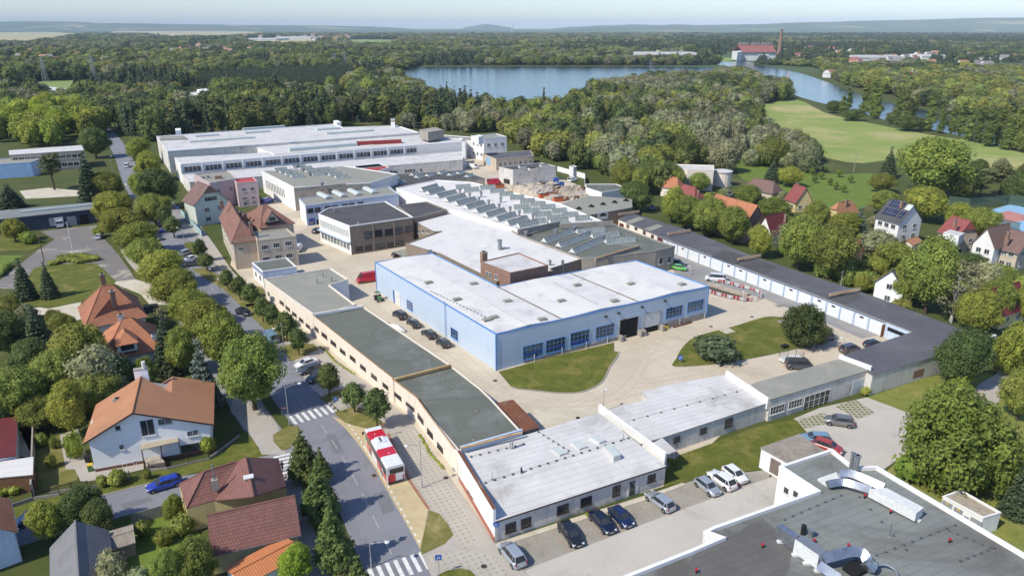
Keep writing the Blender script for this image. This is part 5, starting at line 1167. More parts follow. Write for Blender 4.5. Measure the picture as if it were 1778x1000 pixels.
# ---------------------------------------------------------------- works behind the hall
def fb(name,label,z,q,wall,roof,par=.0,cat='building',parm=None,ang=None,wx=True,parw=.25):
 a=[P(*v,z)for v in q]
 return Bld(name,label,cat,a,z,M[wall],M[roof]if roof else None,par,parw,M[parm]if parm else None,ang=ang)
AF=radians(24)
F9=fb('white_roofed_workshop','flat workshop with wide white membrane roof behind the blue hall',6.0,[(785,365),(715,384),B4(430,693),B4(470,690),B4(243,770),B4(470,838),(862,490),(960,471),B4(1195,935),B4(1405,870),B4(975,705),B4(900,655)],'brown','roofwhite',.15,ang=radians(29))
e=F9.e(*B4(360,680),4)
for x in(330,360,390):F9.win(e,*B4(x-10,668),*B4(x+10,705),2,2)
q=F9.on_roof(*B4(862,808));k=MB();k.tube([q,q+Vector((0,0,2.4))],[.55,.55],M['steel'],14);k.tube([q+Vector((0,0,2.4)),q+Vector((0,0,2.6))],[.7,.7],M['steel'],14);k.bar(q+Vector((0,0,.3)),q+Vector((1.6,.5,.3)),.3,.5,M['steel']);F9.k('roof_fan',k,F9.roof)
k=MB();q=F9.on_roof(*B4(405,835));k.box((q.x,q.y,q.z+.5),(1.0,.8,1.0),M['steel']);F9.k('vent_box',k,F9.roof)
for x in(1190,1272):q=P(*B4(x,985),3);k=MB();k.tube([q,q+Vector((0,0,4.2))],.35,M['steel'],10);F9.k('flue',k,F9.roof)
F9.walls()
F10=fb('brick_workshop','brown brick rooftop block with chimney in the notch of the blue hall',9.0,[B4(735,888),B4(930,962),B4(1180,912),B4(985,830)],'brick','roofsilver',.1,ang=radians(29))
e=F10.e(*B4(830,940),8)
for x,y in((778,965),(800,975),(838,985)):F10.win(e,*B4(x-9,y-18),*B4(x+9,y+22),2,2)
F10.chimney(*B4(757,868),1.3,1.3,1.6,zt=9.0);F10.walls()
# sawtooth hall: white roof with rows of glazed lanterns
F11=fb('lantern_roof_hall','white roofed hall covered with many rows of glazed roof lanterns',7.0,[(688,327),(757,313),(820,317),(900,337),(970,353),(1045,384),(975,388),(898,398),(787,365)],'white','roofwhite',.12,ang=radians(29))
def lantern(b,p,q,w=2.3,h=1.5,name='roof_lantern',par=None):
 a,c=b.on_roof(*p),b.on_roof(*q);u=(c-a).normalized();v=Vector((-u.y,u.x,0))*(w/2);t=Vector((0,0,h));k=MB();s=Vector((0,0,.25))
 for s0,s1 in((-1,1),(1,-1)):
  f=[a+v*s0+s,c+v*s0+s,c+t,a+t];k.face(f if s0<0 else f[::-1],M['skyglass'])
 k.face([a+v+s,a-v+s,a+t],M['frame']);k.face([c-v+s,c+v+s,c+t],M['frame'])
 for s0 in(-1,1):k.bar(a+v*s0+Vector((0,0,.12)),c+v*s0+Vector((0,0,.12)),.12,.28,M['frame'])
 k.bar(a+t,c+t,.18,.12,M['conc']);return b.k(name,k,b.roof)
LROW=[((345,430),(450,400)),((388,450),(490,420)),((448,472),(570,440)),((510,498),(630,466)),((575,522),(700,488)),((638,545),(755,512)),((705,570),(825,535)),((768,598),(890,562)),((838,625),(960,588)),((910,652),(1040,615)),((980,668),(1100,640))]
for a,b in LROW:lantern(F11,B4(*a),B4(*b))
for a,b in(((570,412),(670,405)),((625,432),(725,424)),((730,415),(830,408)),((795,438),(890,432)),((855,458),(950,452)),((925,482),(1020,476)),((990,508),(1090,500)),((950,545),(1060,540)),((1010,570),(1120,562)),((1085,596),(1200,585)),((1165,618),(1275,608)),((1060,525),(1160,520)),((1200,572),(1300,565)),((1270,598),(1375,590)),((1350,620),(1450,612)),((1190,640),(1310,630)),((1080,640),(1165,632)),((1120,548),(1225,540))):
 lantern(F11,B4(*a),B4(*b))
for x,y in((600,440),(740,465),(665,470),(725,500),(790,520),(858,545),(868,500),(930,565),(990,590),(1080,610)):vent(F11,*B4(x,y),'fan',1.9,.35)
k=MB();k.bar(P(*B4(978,695),7.4),P(*B4(1255,640),7.4),.3,1.6,M['conc']);F11.k('firewall',k);k=MB();k.bar(P(*B4(1255,652),7.2),P(*B4(1605,632),7.2),.3,1.2,M['conc']);F11.k('firewall',k)
e=F11.e(*B4(300,480),3)
for x in(222,240):F11.win(e,*B4(x-6,478),*B4(x+6,502),1,1,'dkframe')
F11.walls()
F13=fb('long_lantern_hall','grey felt roofed hall with three long double roof lanterns',6.2,[(905,410),(975,392),(1062,388),(1092,400),(1140,418),(1172,428),(1139,436),(1034,450),(1011,450)],'conc','roofgrey',.15,ang=radians(29),parm='conc')
for a,b in(((1150,765),(1340,695)),((1245,795),(1440,722)),((1335,835),(1530,750)),((1365,705),(1545,685)),((1465,735),(1640,712)),((1555,770),(1745,748))):lantern(F13,B4(*a),B4(*b),2.1,1.4)
for x,y in((1352,690),(1442,718),(1537,748),(1035,720),(1228,712)):vent(F13,*B4(x,y),'fan',1.6,.5)
e=F13.e(*B5(440,790),3)
for x,y in((405,805),(467,795)):F13.win(e,*B5(x-13,y-22),*B5(x+13,y+20),1,1,'frame')
k=MB();k.bar(P(*B4(1490,878),6.5),P(*B4(1778,790),6.5),.3,.9,M['conc']);k.bar(P(*B4(1490,866),7.0),P(*B4(1778,780),7.0),.38,.1,M['rustcap']);F13.k('firewall',k);F13.walls()
F12=fb('sawtooth_workshop','grey green roofed workshop with small triangular dormers and a car picture sign',5.0,[(970,356),(1023,341),(1097,346),(1097,361),(1012,376)],'brown','roofpale',.0,ang=radians(20))
for x,y in((1380,545),(1462,530),(1538,516),(1615,503),(1690,491)):
 q=F12.on_roof(*B4(x,y));d=Vector((.45,.9,0)).normalized()*3.0;v=Vector((d.y,-d.x,0)).normalized()*1.2;k=MB();t=Vector((0,0,1.1));k.face([q-v,q+v,q+t],M['dark']);k.face([q+v,q+d,q+t],M['roofpale']);k.face([q+d,q-v,q+t],M['roofpale']);F12.k('roof_dormer',k,F12.roof)
e=F12.e(*B4(1550,600),2);F12.hole(e,*B4(1505,565),*B4(1570,603),M['frame'],'sign_board',.15)
s1,z1=whit(F12.foot[e],F12.foot[(e+1)%len(F12.foot)],*B4(1515,590));F12.panel(e,s1,z1-.1,s1+3.0,z1+.45,M['black'],'sign_picture',.19);F12.panel(e,s1+.6,z1+.45,s1+2.2,z1+.9,M['black'],'sign_picture',.19)
F12.walls()
F8=fb('two_storey_workshop','two storey brown workshop with dark roof and white window front',8.2,[(552.8,372.5),(606.7,393.6),(717,378),(669,350.4),(570,362)],'brown','roofblack',.2,parm='white',ang=radians(29))
e=F8.eab((552.8,372.5),(606.7,393.6),8.2);F8.wmats[e]=M['white'];F8.row(e,9,1.5,5.0,6.8,.8,None,nx=3,ny=2,fm='frame',gm='paleglass');F8.row(e,9,1.5,1.3,2.9,.8,None,nx=3,ny=2)
bt=MB();a,b=F8.foot[e],F8.foot[(e+1)%len(F8.foot)];u=(b-a).normalized();n=Vector((u.y,-u.x,0));bt.bar(a+n*.4+Vector((0,0,3.7)),b+n*.4+Vector((0,0,3.7)),.8,.22,M['bluewash']);F8.k('canopy',bt)
e=F8.eab((606.7,393.6),(717,378),8.2)
for x1,x2,y1,y2 in((1303,1358,418,478),(1380,1430,410,466),(1452,1510,402,458),(1530,1578,392,446),(1598,1650,380,432),(1238,1290,528,572),(1310,1358,520,560),(1388,1448,510,548),(1470,1525,500,538),(1535,1580,490,520)):F8.win(e,*B3(x1,y1),*B3(x2,y2),3,2,'dkframe',bb=True)
pp=MB()
for x in(1368,1520):s,_=whit(F8.foot[e],F8.foot[(e+1)%len(F8.foot)],*B3(x,480));u=(F8.foot[(e+1)%len(F8.foot)]-F8.foot[e]).normalized();n=Vector((u.y,-u.x,0));q=F8.foot[e]+u*s+n*.1;pp.tube([(q.x,q.y,0),(q.x,q.y,8)],.08,M['conc'],6)
F8.k('downpipe',pp)
for x,y in((1090,285),(1260,380)):vent(F8,*B3(x,y),'fan',.8,.3)
dots(F8,B3(1130,305),B3(1230,360),6,.12);F8.walls()
F8b=fb('workshop_link','dark roofed link between the brown workshop and the white roofed one',7.3,[(718,379),(776,364.5),(742,351),(688,357)],'brown','roofblack',.15,parm='conc',ang=radians(29));F8b.walls()
lw=thing('yard_canopy','pale canopy roof on the yard side of the white roofed workshop','canopy',P(*B3(1600,600)));k=MB();q=[P(*B3(*v),3.0)for v in((1510,572),(1590,608),(1720,590),(1640,548))];k.prism(q,2.9,3.1,M['roofpale']);k.build('canopy_roof',lw,lw.location);k=MB();[k.tube([(v.x,v.y,0),(v.x,v.y,2.9)],.09,M['steel'],6)for v in q];k.build('posts',lw,lw.location)
F7=fb('dome_light_hall','blue and white hall with four white barrel skylights and a blue gate',6.6,[(519,345.6),(530,357.6),(692,337),(675,324.5)],'bluewash','roofpale',.12,ang=radians(26))
for x,y in((1020,175),(1130,162),(1240,150),(1352,136)):
 a,b=F7.on_roof(*B3(x-40,y-18)),F7.on_roof(*B3(x+28,y+16));u=(b-a).normalized();v=Vector((-u.y,u.x,0))*1.25;k=MB()
 for i in range(6):
  t0,t1=pi*i/6,pi*(i+1)/6;f=lambda t:v*cos(t)+Vector((0,0,.2+sin(t)*.8));k.face([a+f(t0),b+f(t0),b+f(t1),a+f(t1)][::-1],M['paleglass'])
 k.face([a+f(pi*i/6)for i in range(7)],M['frame']);k.face([b+f(pi*(6-i)/6)for i in range(7)],M['frame']);F7.k('barrel_skylight',k,F7.roof)
e=F7.e(600,395)
for x1,x2,y1,y2 in((888,935,262,292),(942,988,255,285),(1018,1060,245,262),(1068,1112,240,257),(1140,1185,230,246),(1190,1232,224,240),(1255,1295,214,230)):F7.win(e,*B3(x1,y1),*B3(x2,y2-4),3,1,'dkframe')
F7.hole(e,*B3(900,332),*B3(952,400),M['bluepaint'],'blue_gate');F7.hole(e,*B3(957,340),*B3(974,392),M['dark'],'door');s1,z1=whit(F7.foot[e],F7.foot[(e+1)%len(F7.foot)],*B3(908,362));F7.panel(e,s1,z1-.3,s1+1.2,z1+.1,M['yellowp'],'gate_lettering',.12)
e=F7.e(522,370,2);F7.wmats[e]=M['white'];F7.walls()
F6=fb('white_side_hall','white walled hall with tall slit windows and rows of rooflights on grey green felt',8.2,[(510,326),(454,297.5),(600,289),(690,303),(643,318)],'white','roofpale',.18,ang=radians(26))
e=F6.e(490,350,3);F6.row(e,12,.8,2.6,5.6,4.0,26.0,nx=1,ny=2)
for x,y in((960,410),(1000,425),(1040,440),(1080,455),(1090,385),(1140,400),(1185,420),(1230,440),(1270,408),(1315,425),(1355,445),(1400,462)):lantern(F6,B2(x-15,y),B2(x+75,y-10),2.6,1.3)
for x,y in((1110,385),(1155,412),(1200,440),(1290,520)):vent(F6,*B2(x,y),'fan',1.6,.45)
k=MB();k.bar(P(*B2(1085,540),8.6),P(*B2(1460,505),8.6),.3,1.0,M['conc']);F6.k('firewall',k);e=F6.e(575,340,4);F6.wmats[e]=M['conc'];F6.walls()
F14=fb('dark_shed_roofs','low dark felt sheds with small pointed rooflights',4.2,[(655,312),(690,304),(800,297),(842,311),(757,314),(688,327)],'conc','roofblack',.0)
for x,y in((90,340),(150,360),(210,372),(110,325),(170,345),(330,335),(400,325),(300,320),(480,310),(545,320),(600,310),(660,330)):lantern(F14,B4(x-18,y+6),B4(x+22,y-6),2.4,1.2)
F14.walls()
F5=fb('red_topped_annex','small annex with a red sheet roof below the strip window hall',5.0,[B2(1520,372),B2(1600,440),B4(135,268),B4(72,245)],'white',None);F5.flat(mat('red_sheet',S(176,74,72,.85),None,.5,.7),.15,.2,M['white']);F5.walls()
# ---- big white factory
FB=fb('white_factory','big pale grey roofed factory hall at the edge of the pine wood',9.5,[(291,263.5),(271.6,237.5),(580,216),(596,222),(690,219),(728,231)],'wash','roofsilver',.25,parm='white',ang=AF)
for x1,x2,y in((370,540,160),(330,800,200),(715,1020,108),(730,910,135),(1240,1390,108),(1320,1660,140),(1250,1420,112)):
 a,b=FB.on_roof(*B2(x1,y)),FB.on_roof(*B2(x2,y-(x2-x1)*.07));k=MB();k.bar(a+Vector((0,0,.4)),b+Vector((0,0,.4)),2.4,.9,M['paleglass']);FB.k('ridge_skylight',k,FB.roof)
k=MB();k.prism([FB.on_roof(*v)for v in(B2(115,185),B2(315,180),B2(290,158),B2(120,165))],9.4,10.0,M['roofpale']);FB.k('lower_roof',k,FB.roof)
k=MB();q=FB.on_roof(683,221);k.box((q.x,q.y,11.5),(2.2,2.2,4.4),M['white']);k.box((q.x,q.y,12.6),(2.26,2.26,.8),M['brick']);k.box((q.x,q.y,13.8),(2.6,2.6,.3),M['conc']);FB.k('chimney',k,FB.roof)
k=MB();q=[P(x,y,14)for x,y in((728,224),(743,228),(770,224),(756,219))];k.prism(q,9.4,13.5,M['conc']);FB.k('rooftop_block',k,FB.roof)
for v in(B2(250,130),B2(1400,70)):q=FB.on_roof(*v);k=MB();k.box((q.x,q.y,10.2),(2.5,9,2),M['white'],AF);FB.k('firewall',k)
FB.walls()
FM=fb('factory_middle_roof','middle factory roof bay with dark vents and a red fascia',8.6,[(447,257),(446,250),(725,233),(803,243),(806,247),(476,268)],'white','roofsilver',.1,ang=AF)
a,b=FM.on_roof(*B2(1050,262)),FM.on_roof(*B2(1540,222));k=MB();k.bar(a+Vector((0,0,.6)),b+Vector((0,0,.6)),3.0,1.5,M['paleglass']);FM.k('barrel_skylight',k,FM.roof)
a,b=FM.on_roof(*B2(1540,218)),FM.on_roof(*B4(215,108));k=MB();k.bar(a+Vector((0,0,.8)),b+Vector((0,0,.8)),2.5,1.6,mat('red_fascia',S(160,66,60,.85),None,.4,.7));FM.k('red_fascia',k,FM.roof)
for x,y in((1015,175),(1045,193),(1085,213)):hatch(FM,*B2(x,y),3.5,2.0,.5,'roofblack',AF,'roof_vent')
FM.walls()
FS=fb('strip_window_hall','long factory hall front with a dark band of windows over a low roof',8.4,[(314,286),(303,274.5),(480,265),(800,240),(810,246)],'white','roofsilver',.2,parm='white',ang=AF)
e=FS.e(560,300);L=(FS.foot[(e+1)%len(FS.foot)]-FS.foot[e]).length
for i in range(16):
 c=L*(i+.5)/16;w=L/16
 for j in range(4):s=c-w*.36+j*w*.2;FS.winm(e,s,5.4,s+w*.165,7.3,1,1,'dkframe','glass','window',False)
k=MB();u=(FS.foot[(e+1)%len(FS.foot)]-FS.foot[e]).normalized();n=Vector((u.y,-u.x,0))
for i in range(17):q=FS.foot[e]+u*(L*i/16)+n*.1;k.box((q.x,q.y,6.6),(.5,.3,3.6),M['white'],atan2(u.y,u.x))
FS.k('pilasters',k);FS.walls()
FL=fb('factory_low_wing','low front wing of the white factory with a plain pale roof',5.0,[(329,317),(316,303),(808,262),(803,278)],'wash','roofsilver',.15,ang=AF)
e=FL.e(720,300);L=(FL.foot[(e+1)%len(FL.foot)]-FL.foot[e]).length
for x in(150,165,180,245,262,278,298,345):FL.win(e,*B4(x-6,292-(x-150)*.08),*B4(x+6,308-(x-150)*.08),1,1,'dkframe',sill=False)
FL.walls()
k=thing('factory_chimney','white square flue tower at the end of the strip window hall','chimney',P(806,292));m=MB();m.box((0,0,6.2),(1.6,1.6,12.4),M['white']);m.build('shaft',k);m=MB();m.box((0,0,12.5),(1.9,1.9,.3),M['conc']);m.build('cap',k)
F15=fb('white_tower_block','white three storey block with stair tower beyond the factory yard',10.5,[(840,241),(818,236.5),(862,233),(880,238)],'white','roofpale',.2)
for i in range(len(F15.foot)):
 F15.row(i,3,1.4,2.0,3.4);F15.row(i,3,1.4,6.5,8.0)
k=MB();q=[P(*B4(*v),14)for v in((692,58),(722,66),(755,58),(724,50))];k.prism(q,10.3,13.8,M['white']);F15.k('stair_tower',k,F15.roof);F15.walls()
F15b=fb('white_side_block','lower white block joined to the tower block near the wood',8.0,[B4(450,75),B4(470,55),B4(690,72),B4(690,95)],'white','roofpale',.2);F15b.walls()
F17=fb('long_stone_shed','long sandy shed with dark roof and pale blue door',5.0,[B4(838,216),B4(748,178),B4(1065,158),B4(1085,192)],'beige','roofdark',.15,parm='beige')
e=F17.e(*B4(960,240),2);F17.row(e,7,1.2,1.6,3.4,nx=2,ny=2);e=F17.e(*B4(790,235),2);F17.hole(e,*B4(773,198),*B4(800,258),mat('pale_blue',S(150,190,225,.85),None,1,.6),'door');F17.walls()
F18=fb('derelict_shed','derelict pale brick shed with a broken black roof above the rubble',6.0,[B4(948,288),B4(857,268),B4(1130,240),B4(1232,262)],'wash','roofblack',.2,parm='wash')
e=F18.e(*B4(900,350),2);F18.win(e,*B4(888,340),*B4(928,380),3,2,'dkframe');e=F18.e(*B4(1080,350),2);F18.win(e,*B4(972,368),*B4(1000,388),2,1);F18.hole(e,*B4(1005,350),*B4(1075,392),M['frame'],'boarded_door');F18.hole(e,*B4(1160,318),*B4(1222,352),M['frame'],'boarded_door')
for x,y in((1010,270),(1075,285),(1150,262)):hatch(F18,*B4(x,y),3,2,.8,'dark',.4,'roof_hole','wash')
F18.walls()
F19=fb('small_white_hut','small white hut at the edge of the trees beside the scrap yard',4.0,[B4(1318,262),B4(1345,272),B4(1368,262),B4(1340,254)],'white','roofpale',.1,cat='hut');F19.walls()
F20=fb('grey_roof_garage','low garage with dark grey roof and white end wall near the trees',3.5,[(1017,326),(1017,320),(1070,320),(1088,327),(1045,335)],'white','roofgrey',.12,cat='garage');F20.walls()
fence(PX([B4(1240,295),B4(1420,345),B4(1420,420),B4(1600,450)]),2.4,'white concrete wall round the scrap yard','board','yard_wall',3,M['white'],'wall')
# rubble yard
R=random.Random(5);k=MB();mm=[M['stone'],M['conc'],M['beige'],M['dust'],M['wood'],M['stone'],M['rust']]
for i in range(560):
 x,y=R.uniform(950,1430),R.uniform(395,490)
 if y>430+(x-950)*.16 or(y<400+(x-1250)*.1):continue
 q=P(*B4(x,y));s=R.uniform(.3,1.7);k.box((q.x,q.y,s*.4+R.uniform(0,.6)),(s*R.uniform(.6,1.6),s,s),mm[i%7],R.uniform(0,3),R.uniform(.5,1))
for x,y,rr,hh_,m_ in((1060,440,7,2.6,'beige'),(1130,425,8,2.4,'stone'),(1300,455,8,2.2,'gravel'),(1380,465,7,1.8,'stone'),(1010,425,5,1.8,'beige'),(1230,470,5,1.5,'stone')):
 q=P(*B4(x,y));n_=9
 hp=lambda i,j:Vector((q.x+(i/n_-.5)*2*rr,q.y+(j/n_-.5)*2*rr,max(.03,hh_*(1-4*((i/n_-.5)**2+(j/n_-.5)**2))+.9*noise.noise(Vector((i*1.7,j*1.7,x))))))
 for i in range(n_):
  for j in range(n_):k.face([hp(i,j),hp(i+1,j),hp(i+1,j+1),hp(i,j+1)],M[m_])
tag(k.build('rubble'),'pale broken rubble and stone heaped across the scrap yard','rubble',kind='stuff')
for i,(x,y)in enumerate(((1095,425),(1120,430),(1150,425),(1180,432),(1105,455),(1135,460),(1165,458),(1195,450))):
 q=P(*B4(x,y));t=thing('stacked_pallet','pallet of wrapped pale stone blocks in the scrap yard','pallet',q,R.uniform(0,1),'pallets of wrapped stone');m=MB();m.box((0,0,.07),(1.3,1.3,.14),M['wood']);m.build('pallet_base',t);m=MB();m.box((0,0,1.0),(1.2,1.2,1.7),M['wash'],0,.93);m.build('load',t)
for x,y,lab in((860,405,'orange skip beside the derelict shed'),(1148,468,'orange skip in front of the stone pallets'),(1245,492,'orange container at the edge of the rubble')):
 q=P(*B4(x,y));t=thing('skip',lab,'skip',q,.4);m=MB();m.box((0,0,.75),(3.4,1.7,1.5),M['orangep'],0,1.1);m.build('bin',t);m=MB();m.box((0,0,1.5),(3.4,1.6,.08),M['dark']);m.build('opening',t)
for x,y,lab,mk in((1232,420,'dark stacked tank cages in the scrap yard','black'),(1265,405,'blue plastic barrels in the scrap yard','signblue'),(1230,375,'blue upright tarpaulin bundle near the white wall','signblue')):
 q=P(*B4(x,y));t=thing('tank_stack',lab,'tank',q,.3);m=MB();m.box((0,0,.65),(2.2,1.1,1.2),M['frame']if mk=='black' else M[mk],0,.95);m.box((0,0,1.95),(2.1,1.1,1.2),M[mk],0,.95);m.build('tank',t);m=MB();[m.box((0,0,z),(2.3,1.2,.06),M['steel'])for z in(.05,.6,1.3,1.9,2.55)];m.build('cage',t)
for(x,y),lab in((B4(590,275),'long white gas tank behind the dark sheds'),(B4(478,292),'shorter white gas tank left of the long tank')):
 q=P(x,y);t=thing('gas_tank',lab,'tank',q,radians(24));m=MB();l=4.2 if 'long' in lab else 3.3;m.tube([(-l,0,1.6),(-l+.5,0,1.6),(l-.5,0,1.6),(l,0,1.6)],[.3,1.1,1.1,.3],M['frame'],12);m.build('vessel',t,smooth=True);m=MB();m.box((-l*.6,0,.4),(.4,1.6,.8),M['conc']);m.box((l*.6,0,.4),(.4,1.6,.8),M['conc']);m.build('cradle',t)
 # ---- villa, mint house, pink house, guard hut
def house(name,label,z,fr,rt,lf,roof,rise,wall,along=0,ends=((0,1),(0,1)),ov=.4,cat='house',trim=None,px=None):
 """house from eave corners seen in the photo: fr the near corner, rt the next to the right, lf the next to the left"""
 q=quad3(P(*fr,z),P(*rt,z),P(*lf,z));b=Bld(name,label,cat,q,z,M[wall]);b.pitched(M[roof],rise,along,ends,ov,trim=M[trim]if trim else None);return b
vm=house('villa','old two storey villa with long reddish brown hipped roof by the guard hut',8.0,(404,418),(446,413),(349.5,378),'redbrown',4.1,'beige',3,((0,1),(4.2,0)),.45)
for x,y in((200,315),(290,365),(360,440)):pass
e=vm.eab((404,418),(349.5,378),8.0);vm.row(e,6,1.1,4.6,6.4,1,None,nx=2,ny=2);vm.row(e,6,1.1,1.2,3.0,1,None,nx=2,ny=2)
e=vm.e(425,465,2);vm.panel(e,1.2,5.3,2.3,5.7,M['green'],'street_plate',.06)
vm.chimney(*B3(272,235),1.0,.8,1.2,zt=12.4);vm.chimney(*B3(485,420),.8,.8,2.2,zt=9.8);vm.walls()
va=fb('villa_annex','beige two storey annex of the villa with flat terrace roof',8.0,[(446.5,419),(514.5,411),(498,398),(440,404)],'beige','roofpale',.25,parm='beige',ang=radians(29))
e=va.eab((446.5,419),(514.5,411),8.0)
for x,y in((582,540),(667,525),(752,512),(592,625),(680,610),(760,600)):va.win(e,*B3(x-22,y-20),*B3(x+22,y+20),3,1,bb=True)
va.walls()
vb=house('villa_rear_house','rear villa wing with hipped tile roof and a gabled dormer',8.2,(453,395),(509,386),(430,374),'redbrown',4.4,'beige',0,((4,0),(4.5,0)),.4)
e=vb.e(490,400,6);vb.row(e,2,1.3,4.9,6.6,nx=2,ny=1)
q=P(*B3(640,355),9.2);u=(vb.foot[1]-vb.foot[0]).normalized();v=Vector((-u.y,u.x,0));k=MB();A,B_,T=q-u*2.0,q+u*2.0,q+Vector((0,0,3.0));k.face([A,B_,T],M['beige']);bk=v*3.2+Vector((0,0,0));slab(k,[A-u*.3-v*.3,T-v*.3+Vector((0,0,.2)),T+bk+Vector((0,0,.2)),A-u*.3+bk],.1,M['redbrown']);slab(k,[B_+u*.3-v*.3,T-v*.3+Vector((0,0,.2)),T+bk+Vector((0,0,.2)),B_+u*.3+bk],.1,M['redbrown']);k.bar(q-u*.8-v*.05+Vector((0,0,.8)),q+u*.8-v*.05+Vector((0,0,.8)),.06,.9,M['glass']);vb.k('dormer',k,vb.roof)
vb.chimney(*B3(440,335),.9,.9,1.5,zt=9.5);vb.chimney(*B3(415,320),.8,.8,1.5,zt=9.5);vb.walls()
gh=fb('guard_hut','small white and blue gatehouse with grey flat roof and blue sign',4.0,[B3(490,652),B3(565,717),B3(812,682),B3(740,615)],'bluewash','roofgrey',.12,parm='white',cat='gatehouse',ang=radians(29))
e=gh.e(447,488,1);gh.wmats[e]=M['white'];s,z=whit(gh.foot[e],gh.foot[(e+1)%4],*B3(500,680));L=(gh.foot[(e+1)%4]-gh.foot[e]).length
gh.panel(e,.4,2.9,L-.4,3.7,M['bluepaint'],'blue_sign',.1)
k=MB();a,b=gh.foot[e],gh.foot[(e+1)%4];u=(b-a).normalized();n=Vector((u.y,-u.x,0))
for i in range(9):q=a+u*(.9+i*(L-1.8)/8)+n*.11;k.box((q.x,q.y,3.3),((L-1.8)/12,.03,.34 if i%2 else .42),M['frame'],atan2(u.y,u.x))
gh.k('sign_lettering',k);gh.row(e,2,1.3,1.0,2.4,nx=2,ny=1);e=gh.e(490,475,2);gh.row(e,3,1.6,1.6,2.5,5,None,nx=2,ny=1,fm='bluetrim');gh.walls()
mh=house('mint_house','mint green gabled house with dark brown roof beside the avenue',7.5,(337.6,354),(395,345),(319.5,345.5),'browntile',5.0,'mint',1,((0,.62),(0,.62)),.5)
e=mh.e(365,385,2);mh.row(e,2,1.6,4.2,5.6,1.5,None,nx=2,ny=1);mh.row(e,2,1.6,1.2,2.6,1.5,None,nx=2,ny=1)
a,b=mh.foot[e],mh.foot[(e+1)%4];L=(b-a).length;mh.winm(e,L/2-2.0,7.6,L/2+2.0,9.0,4,1)
e=mh.e(328,372,2);mh.row(e,2,1.0,4.4,5.8,nx=2);mh.row(e,2,1.0,1.4,2.8,nx=2);mh.walls()
pk=fb('pink_building','pink three storey block with pale green flat roof behind the mint house',9.0,[(364,319),(336,303),(395,296.5),(412,311)],'pink','roofpale',.25,parm='pink')
e=pk.e(390,340,4);pk.row(e,2,1.4,5.2,6.8,nx=2,ny=2)
hatch(pk,*B2(540,460),2.4,1.6,1.0,'brownred' if False else 'brick',.4,'roof_hut','brick');vent(pk,*B2(430,460),'fan',.8,.4);vent(pk,*B2(465,455),'fan',.8,.4);pk.walls()
pn_=fb('pink_building','pink stair block with a small red roof next to the white side hall',8.6,[(411,319),(405,312),(440,308),(447,316)],'pink',None);pn_.flat(mat('red_terrace',S(190,84,80,.85),None,.5,.8),.2,.25,M['pink'])
e=pn_.e(430,350,3);pn_.row(e,2,1.3,5.6,7.0,nx=2);pn_.row(e,2,1.5,2.6,3.6,nx=2);pn_.row(e,2,1.3,.6,1.8,nx=2);pn_.walls()
fence([P(*B2(270,720)),P(*B2(350,800)),P(*B2(420,880))],2.0,'pale blue green fence in front of the mint house','board','fence',3,mat('mint_fence',S(170,200,204,.85),None,1,.7))
# ---------------------------------------------------------------- houses on the left
H1=house('orange_roof_house','tall house under an aged orange hipped roof, farther of the joined pair',6.0,A1(560,235),A1(960,250),A1(540,225),'oldorange',5.0,'white',0,((3.5,0),(3.5,0)),.4)if False else None
def hrect(name,label,z,a,b,depth,roof,rise,wall,along=0,ends=((0,1),(0,1)),ov=.4,cat='house',trim=None):
 """house whose front eave runs from photo pixel a to b at height z and which is depth metres deep away from the camera"""
 p,q=P(*a,z),P(*b,z);u=(q-p).normalized();v=Vector((-u.y,u.x,0));b_=Bld(name,label,cat,[p,q,q+v*depth,p+v*depth],z,M[wall]);b_.pitched(M[roof],rise,along,ends,ov,trim=M[trim]if trim else None);return b_
a1=hrect('orange_roof_house','house with aged orange hipped roof and two brick chimneys, farther of the joined pair',5.6,A1(575,330),A1(965,255),12.5,'oldorange',5.4,'white',0,((4.2,0),(4.2,0)),.45)
e0,e1,ap_,bk_=P(*A1(583,332),5.25),P(*A1(852,268),5.25),P(*A1(722,162),9.2),P(*A1(775,95),9.2)
k=MB();m_=e1+(bk_-ap_);m2=e0+(bk_-ap_)
for f_ in([e0,e1,ap_],[e1,m_,bk_,ap_],[m2,e0,ap_,bk_]):slab(k,f_,.14,M['oldorange'])
for q_ in(e0,e1):k.tube([q_,ap_],.11,M['oldorange'],6)
a1.k('front_hip',k,a1.roof);a1.chimney(*A1(690,30),.9,.7,1.4,zt=10.4);a1.chimney(*A1(762,175),.9,.9,2.4,zt=8.6);a1.walls()
a2=hrect('orange_roof_house','brighter orange roofed house with dormer window, nearer of the joined pair',5.0,A1(700,545),A1(1080,470),12.0,'orange',4.6,'white',0,((4.0,0),(4.0,0)),.45)
q=P(*A1(858,500),5.6);u=(a2.foot[1]-a2.foot[0]).normalized();v=Vector((-u.y,u.x,0));k=MB();w=1.55
k.face([q-u*w,q+u*w,q+u*w+Vector((0,0,1.5)),q-u*w+Vector((0,0,1.5))],M['white']);k.bar(q-u*1.05-v*.04+Vector((0,0,.85)),q+u*1.05-v*.04+Vector((0,0,.85)),.05,1.1,M['glass'])
for s in(-1,1):k.face([q+u*w*s,q+u*w*s+v*3.6,q+u*w*s+v*3.6+Vector((0,0,1.5)),q+u*w*s+Vector((0,0,1.5))],M['white'])
t=Vector((0,0,1.5));tp=q+v*2.2+Vector((0,0,3.1));e0,e1=q-u*(w+.3)-v*.35+t,q+u*(w+.3)-v*.35+t;b0,b1=e0+v*4.4,e1+v*4.4
for f in([e0,e1,tp],[e1,b1,tp+v*2,tp],[b0,e0,tp,tp+v*2]):slab(k,f,.12,M['orange'])
a2.k('dormer',k,a2.roof);a2.chimney(*A1(822,345),.9,.8,2.6,'white',zt=7.6)
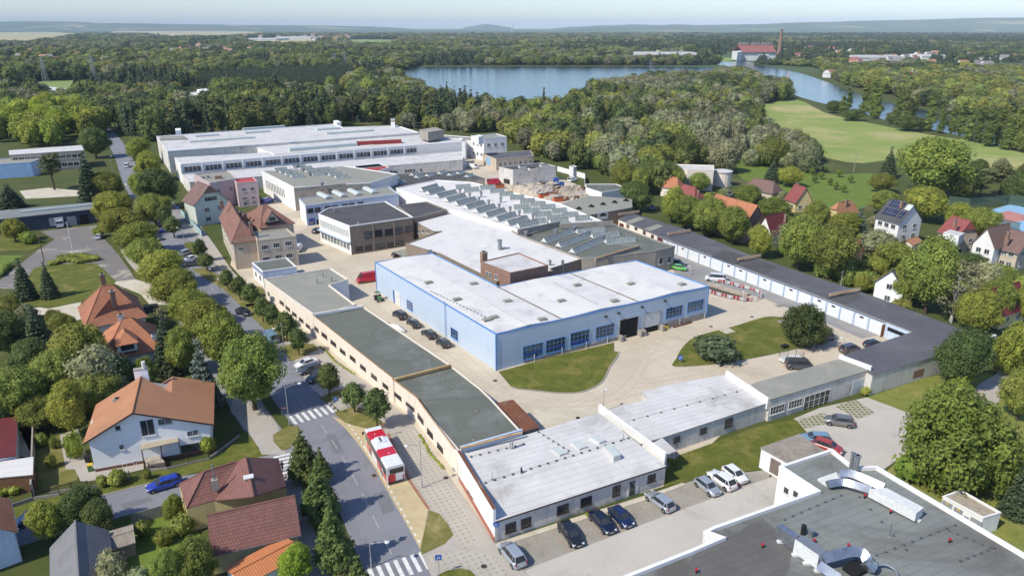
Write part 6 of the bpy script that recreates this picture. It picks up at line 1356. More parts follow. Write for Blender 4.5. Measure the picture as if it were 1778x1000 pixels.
k=MB();q=P(*A1(1035,400),6.9);k.box((q.x,q.y,q.z),(.9,1.1,.7),M['glass'],a2.ang);k.box((q.x,q.y,q.z-.05),(1.1,1.3,.7),M['frame'],a2.ang);a2.k('roof_window',k,a2.roof)
e=0;a2.row(0,3,1.3,1.2,2.6);a2.row(3,2,1.2,1.2,2.6);a2.walls()
cp=thing('carport','dark carport between the orange roofed houses and the avenue','carport',P(*A1(1000,240)));k=MB();qq=[P(*A1(*v),2.6)for v in((955,190),(960,255),(1070,225),(1050,180))];k.prism(qq,2.5,2.65,M['dark']);k.build('roof',cp,cp.location);k=MB();[k.tube([(v.x,v.y,0),(v.x,v.y,2.5)],.07,M['dkframe'],6)for v in qq];k.build('posts',cp,cp.location)
# big white house with terracotta roof
zh=6.2;p0,p1=P(*A2(600,95),3.6),P(*A2(640,310));gf=P(*A2(640,308));gr=P(*A2(1205,205));u=(gr-gf).normalized();v=Vector((-u.y,u.x,0));Lg=(P(*A2(1395,130),1.0)-gf).dot(u);Lg=15.6
TH=Bld('white_house','large white house with wide terracotta roof and covered porch by the side street','house',[gf,gf+u*Lg,gf+u*Lg+v*10.5,gf+v*10.5],4.6,M['snow'])
s_ap,rise,el,er,dn=6.2,8.85,5.3,4.85,11.2
f=lambda s,d,z:gf+u*s+v*d+Vector((0,0,z));zr=lambda s:rise-(rise-er)*(s-s_ap)/10.2;g_=lambda s,d:f(s,d,zr(s))
r=MB();slab(r,[f(-.6,-.7,el),f(s_ap,-.7,rise),f(s_ap,dn,rise),f(-.6,dn,el)],.2,M['terra']);slab(r,[g_(s_ap,-.7),g_(16.4,-.7),g_(16.4,13.8),g_(10.4,13.2),g_(10.6,7.4),g_(s_ap,dn)],.2,M['terra'])
slab(r,[g_(10.6,7.4),g_(10.4,13.2),f(7.0,13.2,5.4),f(7.0,10.8,5.4)],.2,M['terra']);TH.roof=TH.k('roof',r)
r=MB();r.tube([f(s_ap,-.72,rise+.03),f(s_ap,dn,rise+.03)],.12,M['terra'],6);TH.k('ridge',r,TH.roof)
r=MB();r.bar(f(-.62,-.74,el-.12),f(s_ap,-.74,rise-.12),.06,.22,M['dkframe']);r.bar(f(s_ap,-.74,rise-.12),f(16.4,-.74,er-.12),.06,.22,M['dkframe']);TH.k('verge_board',r,TH.roof)
TH.gables.append(([f(0,0,4.6),f(Lg,0,4.6),f(Lg,0,zr(Lg)-.2),f(s_ap,0,rise-.25),f(0,0,5.3)],M['snow']));TH.gables.append(([f(Lg,10.5,4.9),f(0,10.5,4.9),f(s_ap,10.5,rise-.3)],M['white']))
for a,b in((A1(950,948),A2(1022,68)),(A1(1058,938),A1(1145,995)),(A1(772,990),A2(803,30)),(A2(800,118),A2(826,158)),(A2(1252,20),A2(1322,70)),(A2(820,245),A2(846,275))):TH.win(0,*a,*b,2 if b[0]-a[0]>12 else 1,1,bb=True)
TH.win(0,*A2(890,232),*A2(916,255),1,1)
TH.panel(0,.0,.0,Lg,.55,mat('brown_base',S(128,92,78,.85),None,.6,.9),'plinth',.07)
s,z=whit(gf,gr,*A2(1210,160));TH.panel(0,s,.6,Lg-.3,1.9,M['glass'],'basement_windows',.06)
k=MB();qq=[P(*A2(*v),3.3)for v in((945,155),(1192,100),(1172,35),(935,85))];slab(k,qq,.12,mat('porch_sheet',S(184,170,146,.85),None,.5,.8));
for v_ in(qq[0],qq[1],(qq[0]+qq[1])/2):k.tube([(v_.x,v_.y,0),(v_.x,v_.y,3.2)],.07,M['dkframe'],6)
TH.k('porch',k);k=MB();qq=[P(*A2(*v),.9)for v in((975,265),(1100,240),(1080,190),(965,215))];k.prism(qq,0,.9,M['stone']);TH.k('porch_base',k)
TH.chimney(*A1(790,855),1.0,.7,.9,'white',zt=6.3);k=MB();q=P(*A1(960,730),7);k.box((q.x,q.y,7.2),(1.9,.8,5.5),M['snow'],TH.ang);k.box((q.x,q.y,10.0),(2.0,.9,.12),M['conc'],TH.ang);k.tube([(q.x+.6,q.y,10),(q.x+.6,q.y,11.2)],.3,M['frame'],8);TH.k('chimney',k,TH.roof)
k=MB();q=P(*A1(640,975),5.3);k.box((q.x,q.y,q.z+.1),(1.1,1.3,.25),M['frame'],TH.ang);TH.k('roof_window',k,TH.roof);TH.walls()
# brown red roofed house at the corner
zc=3.6
E1,E0,G0,G1,V_,T_,N_,R0,R1=P(*A2(1245,545),3.6),P(*A2(1197,388),3.6),P(*A2(1365,300),6.5),P(*A2(1585,232),6.5),P(*A2(1430,492),3.7),P(*A2(1640,206),7.0),P(*A4(156,466),7.0),P(*A4(322,213),3.9),P(*A4(373,398),3.9)
C1a=Bld('corner_house','corner house with joined brown red hipped and gabled roofs and thin steel flue','house',[Vector((q.x,q.y,0))for q in(E1,V_,R1,R0,T_,E0)],3.6,M['yellow'],ang=.5)
r=MB();bq=T_+(E0-G0)*.9;bq.z=3.7
for f_ in([E1,V_,G1,G0],[E0,E1,G0],[V_,N_,T_,G1],[N_,R1,R0,T_],[E0,G0,G1,T_,bq]):slab(r,f_,.14,M['brownred'])
C1a.roof=C1a.k('roof',r);r=MB()
for a_,b_ in((G0,G1),(T_,N_),(E1,G0),(E0,G0),(V_,G1)):r.tube([a_,b_],.12,M['brownred'],6)
C1a.k('ridge_tiles',r,C1a.roof)
k=MB();q=P(*A2(1440,405),5.2);k.box((q.x,q.y,5.6),(.8,.6,1.5),M['conc'],.4);k.tube([(q.x,q.y,6.3),(q.x,q.y,8.6)],.11,M['steel'],8);C1a.k('chimney',k,C1a.roof);k=MB();q=P(*A2(1665,375),6.2);k.box((q.x,q.y,6.3),(1.0,.7,1.4),M['beige'],.4);k.box((q.x,q.y,7.05),(1.2,.9,.12),M['frame'],.4);C1a.k('chimney',k,C1a.roof)
C1a.walls()
C1b=hrect('corner_house_wing','brown red gabled wing of the corner house facing the main street',3.2,A2(1430,835),A4(448,700),6.2,'brownred',2.9,'yellow',0,((0,1),(0,1)),.35)
C1b.walls()
C1c=hrect('orange_lean_to','orange corrugated lean-to roof at the bottom of the corner house',2.6,A2(1620,1060),A4(470,850),3.9,'corr',.5,'white',0,((0,1),(0,1)),.2,'shed');C1c.walls()
# slate barn, shed, left edge houses
p_,q_=P(*A2(350,800),3.0),P(*A2(715,772),3.0);p_.z=q_.z=0;uu_=Vector((.85,.52,0));q_=p_+uu_*((q_-p_).dot(uu_));vv_=Vector((-uu_.y,uu_.x,0));SB=Bld('slate_barn','old barn with steep grey slate roof at the bottom of the photo','barn',[p_-vv_*14,q_-vv_*14,q_,p_],3.0,M['wash']);_,za=whit(p_,q_,*A2(495,640));SB.pitched(M['slate'],za-3.0,1,((0,1),(0,1)),.3);SB.walls()
sh=hrect('garden_shed','grey board garden shed behind the concrete fence',2.1,A2(730,820),A2(895,770),3.6,'oldsheet',.35,'oldsheet',0,((0,1),(0,1)),.15,'shed');sh.walls()
LH=hrect('orange_house','white house with orange tile roof at the lower left edge',4.6,(-60,1010),A2(140,880),9.5,'orange',4.0,'white',1,((0,1),(0,1)),.4)if False else None
q0,q1=P(*A2(140,890),3.0),P(*A2(45,640),5.0);u=Vector((-.93,-.36,0));b_=[Vector((q.x,q.y,0))for q in(P(*A2(150,900)),P(*A2(105,690)))];n_=(b_[1]-b_[0]).normalized();w_=Vector((-n_.y,n_.x,0));LH=Bld('orange_house','white gabled house with orange tile roof at the lower left edge','house',[b_[0],b_[1],b_[1]+w_*8,b_[0]+w_*8],4.6,M['bluewash']);LH.pitched(M['orange'],3.4,LH.e(*A2(128,800)),((0,1),(0,1)),.35);LH.walls()
MR=house('maroon_shed','long garage with maroon sheet roof at the left edge',3.2,A2(95,190),A1(106,938),(-80,806),'darkred',.5,'white',0,((0,1),(0,1)),.2,'garage');MR.walls()
wr=fb('white_flat_shed','low shed with bright white flat roof beside the hedge on the left',2.6,[(-60,835),A2(215,325),A2(218,212),(-60,812)],'wood','roofwhite',.0,cat='shed');wr.walls()
pv=thing('boundary_wall','tall grey concrete boundary wall along the white flat shed','wall',P(*A2(225,400)));k=MB();k.bar(P(*A2(225,470))+Vector((0,0,1)),P(*A2(238,20))+Vector((0,0,1)),.2,2.0,M['conc']);k.build('panel',pv,pv.location)
pa=sheet('white_paving',[A2(95,200),A2(220,215),A2(245,20),A2(150,10),A1(110,980),A1(240,900),A2(160,0)],.1,M['dust'])
# fences and bins on the left
fence(PX([A2(20,560),A2(225,490),A2(400,465)]),1.5,'mesh fence on a low plinth beside the white flat shed hedge','plinth','fence',2.4,M['dkframe'])
fence(PX([A2(590,420),A2(850,360),A2(870,350)]),1.3,'low garden fence before the white house flower bed','plinth','fence',2.4,M['dkframe'])
fence(PX([A2(1000,300),A2(1120,290),A2(1400,225),A2(1600,70)]),1.3,'brown picket fence round the white house corner','plinth','fence',2.4,M['dkframe'])
fence(PX([A2(890,660),A2(1100,600)]),1.8,'pale concrete panel fence behind the garden shed','board','fence',2.6,M['conc'])
fence(PX([A2(330,455),A2(480,430),A2(590,415)]),1.3,'brown double gate in the garden fence of the white house','plinth','garden_gate',3,M['dkframe'],'gate')
for(x,y),m,lab in((A2(590,240),'black','black dustbin by the white house wall'),(A2(610,300),'green','green dustbin with yellow lid by the white house wall')):
 t=thing('dustbin',lab,'bin',P(x,y),.3);k=MB();k.box((0,0,.55),(.55,.6,1.1),M[m],0,1.15);k.build('body',t);k=MB();k.box((0,0,1.14),(.66,.72,.1),M['yellowp']if m=='green' else M['black']);k.build('lid',t)
 # ---- left middle: blue shed, grey block, long dark shed
bs_=fb('blue_shed','pale blue shed with stepped roof at the left edge',6.0,[B1(-90,240),B1(190,222),B1(275,195),B1(270,180),B1(-90,210)],'bluewash','roofpale',.2,ang=.0)
e=bs_.e(*B1(100,330));bs_.wmats[e]=mat('blue_wall',S(168,200,238,.86),None,.4,.8,streak=.4);bs_.walls()
gb_=fb('grey_block','grey two storey block with a pale flat roof near the avenue top',8.0,[B1(60,178),B1(55,150),B1(505,118),B1(520,148)],'beige','roofsilver',.0,ang=.0)
e=gb_.e(*B1(300,260));gb_.row(e,12,2.0,5.0,6.8,nx=2,ny=1);gb_.row(e,12,2.0,1.4,3.2,nx=2,ny=1);gb_.walls()
M['navywall']=mat('dark_blue_wall',S(66,74,92,.86),None,.4,.8,streak=.4);M['roofash']=mat('ash_roof',S(122,126,126,.86),S(140,142,140,.86),.2,.85,pat=('rib',1.0,0,S(100,104,104,.86),.06))
ds=fb('long_dark_shed','long dark blue shed with grey ribbed roof behind the box lorry',4.6,[B1(-120,590),B1(606,510),B1(600,470),B1(-120,535)],'navywall','roofash',.0,cat='shed',ang=.1)
e=ds.e(*B1(300,620),1)
for p,q,m in(((10,600),(22,640),'frame'),((300,568),(345,615),'louvre'),((410,560),(480,610),'louvre'),((490,550),(555,605),'dark')):ds.hole(e,*B1(*p),*B1(*q),M[m],'gate')
k=MB();a,b=ds.on_roof(*B1(130,535)),ds.on_roof(*B1(560,490));k.bar(a+Vector((0,0,.3)),b+Vector((0,0,.3)),.9,.5,M['paleglass']);ds.k('ridge_skylight',k,ds.roof);ds.walls()
# far left pale halls
lf1=fb('pale_blue_hall','pale blue hall among trees at the far left',7.5,[B8(208,318),B8(290,338),B8(312,318),B8(215,308)],'bluewash','roofwhite',.0,cat='hall');lf1.walls()
lf2=fb('white_terrace_building','white stepped building among the trees above the factory',7.0,[B8(822,338),B8(835,352),B8(915,338),B8(905,325)],'white','roofwhite',.4,cat='building');k=MB();q=[P(*B8(*v),9)for v in((868,322),(880,332),(925,326),(910,318))];k.prism(q,6.8,9.5,M['white']);lf2.k('upper_floor',k,lf2.roof);lf2.walls()
# ---- houses on the right
sol=house('solar_house','white three storey house with solar panels on its dark roof',7.0,B6(612,420),B6(742,402),B6(467,385),'roofblack',4.6,'white',3,((0,1),(0,1)),.4)
k=MB();A_,B_=sol.foot[0],sol.foot[3]
p0,u,v,half,slope=sol.frame;nn=Vector((v.x*slope*-1,v.y*slope*-1,1)).normalized()
for s0,d0 in((.8,.8),(.8,2.9),(6.2,.8)):
 w_=4.8 if s0<1 else 3.2;L_=(sol.foot[3]-sol.foot[0]).length
 if s0+w_>L_:w_=L_-s0-.3
 q=[p0+u*a+v*d+Vector((0,0,7.0+slope*d+.12))for a,d in((s0,d0),(s0+w_,d0),(s0+w_,d0+1.9),(s0,d0+1.9))];k.face(q,M['solar'])
q=[p0+u*a+v*d+Vector((0,0,7.0+slope*d+.14))for a,d in((6.4,3.0),(8.2,3.0),(8.2,4.4),(6.4,4.4))]
sol.k('solar_panels',k,sol.roof);k=MB();k.face(q,M['paleglass']);sol.k('roof_window',k,sol.roof)
for e_,L_ in((0,2),(1,3),(2,2),(3,3)):sol.row(e_,L_,1.5,4.6,5.9,nx=2);sol.row(e_,L_,1.5,1.6,3.0,nx=2)
sol.chimney(*B6(625,320),.8,.7,1.0,zt=11.2);sol.walls()
def rh(label,z,fr,rt,lf,roof,rise,wall,along,ends=((0,1),(0,1)),n=2,name='family_house',ch=None,grp=None,win=True,ov=.4):
 b=house(name,label,z,fr,rt,lf,roof,rise,wall,along,ends,ov)
 if win:
  for i in range(4):
   if(b.foot[(i+1)%4]-b.foot[i]).length>3.5:
    b.row(i,n,1.3,1.2,2.5,nx=2)
    if z>5:b.row(i,n,1.3,4.0,5.3,nx=2)
 if ch:b.chimney(*ch,.7,.6,1.1,zt=z+rise-.6)
 b.walls();return b
rh('small sandy cottage with tan hipped roof below the park lawn',4.0,B6(260,372),B6(368,352),B6(212,355),'terra',3.2,'yellow',0,((2,.5),(2,.5)),2,ch=B6(305,312))
r1=rh('beige house with faded red hipped roof and flat dormer',6.2,B6(945,500),B6(1065,492),B6(800,468),'redroof',4.0,'beige',3,((0,.5),(0,.5)),2,ch=B6(935,428))
k=MB();q=[P(*B6(*v),7.6)for v in((868,478),(958,500),(992,482),(905,462))];k.prism(q,5.0,7.6,M['white'],top=M['roofsilver']);r1.k('dormer',k,r1.roof)
rh('pale gabled house with brown cross roof near the sports court',6.4,B6(1165,562),B6(1285,532),B6(1072,525),'browntile',4.4,'white',0,((0,1),(0,1)),2)
rh('brown roofed rear wing of the pale gabled house',5.6,B6(1300,592),B6(1400,560),B6(1250,548),'browntile',4.2,'beige',3,((0,1),(0,1)),2,ch=B6(1240,500))
rh('white cottage hidden behind trees beside the garages',5.2,B6(640,800),B6(700,770),B6(505,745),'roofdark',3.4,'snow',0,((0,1),(0,1)),1)
rh('yellow house with dark red roof and skylight at the right',3.8,B6(1205,945),B6(1350,905),B6(1150,870),'darkred',4.6,'yellow',0,((0,1),(0,1)),2)
rh('small brick house with faded red roof behind the garages',4.8,B6(345,585),B6(402,580),B6(318,560),'redroof',2.6,'brick',3,((0,1),(0,1)),1)
rh('little cream garden hut under a flat brown roof',2.8,B6(690,545),B6(740,525),B6(655,520),'terra',.8,'cream',0,((0,1),(0,1)),1,'garden_hut')
rh('tiny red roofed garden shed among shrubs',2.4,B6(520,625),B6(575,615),B6(500,608),'redroof',1.0,'wood',0,((0,1),(0,1)),1,'garden_hut',win=False)
rh('house with bright orange roof and grey plastered gable',5.6,B5(1005,545),B5(1165,520),B5(900,430),'orange',5.4,'brown',1,((0,1),(0,1)),2)
rh('white house with dark red tiled roof behind the garages',4.6,B5(1205,600),B5(1330,570),B5(1165,560),'darkred',4.4,'white',0,((0,1),(0,1)),1,ch=B5(1308,500))
rh('sandy house with a clean pinkish red gabled roof',4.0,B5(1385,374),B5(1500,368),B5(1262,348),'redroof',4.6,'yellow',3,((0,1),(0,1)),2,ch=B5(1395,262))
rh('house with dull brown hipped roof and white dish',4.4,B5(1215,310),B5(1290,295),B5(1020,265),'browntile',3.2,'beige',3,((2,0),(2,0)),2)
rh('low house with orange hipped roof under the trees',4.0,B5(530,278),B5(582,262),B5(455,245),'orange',3.2,'cream',3,((2,0),(2,0)),1)
rh('low house with reddish roof and white chimney stack',4.0,B5(650,345),B5(712,335),B5(570,300),'redroof',3.0,'cream',3,((2,0),(2,0)),1,ch=B5(680,320))
mn=fb('cream_mansion','large cream mansion with rusty white roof and curved end',8.0,[B5(600,150),B5(425,130),B5(450,108),B5(790,118),B5(790,152)],'cream','roofsilver',.3,ang=.3)
e=mn.e(*B5(700,220),2);mn.row(e,5,1.4,4.8,6.6,nx=2);mn.walls()
mt=thing('round_tower','round cream pavilion joined to the mansion','pavilion',P(*B5(845,258)));k=MB();k.tube([(0,0,0),(0,0,5.5)],3.6,M['cream'],18);k.build('wall',mt);k=MB();k.tube([(0,0,5.5),(0,0,5.9),(0,0,6.3)],[3.9,3.9,2.0],M['roofsilver'],18);k.build('roof',mt)
# sports court
cq=[(1690,374),(1716,394),(1790,408),(1860,380),(1755,355)]
sheet('sports_court',cq,.1,M['court'],radians(20));sheet('court_area',[B6(1130,385),B6(1250,425),B6(1420,400),B6(1240,355)],.115,M['courtred'])
fence(PX([B6(890,330),B6(1010,345),B6(1240,320),B6(1350,335)]),4.0,'tall green mesh fence behind the sports court','board','court_fence',5,M['netting'])
fence(PX([B6(1050,372),B6(1150,440),B6(1300,475)]),3.0,'green mesh fence on the near side of the sports court','board','court_fence',5,M['netting'])
# ---------------------------------------------------------------- far country
M['farwhite']=mat('far_white',S(225,225,225,.86),None,.1,.8,fine=0);M['faror']=mat('far_orange_roof',S(176,130,110,.86),S(158,116,100,.86),.2,.8,fine=0);M['farred']=mat('far_red_roof',S(154,100,96,.86),None,.2,.8,fine=0);M['fargrey']=mat('far_grey_roof',S(140,136,134,.86),None,.2,.8,fine=0)
M['hill']=mat('far_hill',S(74,96,62,.8),S(110,118,84,.8),.0012,1,stain=S(170,164,120,.8),sscale=.0009,sthr=(.55,.62),fine=0)
def ridge(name,prof,D,depth,steps=8):
 """far hill range: skyline given as photo pixels at distance D"""
 b=MB();rows=[]
 for x,y in prof:
  d=ray(x,y);k=D/d.y;h=max(H+d.z*k,1.0);X=d.x*k;r=[]
  for j in range(-steps,steps+1):
   t=j/steps;q=D+t*depth;r.append(Vector((X*q/D,q,h*cos(t*pi/2)**1.5*(1+.12*noise.noise(Vector((X*.0006,q*.0006,0))))-.5)))
  rows.append(r)
 for a,c in zip(rows,rows[1:]):
  for j in range(2*steps):b.face([a[j],c[j],c[j+1],a[j+1]],M['hill'])
 return b.build(name,kind='structure',smooth=True)
def prof(p,n=8):
 out=[]
 for(x0,y0),(x1,y1)in zip(p,p[1:]):
  for i in range(n):t=i/n;x=x0+(x1-x0)*t;out.append((x,y0+(y1-y0)*(t*t*(3-2*t))+.5*noise.noise(Vector((x*.03,y0,0)))))
 out.append(p[-1]);return out
ridge('hills',prof([(-300,44),(-100,42),(30,38),(120,38.5),(170,41),(240,41.5),(330,42.5),(420,44),(560,45),(640,46.5),(760,52.5)]),14000,2600)
ridge('hills',prof([(930,53.2),(1080,47),(1180,45),(1290,43),(1420,39),(1560,35.5),(1700,33),(1800,31.5),(2100,31)]),12000,2600)
ridge('hills',prof([(930,52.2),(1000,47),(1050,44.5),(1110,43),(1140,44),(1180,42.5),(1220,45),(1300,47),(1360,52.2)]),15000,1500)
ridge('hills',prof([(796,51.4),(814,46.5),(828,44.5),(842,42.2),(856,43.6),(880,46.8),(900,51.4)],5),17000,500)
def near_poly(q,poly):
 x,y=q;c=False;n=len(poly)
 for i in range(n):
  x1,y1=poly[i];x2,y2=poly[i-1]
  if(y1>y)!=(y2>y)and x<(x2-x1)*(y-y1)/(y2-y1)+x1:c=not c
 return c
def proj(v):
 z=v[2]-H if len(v)>2 else-H;yc=v[1]*sin(PITCH)+z*cos(PITCH);zc=v[1]*cos(PITCH)-z*sin(PITCH);return 889+F*v[0]/zc,500-F*yc/zc
WATER=[[(668,126),(735,114),(1235,114),(1262,126),(1240,137),(1135,139),(1068,154),(1022,180),(1000,196),(900,200),(800,190),(740,174),(705,148),(680,132)]]
RP=[(v.x,v.y)for v in Rt+Lf[::-1]]
OPEN=[[(1308,186),(1385,172),(1432,192),(1500,208),(1600,228),(1800,270),(2050,330),(2050,400),(1778,310),(1690,290),(1600,272),(1500,288),(1420,274),(1365,254),(1316,226)],[(1278,292),(1285,274),(1440,300),(1525,300),(1542,332),(1500,362),(1440,374),(1360,332)],[(490,168),(560,158),(615,160),(622,184),(540,188),(480,182)],[(-20,150),(60,141),(210,137),(204,154),(60,166),(-20,166)],[(-120,60),(60,55),(155,59),(60,77),(-120,81)],[(200,54),(430,54),(445,63),(300,68)],[(1060,86),(1170,88),(1165,98),(1100,96)],[(600,69),(692,69),(682,81),(608,82)],[(1080,72),(1240,74),(1240,80),(1090,78)],[(1500,97),(1650,99),(1640,107),(1520,105)],[(1200,104),(1260,100),(1270,106),(1215,111)],[(418,67),(572,64),(594,72),(440,79)],[(330,152),(360,132),(612,121),(618,140),(604,157),(480,162)],[(70,186),(80,150),(126,147),(138,186)],[(308,202),(320,150),(372,150),(380,202)],[(1252,112),(1256,92),(1345,90),(1350,112)],[(1470,103),(1570,101),(1576,120),(1462,122)],[(474,68),(548,66),(552,80),(470,82)],[(1095,98),(1215,98),(1215,108),(1095,108)]]
def blocked(v):
 p=proj((v[0],v[1],0));return any(near_poly(p,o)for o in WATER+OPEN)or near_poly((v[0],v[1]),RP)
def gn_forest(name,label,items,kinds):
 """one stuff object: crowns of trees that stand in the scene repeated on points (x, y, width, height, kind)"""
 me=bpy.data.meshes.new(name);me.from_pydata([(i[0],i[1],0)for i in items],[],[])
 a=me.attributes.new('sc','FLOAT_VECTOR','POINT');a.data.foreach_set('vector',[c for i in items for c in(i[2],i[2],i[3])])
 a=me.attributes.new('ro','FLOAT_VECTOR','POINT');a.data.foreach_set('vector',[c for i in items for c in(0,0,rnd.uniform(0,6.28))])
 a=me.attributes.new('ix','INT','POINT');a.data.foreach_set('value',[i[4]for i in items])
 o=bpy.data.objects.new(name,me);COL.objects.link(o);tag(o,label,'forest',kind='stuff')
 ng=bpy.data.node_groups.new(name,'GeometryNodeTree');ng.interface.new_socket('Geometry',in_out='INPUT',socket_type='NodeSocketGeometry');ng.interface.new_socket('Geometry',in_out='OUTPUT',socket_type='NodeSocketGeometry')
 N,L=ng.nodes,ng.links;gi,go=N.new('NodeGroupInput'),N.new('NodeGroupOutput');jn=N.new('GeometryNodeJoinGeometry')
 for src in reversed(kinds):
  oi=N.new('GeometryNodeObjectInfo');oi.transform_space='ORIGINAL';oi.inputs['Object'].default_value=src;oi.inputs['As Instance'].default_value=True;L.new(oi.outputs['Geometry'],jn.inputs[0])
 ip=N.new('GeometryNodeInstanceOnPoints');ip.inputs['Pick Instance'].default_value=True
 def at(nm,t):
  k=N.new('GeometryNodeInputNamedAttribute');k.data_type=t;k.inputs['Name'].default_value=nm;return k.outputs['Attribute']
 L.new(gi.outputs[0],ip.inputs['Points']);L.new(jn.outputs[0],ip.inputs['Instance']);L.new(at('ix','INT'),ip.inputs['Instance Index']);L.new(at('ro','FLOAT_VECTOR'),ip.inputs['Rotation']);L.new(at('sc','FLOAT_VECTOR'),ip.inputs['Scale']);L.new(ip.outputs[0],go.inputs[0])
 md=o.modifiers.new('scatter','NODES');md.node_group=ng;return o
 # one seed tree of every far kind, standing at the wood's edge: their crowns are what the forests repeat
SEED={}
for kd,vr,x,yb,hh in(('farmid',0,690,206,13),('farmid',1,716,208,14),('farmid',2,742,212,12),('farwillow',0,770,214,12),('farwillow',1,800,218,11),('farpine',0,652,205,16),('farpine',1,634,203,17),('fardark',0,828,216,13),('farlight',0,850,218,13),('farlight',1,868,220,12)):
 t=tree_at(kd,P(x,yb),PROTO[kd][vr][2],PROTO[kd][vr][3],'tree at the lake side edge of the wood behind the factory','trees at the wood edge behind the factory',None,vr,0);SEED.setdefault(kd,[]).append(t.children[0]if t.children[0].name.startswith('crown')else t.children[1])
KL=SEED['farmid']+SEED['farwillow']+SEED['farpine']+SEED['fardark']+SEED['farlight'];KH=[12.0]*3+[11.0]*2+[15.0]*2+[12.0]*3;KW=[9.5]*5+[6.0]*2+[9.5]*3
WMIX={'mixed':(0,1,2,0,1,2,3,4,7,7,5,8,9),'lake':(0,1,2,3,4,3,7,7,0,8),'pine':(5,6,5,6,5,6,7,7,0),'river':(0,1,2,3,4,3,4,8,7,9),'bank':(8,9,8,9,0,1,2,3,7)}
def scatter(y0,y1,xf,mix,test,k0=8.5,k1=.0052,hmul=1.0,dens=1.0):
 out=[];Y=y0
 while Y<y1:
  s=k0+k1*Y;x0,x1=xf(Y);x=x0
  while x<x1:
   v=(x+rnd.uniform(-.4,.4)*s,Y+rnd.uniform(-.4,.4)*s);x+=s
   if rnd.random()>dens or not test(v):continue
   nv=noise.noise(Vector((v[0]*.0045,v[1]*.0045,11)))+noise.noise(Vector((v[0]*.0012,v[1]*.0012,5)))*.6;k=rnd.choice((5,6,5,6,7)if nv>.38 and mix not in('river','bank')else(3,4,3,4,0)if nv<-.42 else(7,7,0,7,1)if nv<-.2 else WMIX[mix]);w=s*rnd.uniform(.8,1.65)/(KW[k]if k not in(5,6)else 7.5);h=rnd.uniform(7.5,16)*hmul*(1.25 if k in(5,6)else 1)/KH[k]*(1 if noise.noise(Vector((v[0]*.004,v[1]*.004,3)))<.1 else 1.25)
   out.append((v[0],v[1],w,h,k))
  Y+=s*.9
 return out
fr_=lambda a,b:(lambda Y:(a*Y-30,b*Y+30))
HOUSES=[]
TOWN=lambda v:noise.noise(Vector((v[0]*.006,v[1]*.006,7)))>-.15
def inpx(v,polys):
 p=proj((v[0],v[1],0));return any(near_poly(p,o)for o in polys)
TOWNS=[[(0,108),(0,84),(60,80),(160,96),(170,110),(60,116)],[(200,92),(230,78),(420,76),(480,82),(440,100),(250,104)],[(1215,92),(1330,84),(1480,86),(1500,98),(1360,112),(1270,108)],[(1410,140),(1440,108),(1600,96),(1778,98),(1850,125),(1700,132),(1520,130)],[(400,66),(600,62),(680,64),(560,72)]]
free=lambda v:not blocked(v)
t_=lambda v:free(v)and not(inpx(v,TOWNS)and rnd.random()<.78)
gn_forest('distant_forest','distant bluish mixed forest covering the plain left of the lake',scatter(640,6200,fr_(-.8,-.16),'mixed',t_),KL)
gn_forest('lakeside_forest','dense broadleaf forest on the far shore of the lake',scatter(1000,6200,fr_(-.16,.22),'lake',t_),KL)
gn_forest('distant_pine_forest','dark distant pine forest beyond the river town on the right',scatter(1250,6200,fr_(.22,.86),'pine',lambda v:t_(v)and v[1]>2100 or(t_(v)and rnd.random()<.78)),KL)
PL=[(330,151),(360,132),(612,121),(618,140),(604,156),(480,161)];pi_=[];Y=560
while Y<1150:
 x=-520
 while x<-150:
  if near_poly(proj((x,Y,0)),PL):k=rnd.choice((5,6));pi_.append((x+rnd.uniform(-1,1),Y+rnd.uniform(-1,1),rnd.uniform(.8,1.05),rnd.uniform(8.5,10.5)/15,k))
  x+=5.2
 Y+=6
gn_forest('pine_plantation','even dark green pine plantation left of the lake',pi_,KL)
PEN=[(1010,176),(1060,150),(1130,136),(1240,134),(1290,130),(1340,150),(1378,172),(1320,185),(1306,215),(1320,240),(1365,256),(1420,276),(1440,292),(1300,280),(1250,285),(1160,250),(1090,225),(980,215),(900,205)]
gn_forest('peninsula_wood','rounded grey green willow wood between the lake and the meadow',scatter(330,1100,fr_(-.1,.55),'river',lambda v:free(v)and inpx(v,[PEN]),7.2,.004,.85),KL)
RB=[(1320,112),(1420,118),(1470,150),(1560,170),(1640,195),(1778,222),(1900,250),(1900,130),(1600,122),(1450,108)]
gn_forest('riverbank_wood','leafy wood on the far bank of the river below the town',scatter(430,1300,fr_(.35,.9),'bank',lambda v:free(v)and inpx(v,[RB]),8,.005,.85,.92),KL)
WB=[(160,200),(330,176),(520,178),(640,190),(720,182),(800,192),(900,206),(1010,198),(1130,226),(1180,255),(1085,250),(930,232),(880,228),(760,214),(640,212),(480,212),(300,222),(235,232)]
gn_forest('wood_behind_factory','mixed wood between the factory and the lake',scatter(430,700,fr_(-.8,.1),'mixed',lambda v:free(v)and(inpx(v,[WB])or v[1]>560),7.5,.003,1.0),KL)
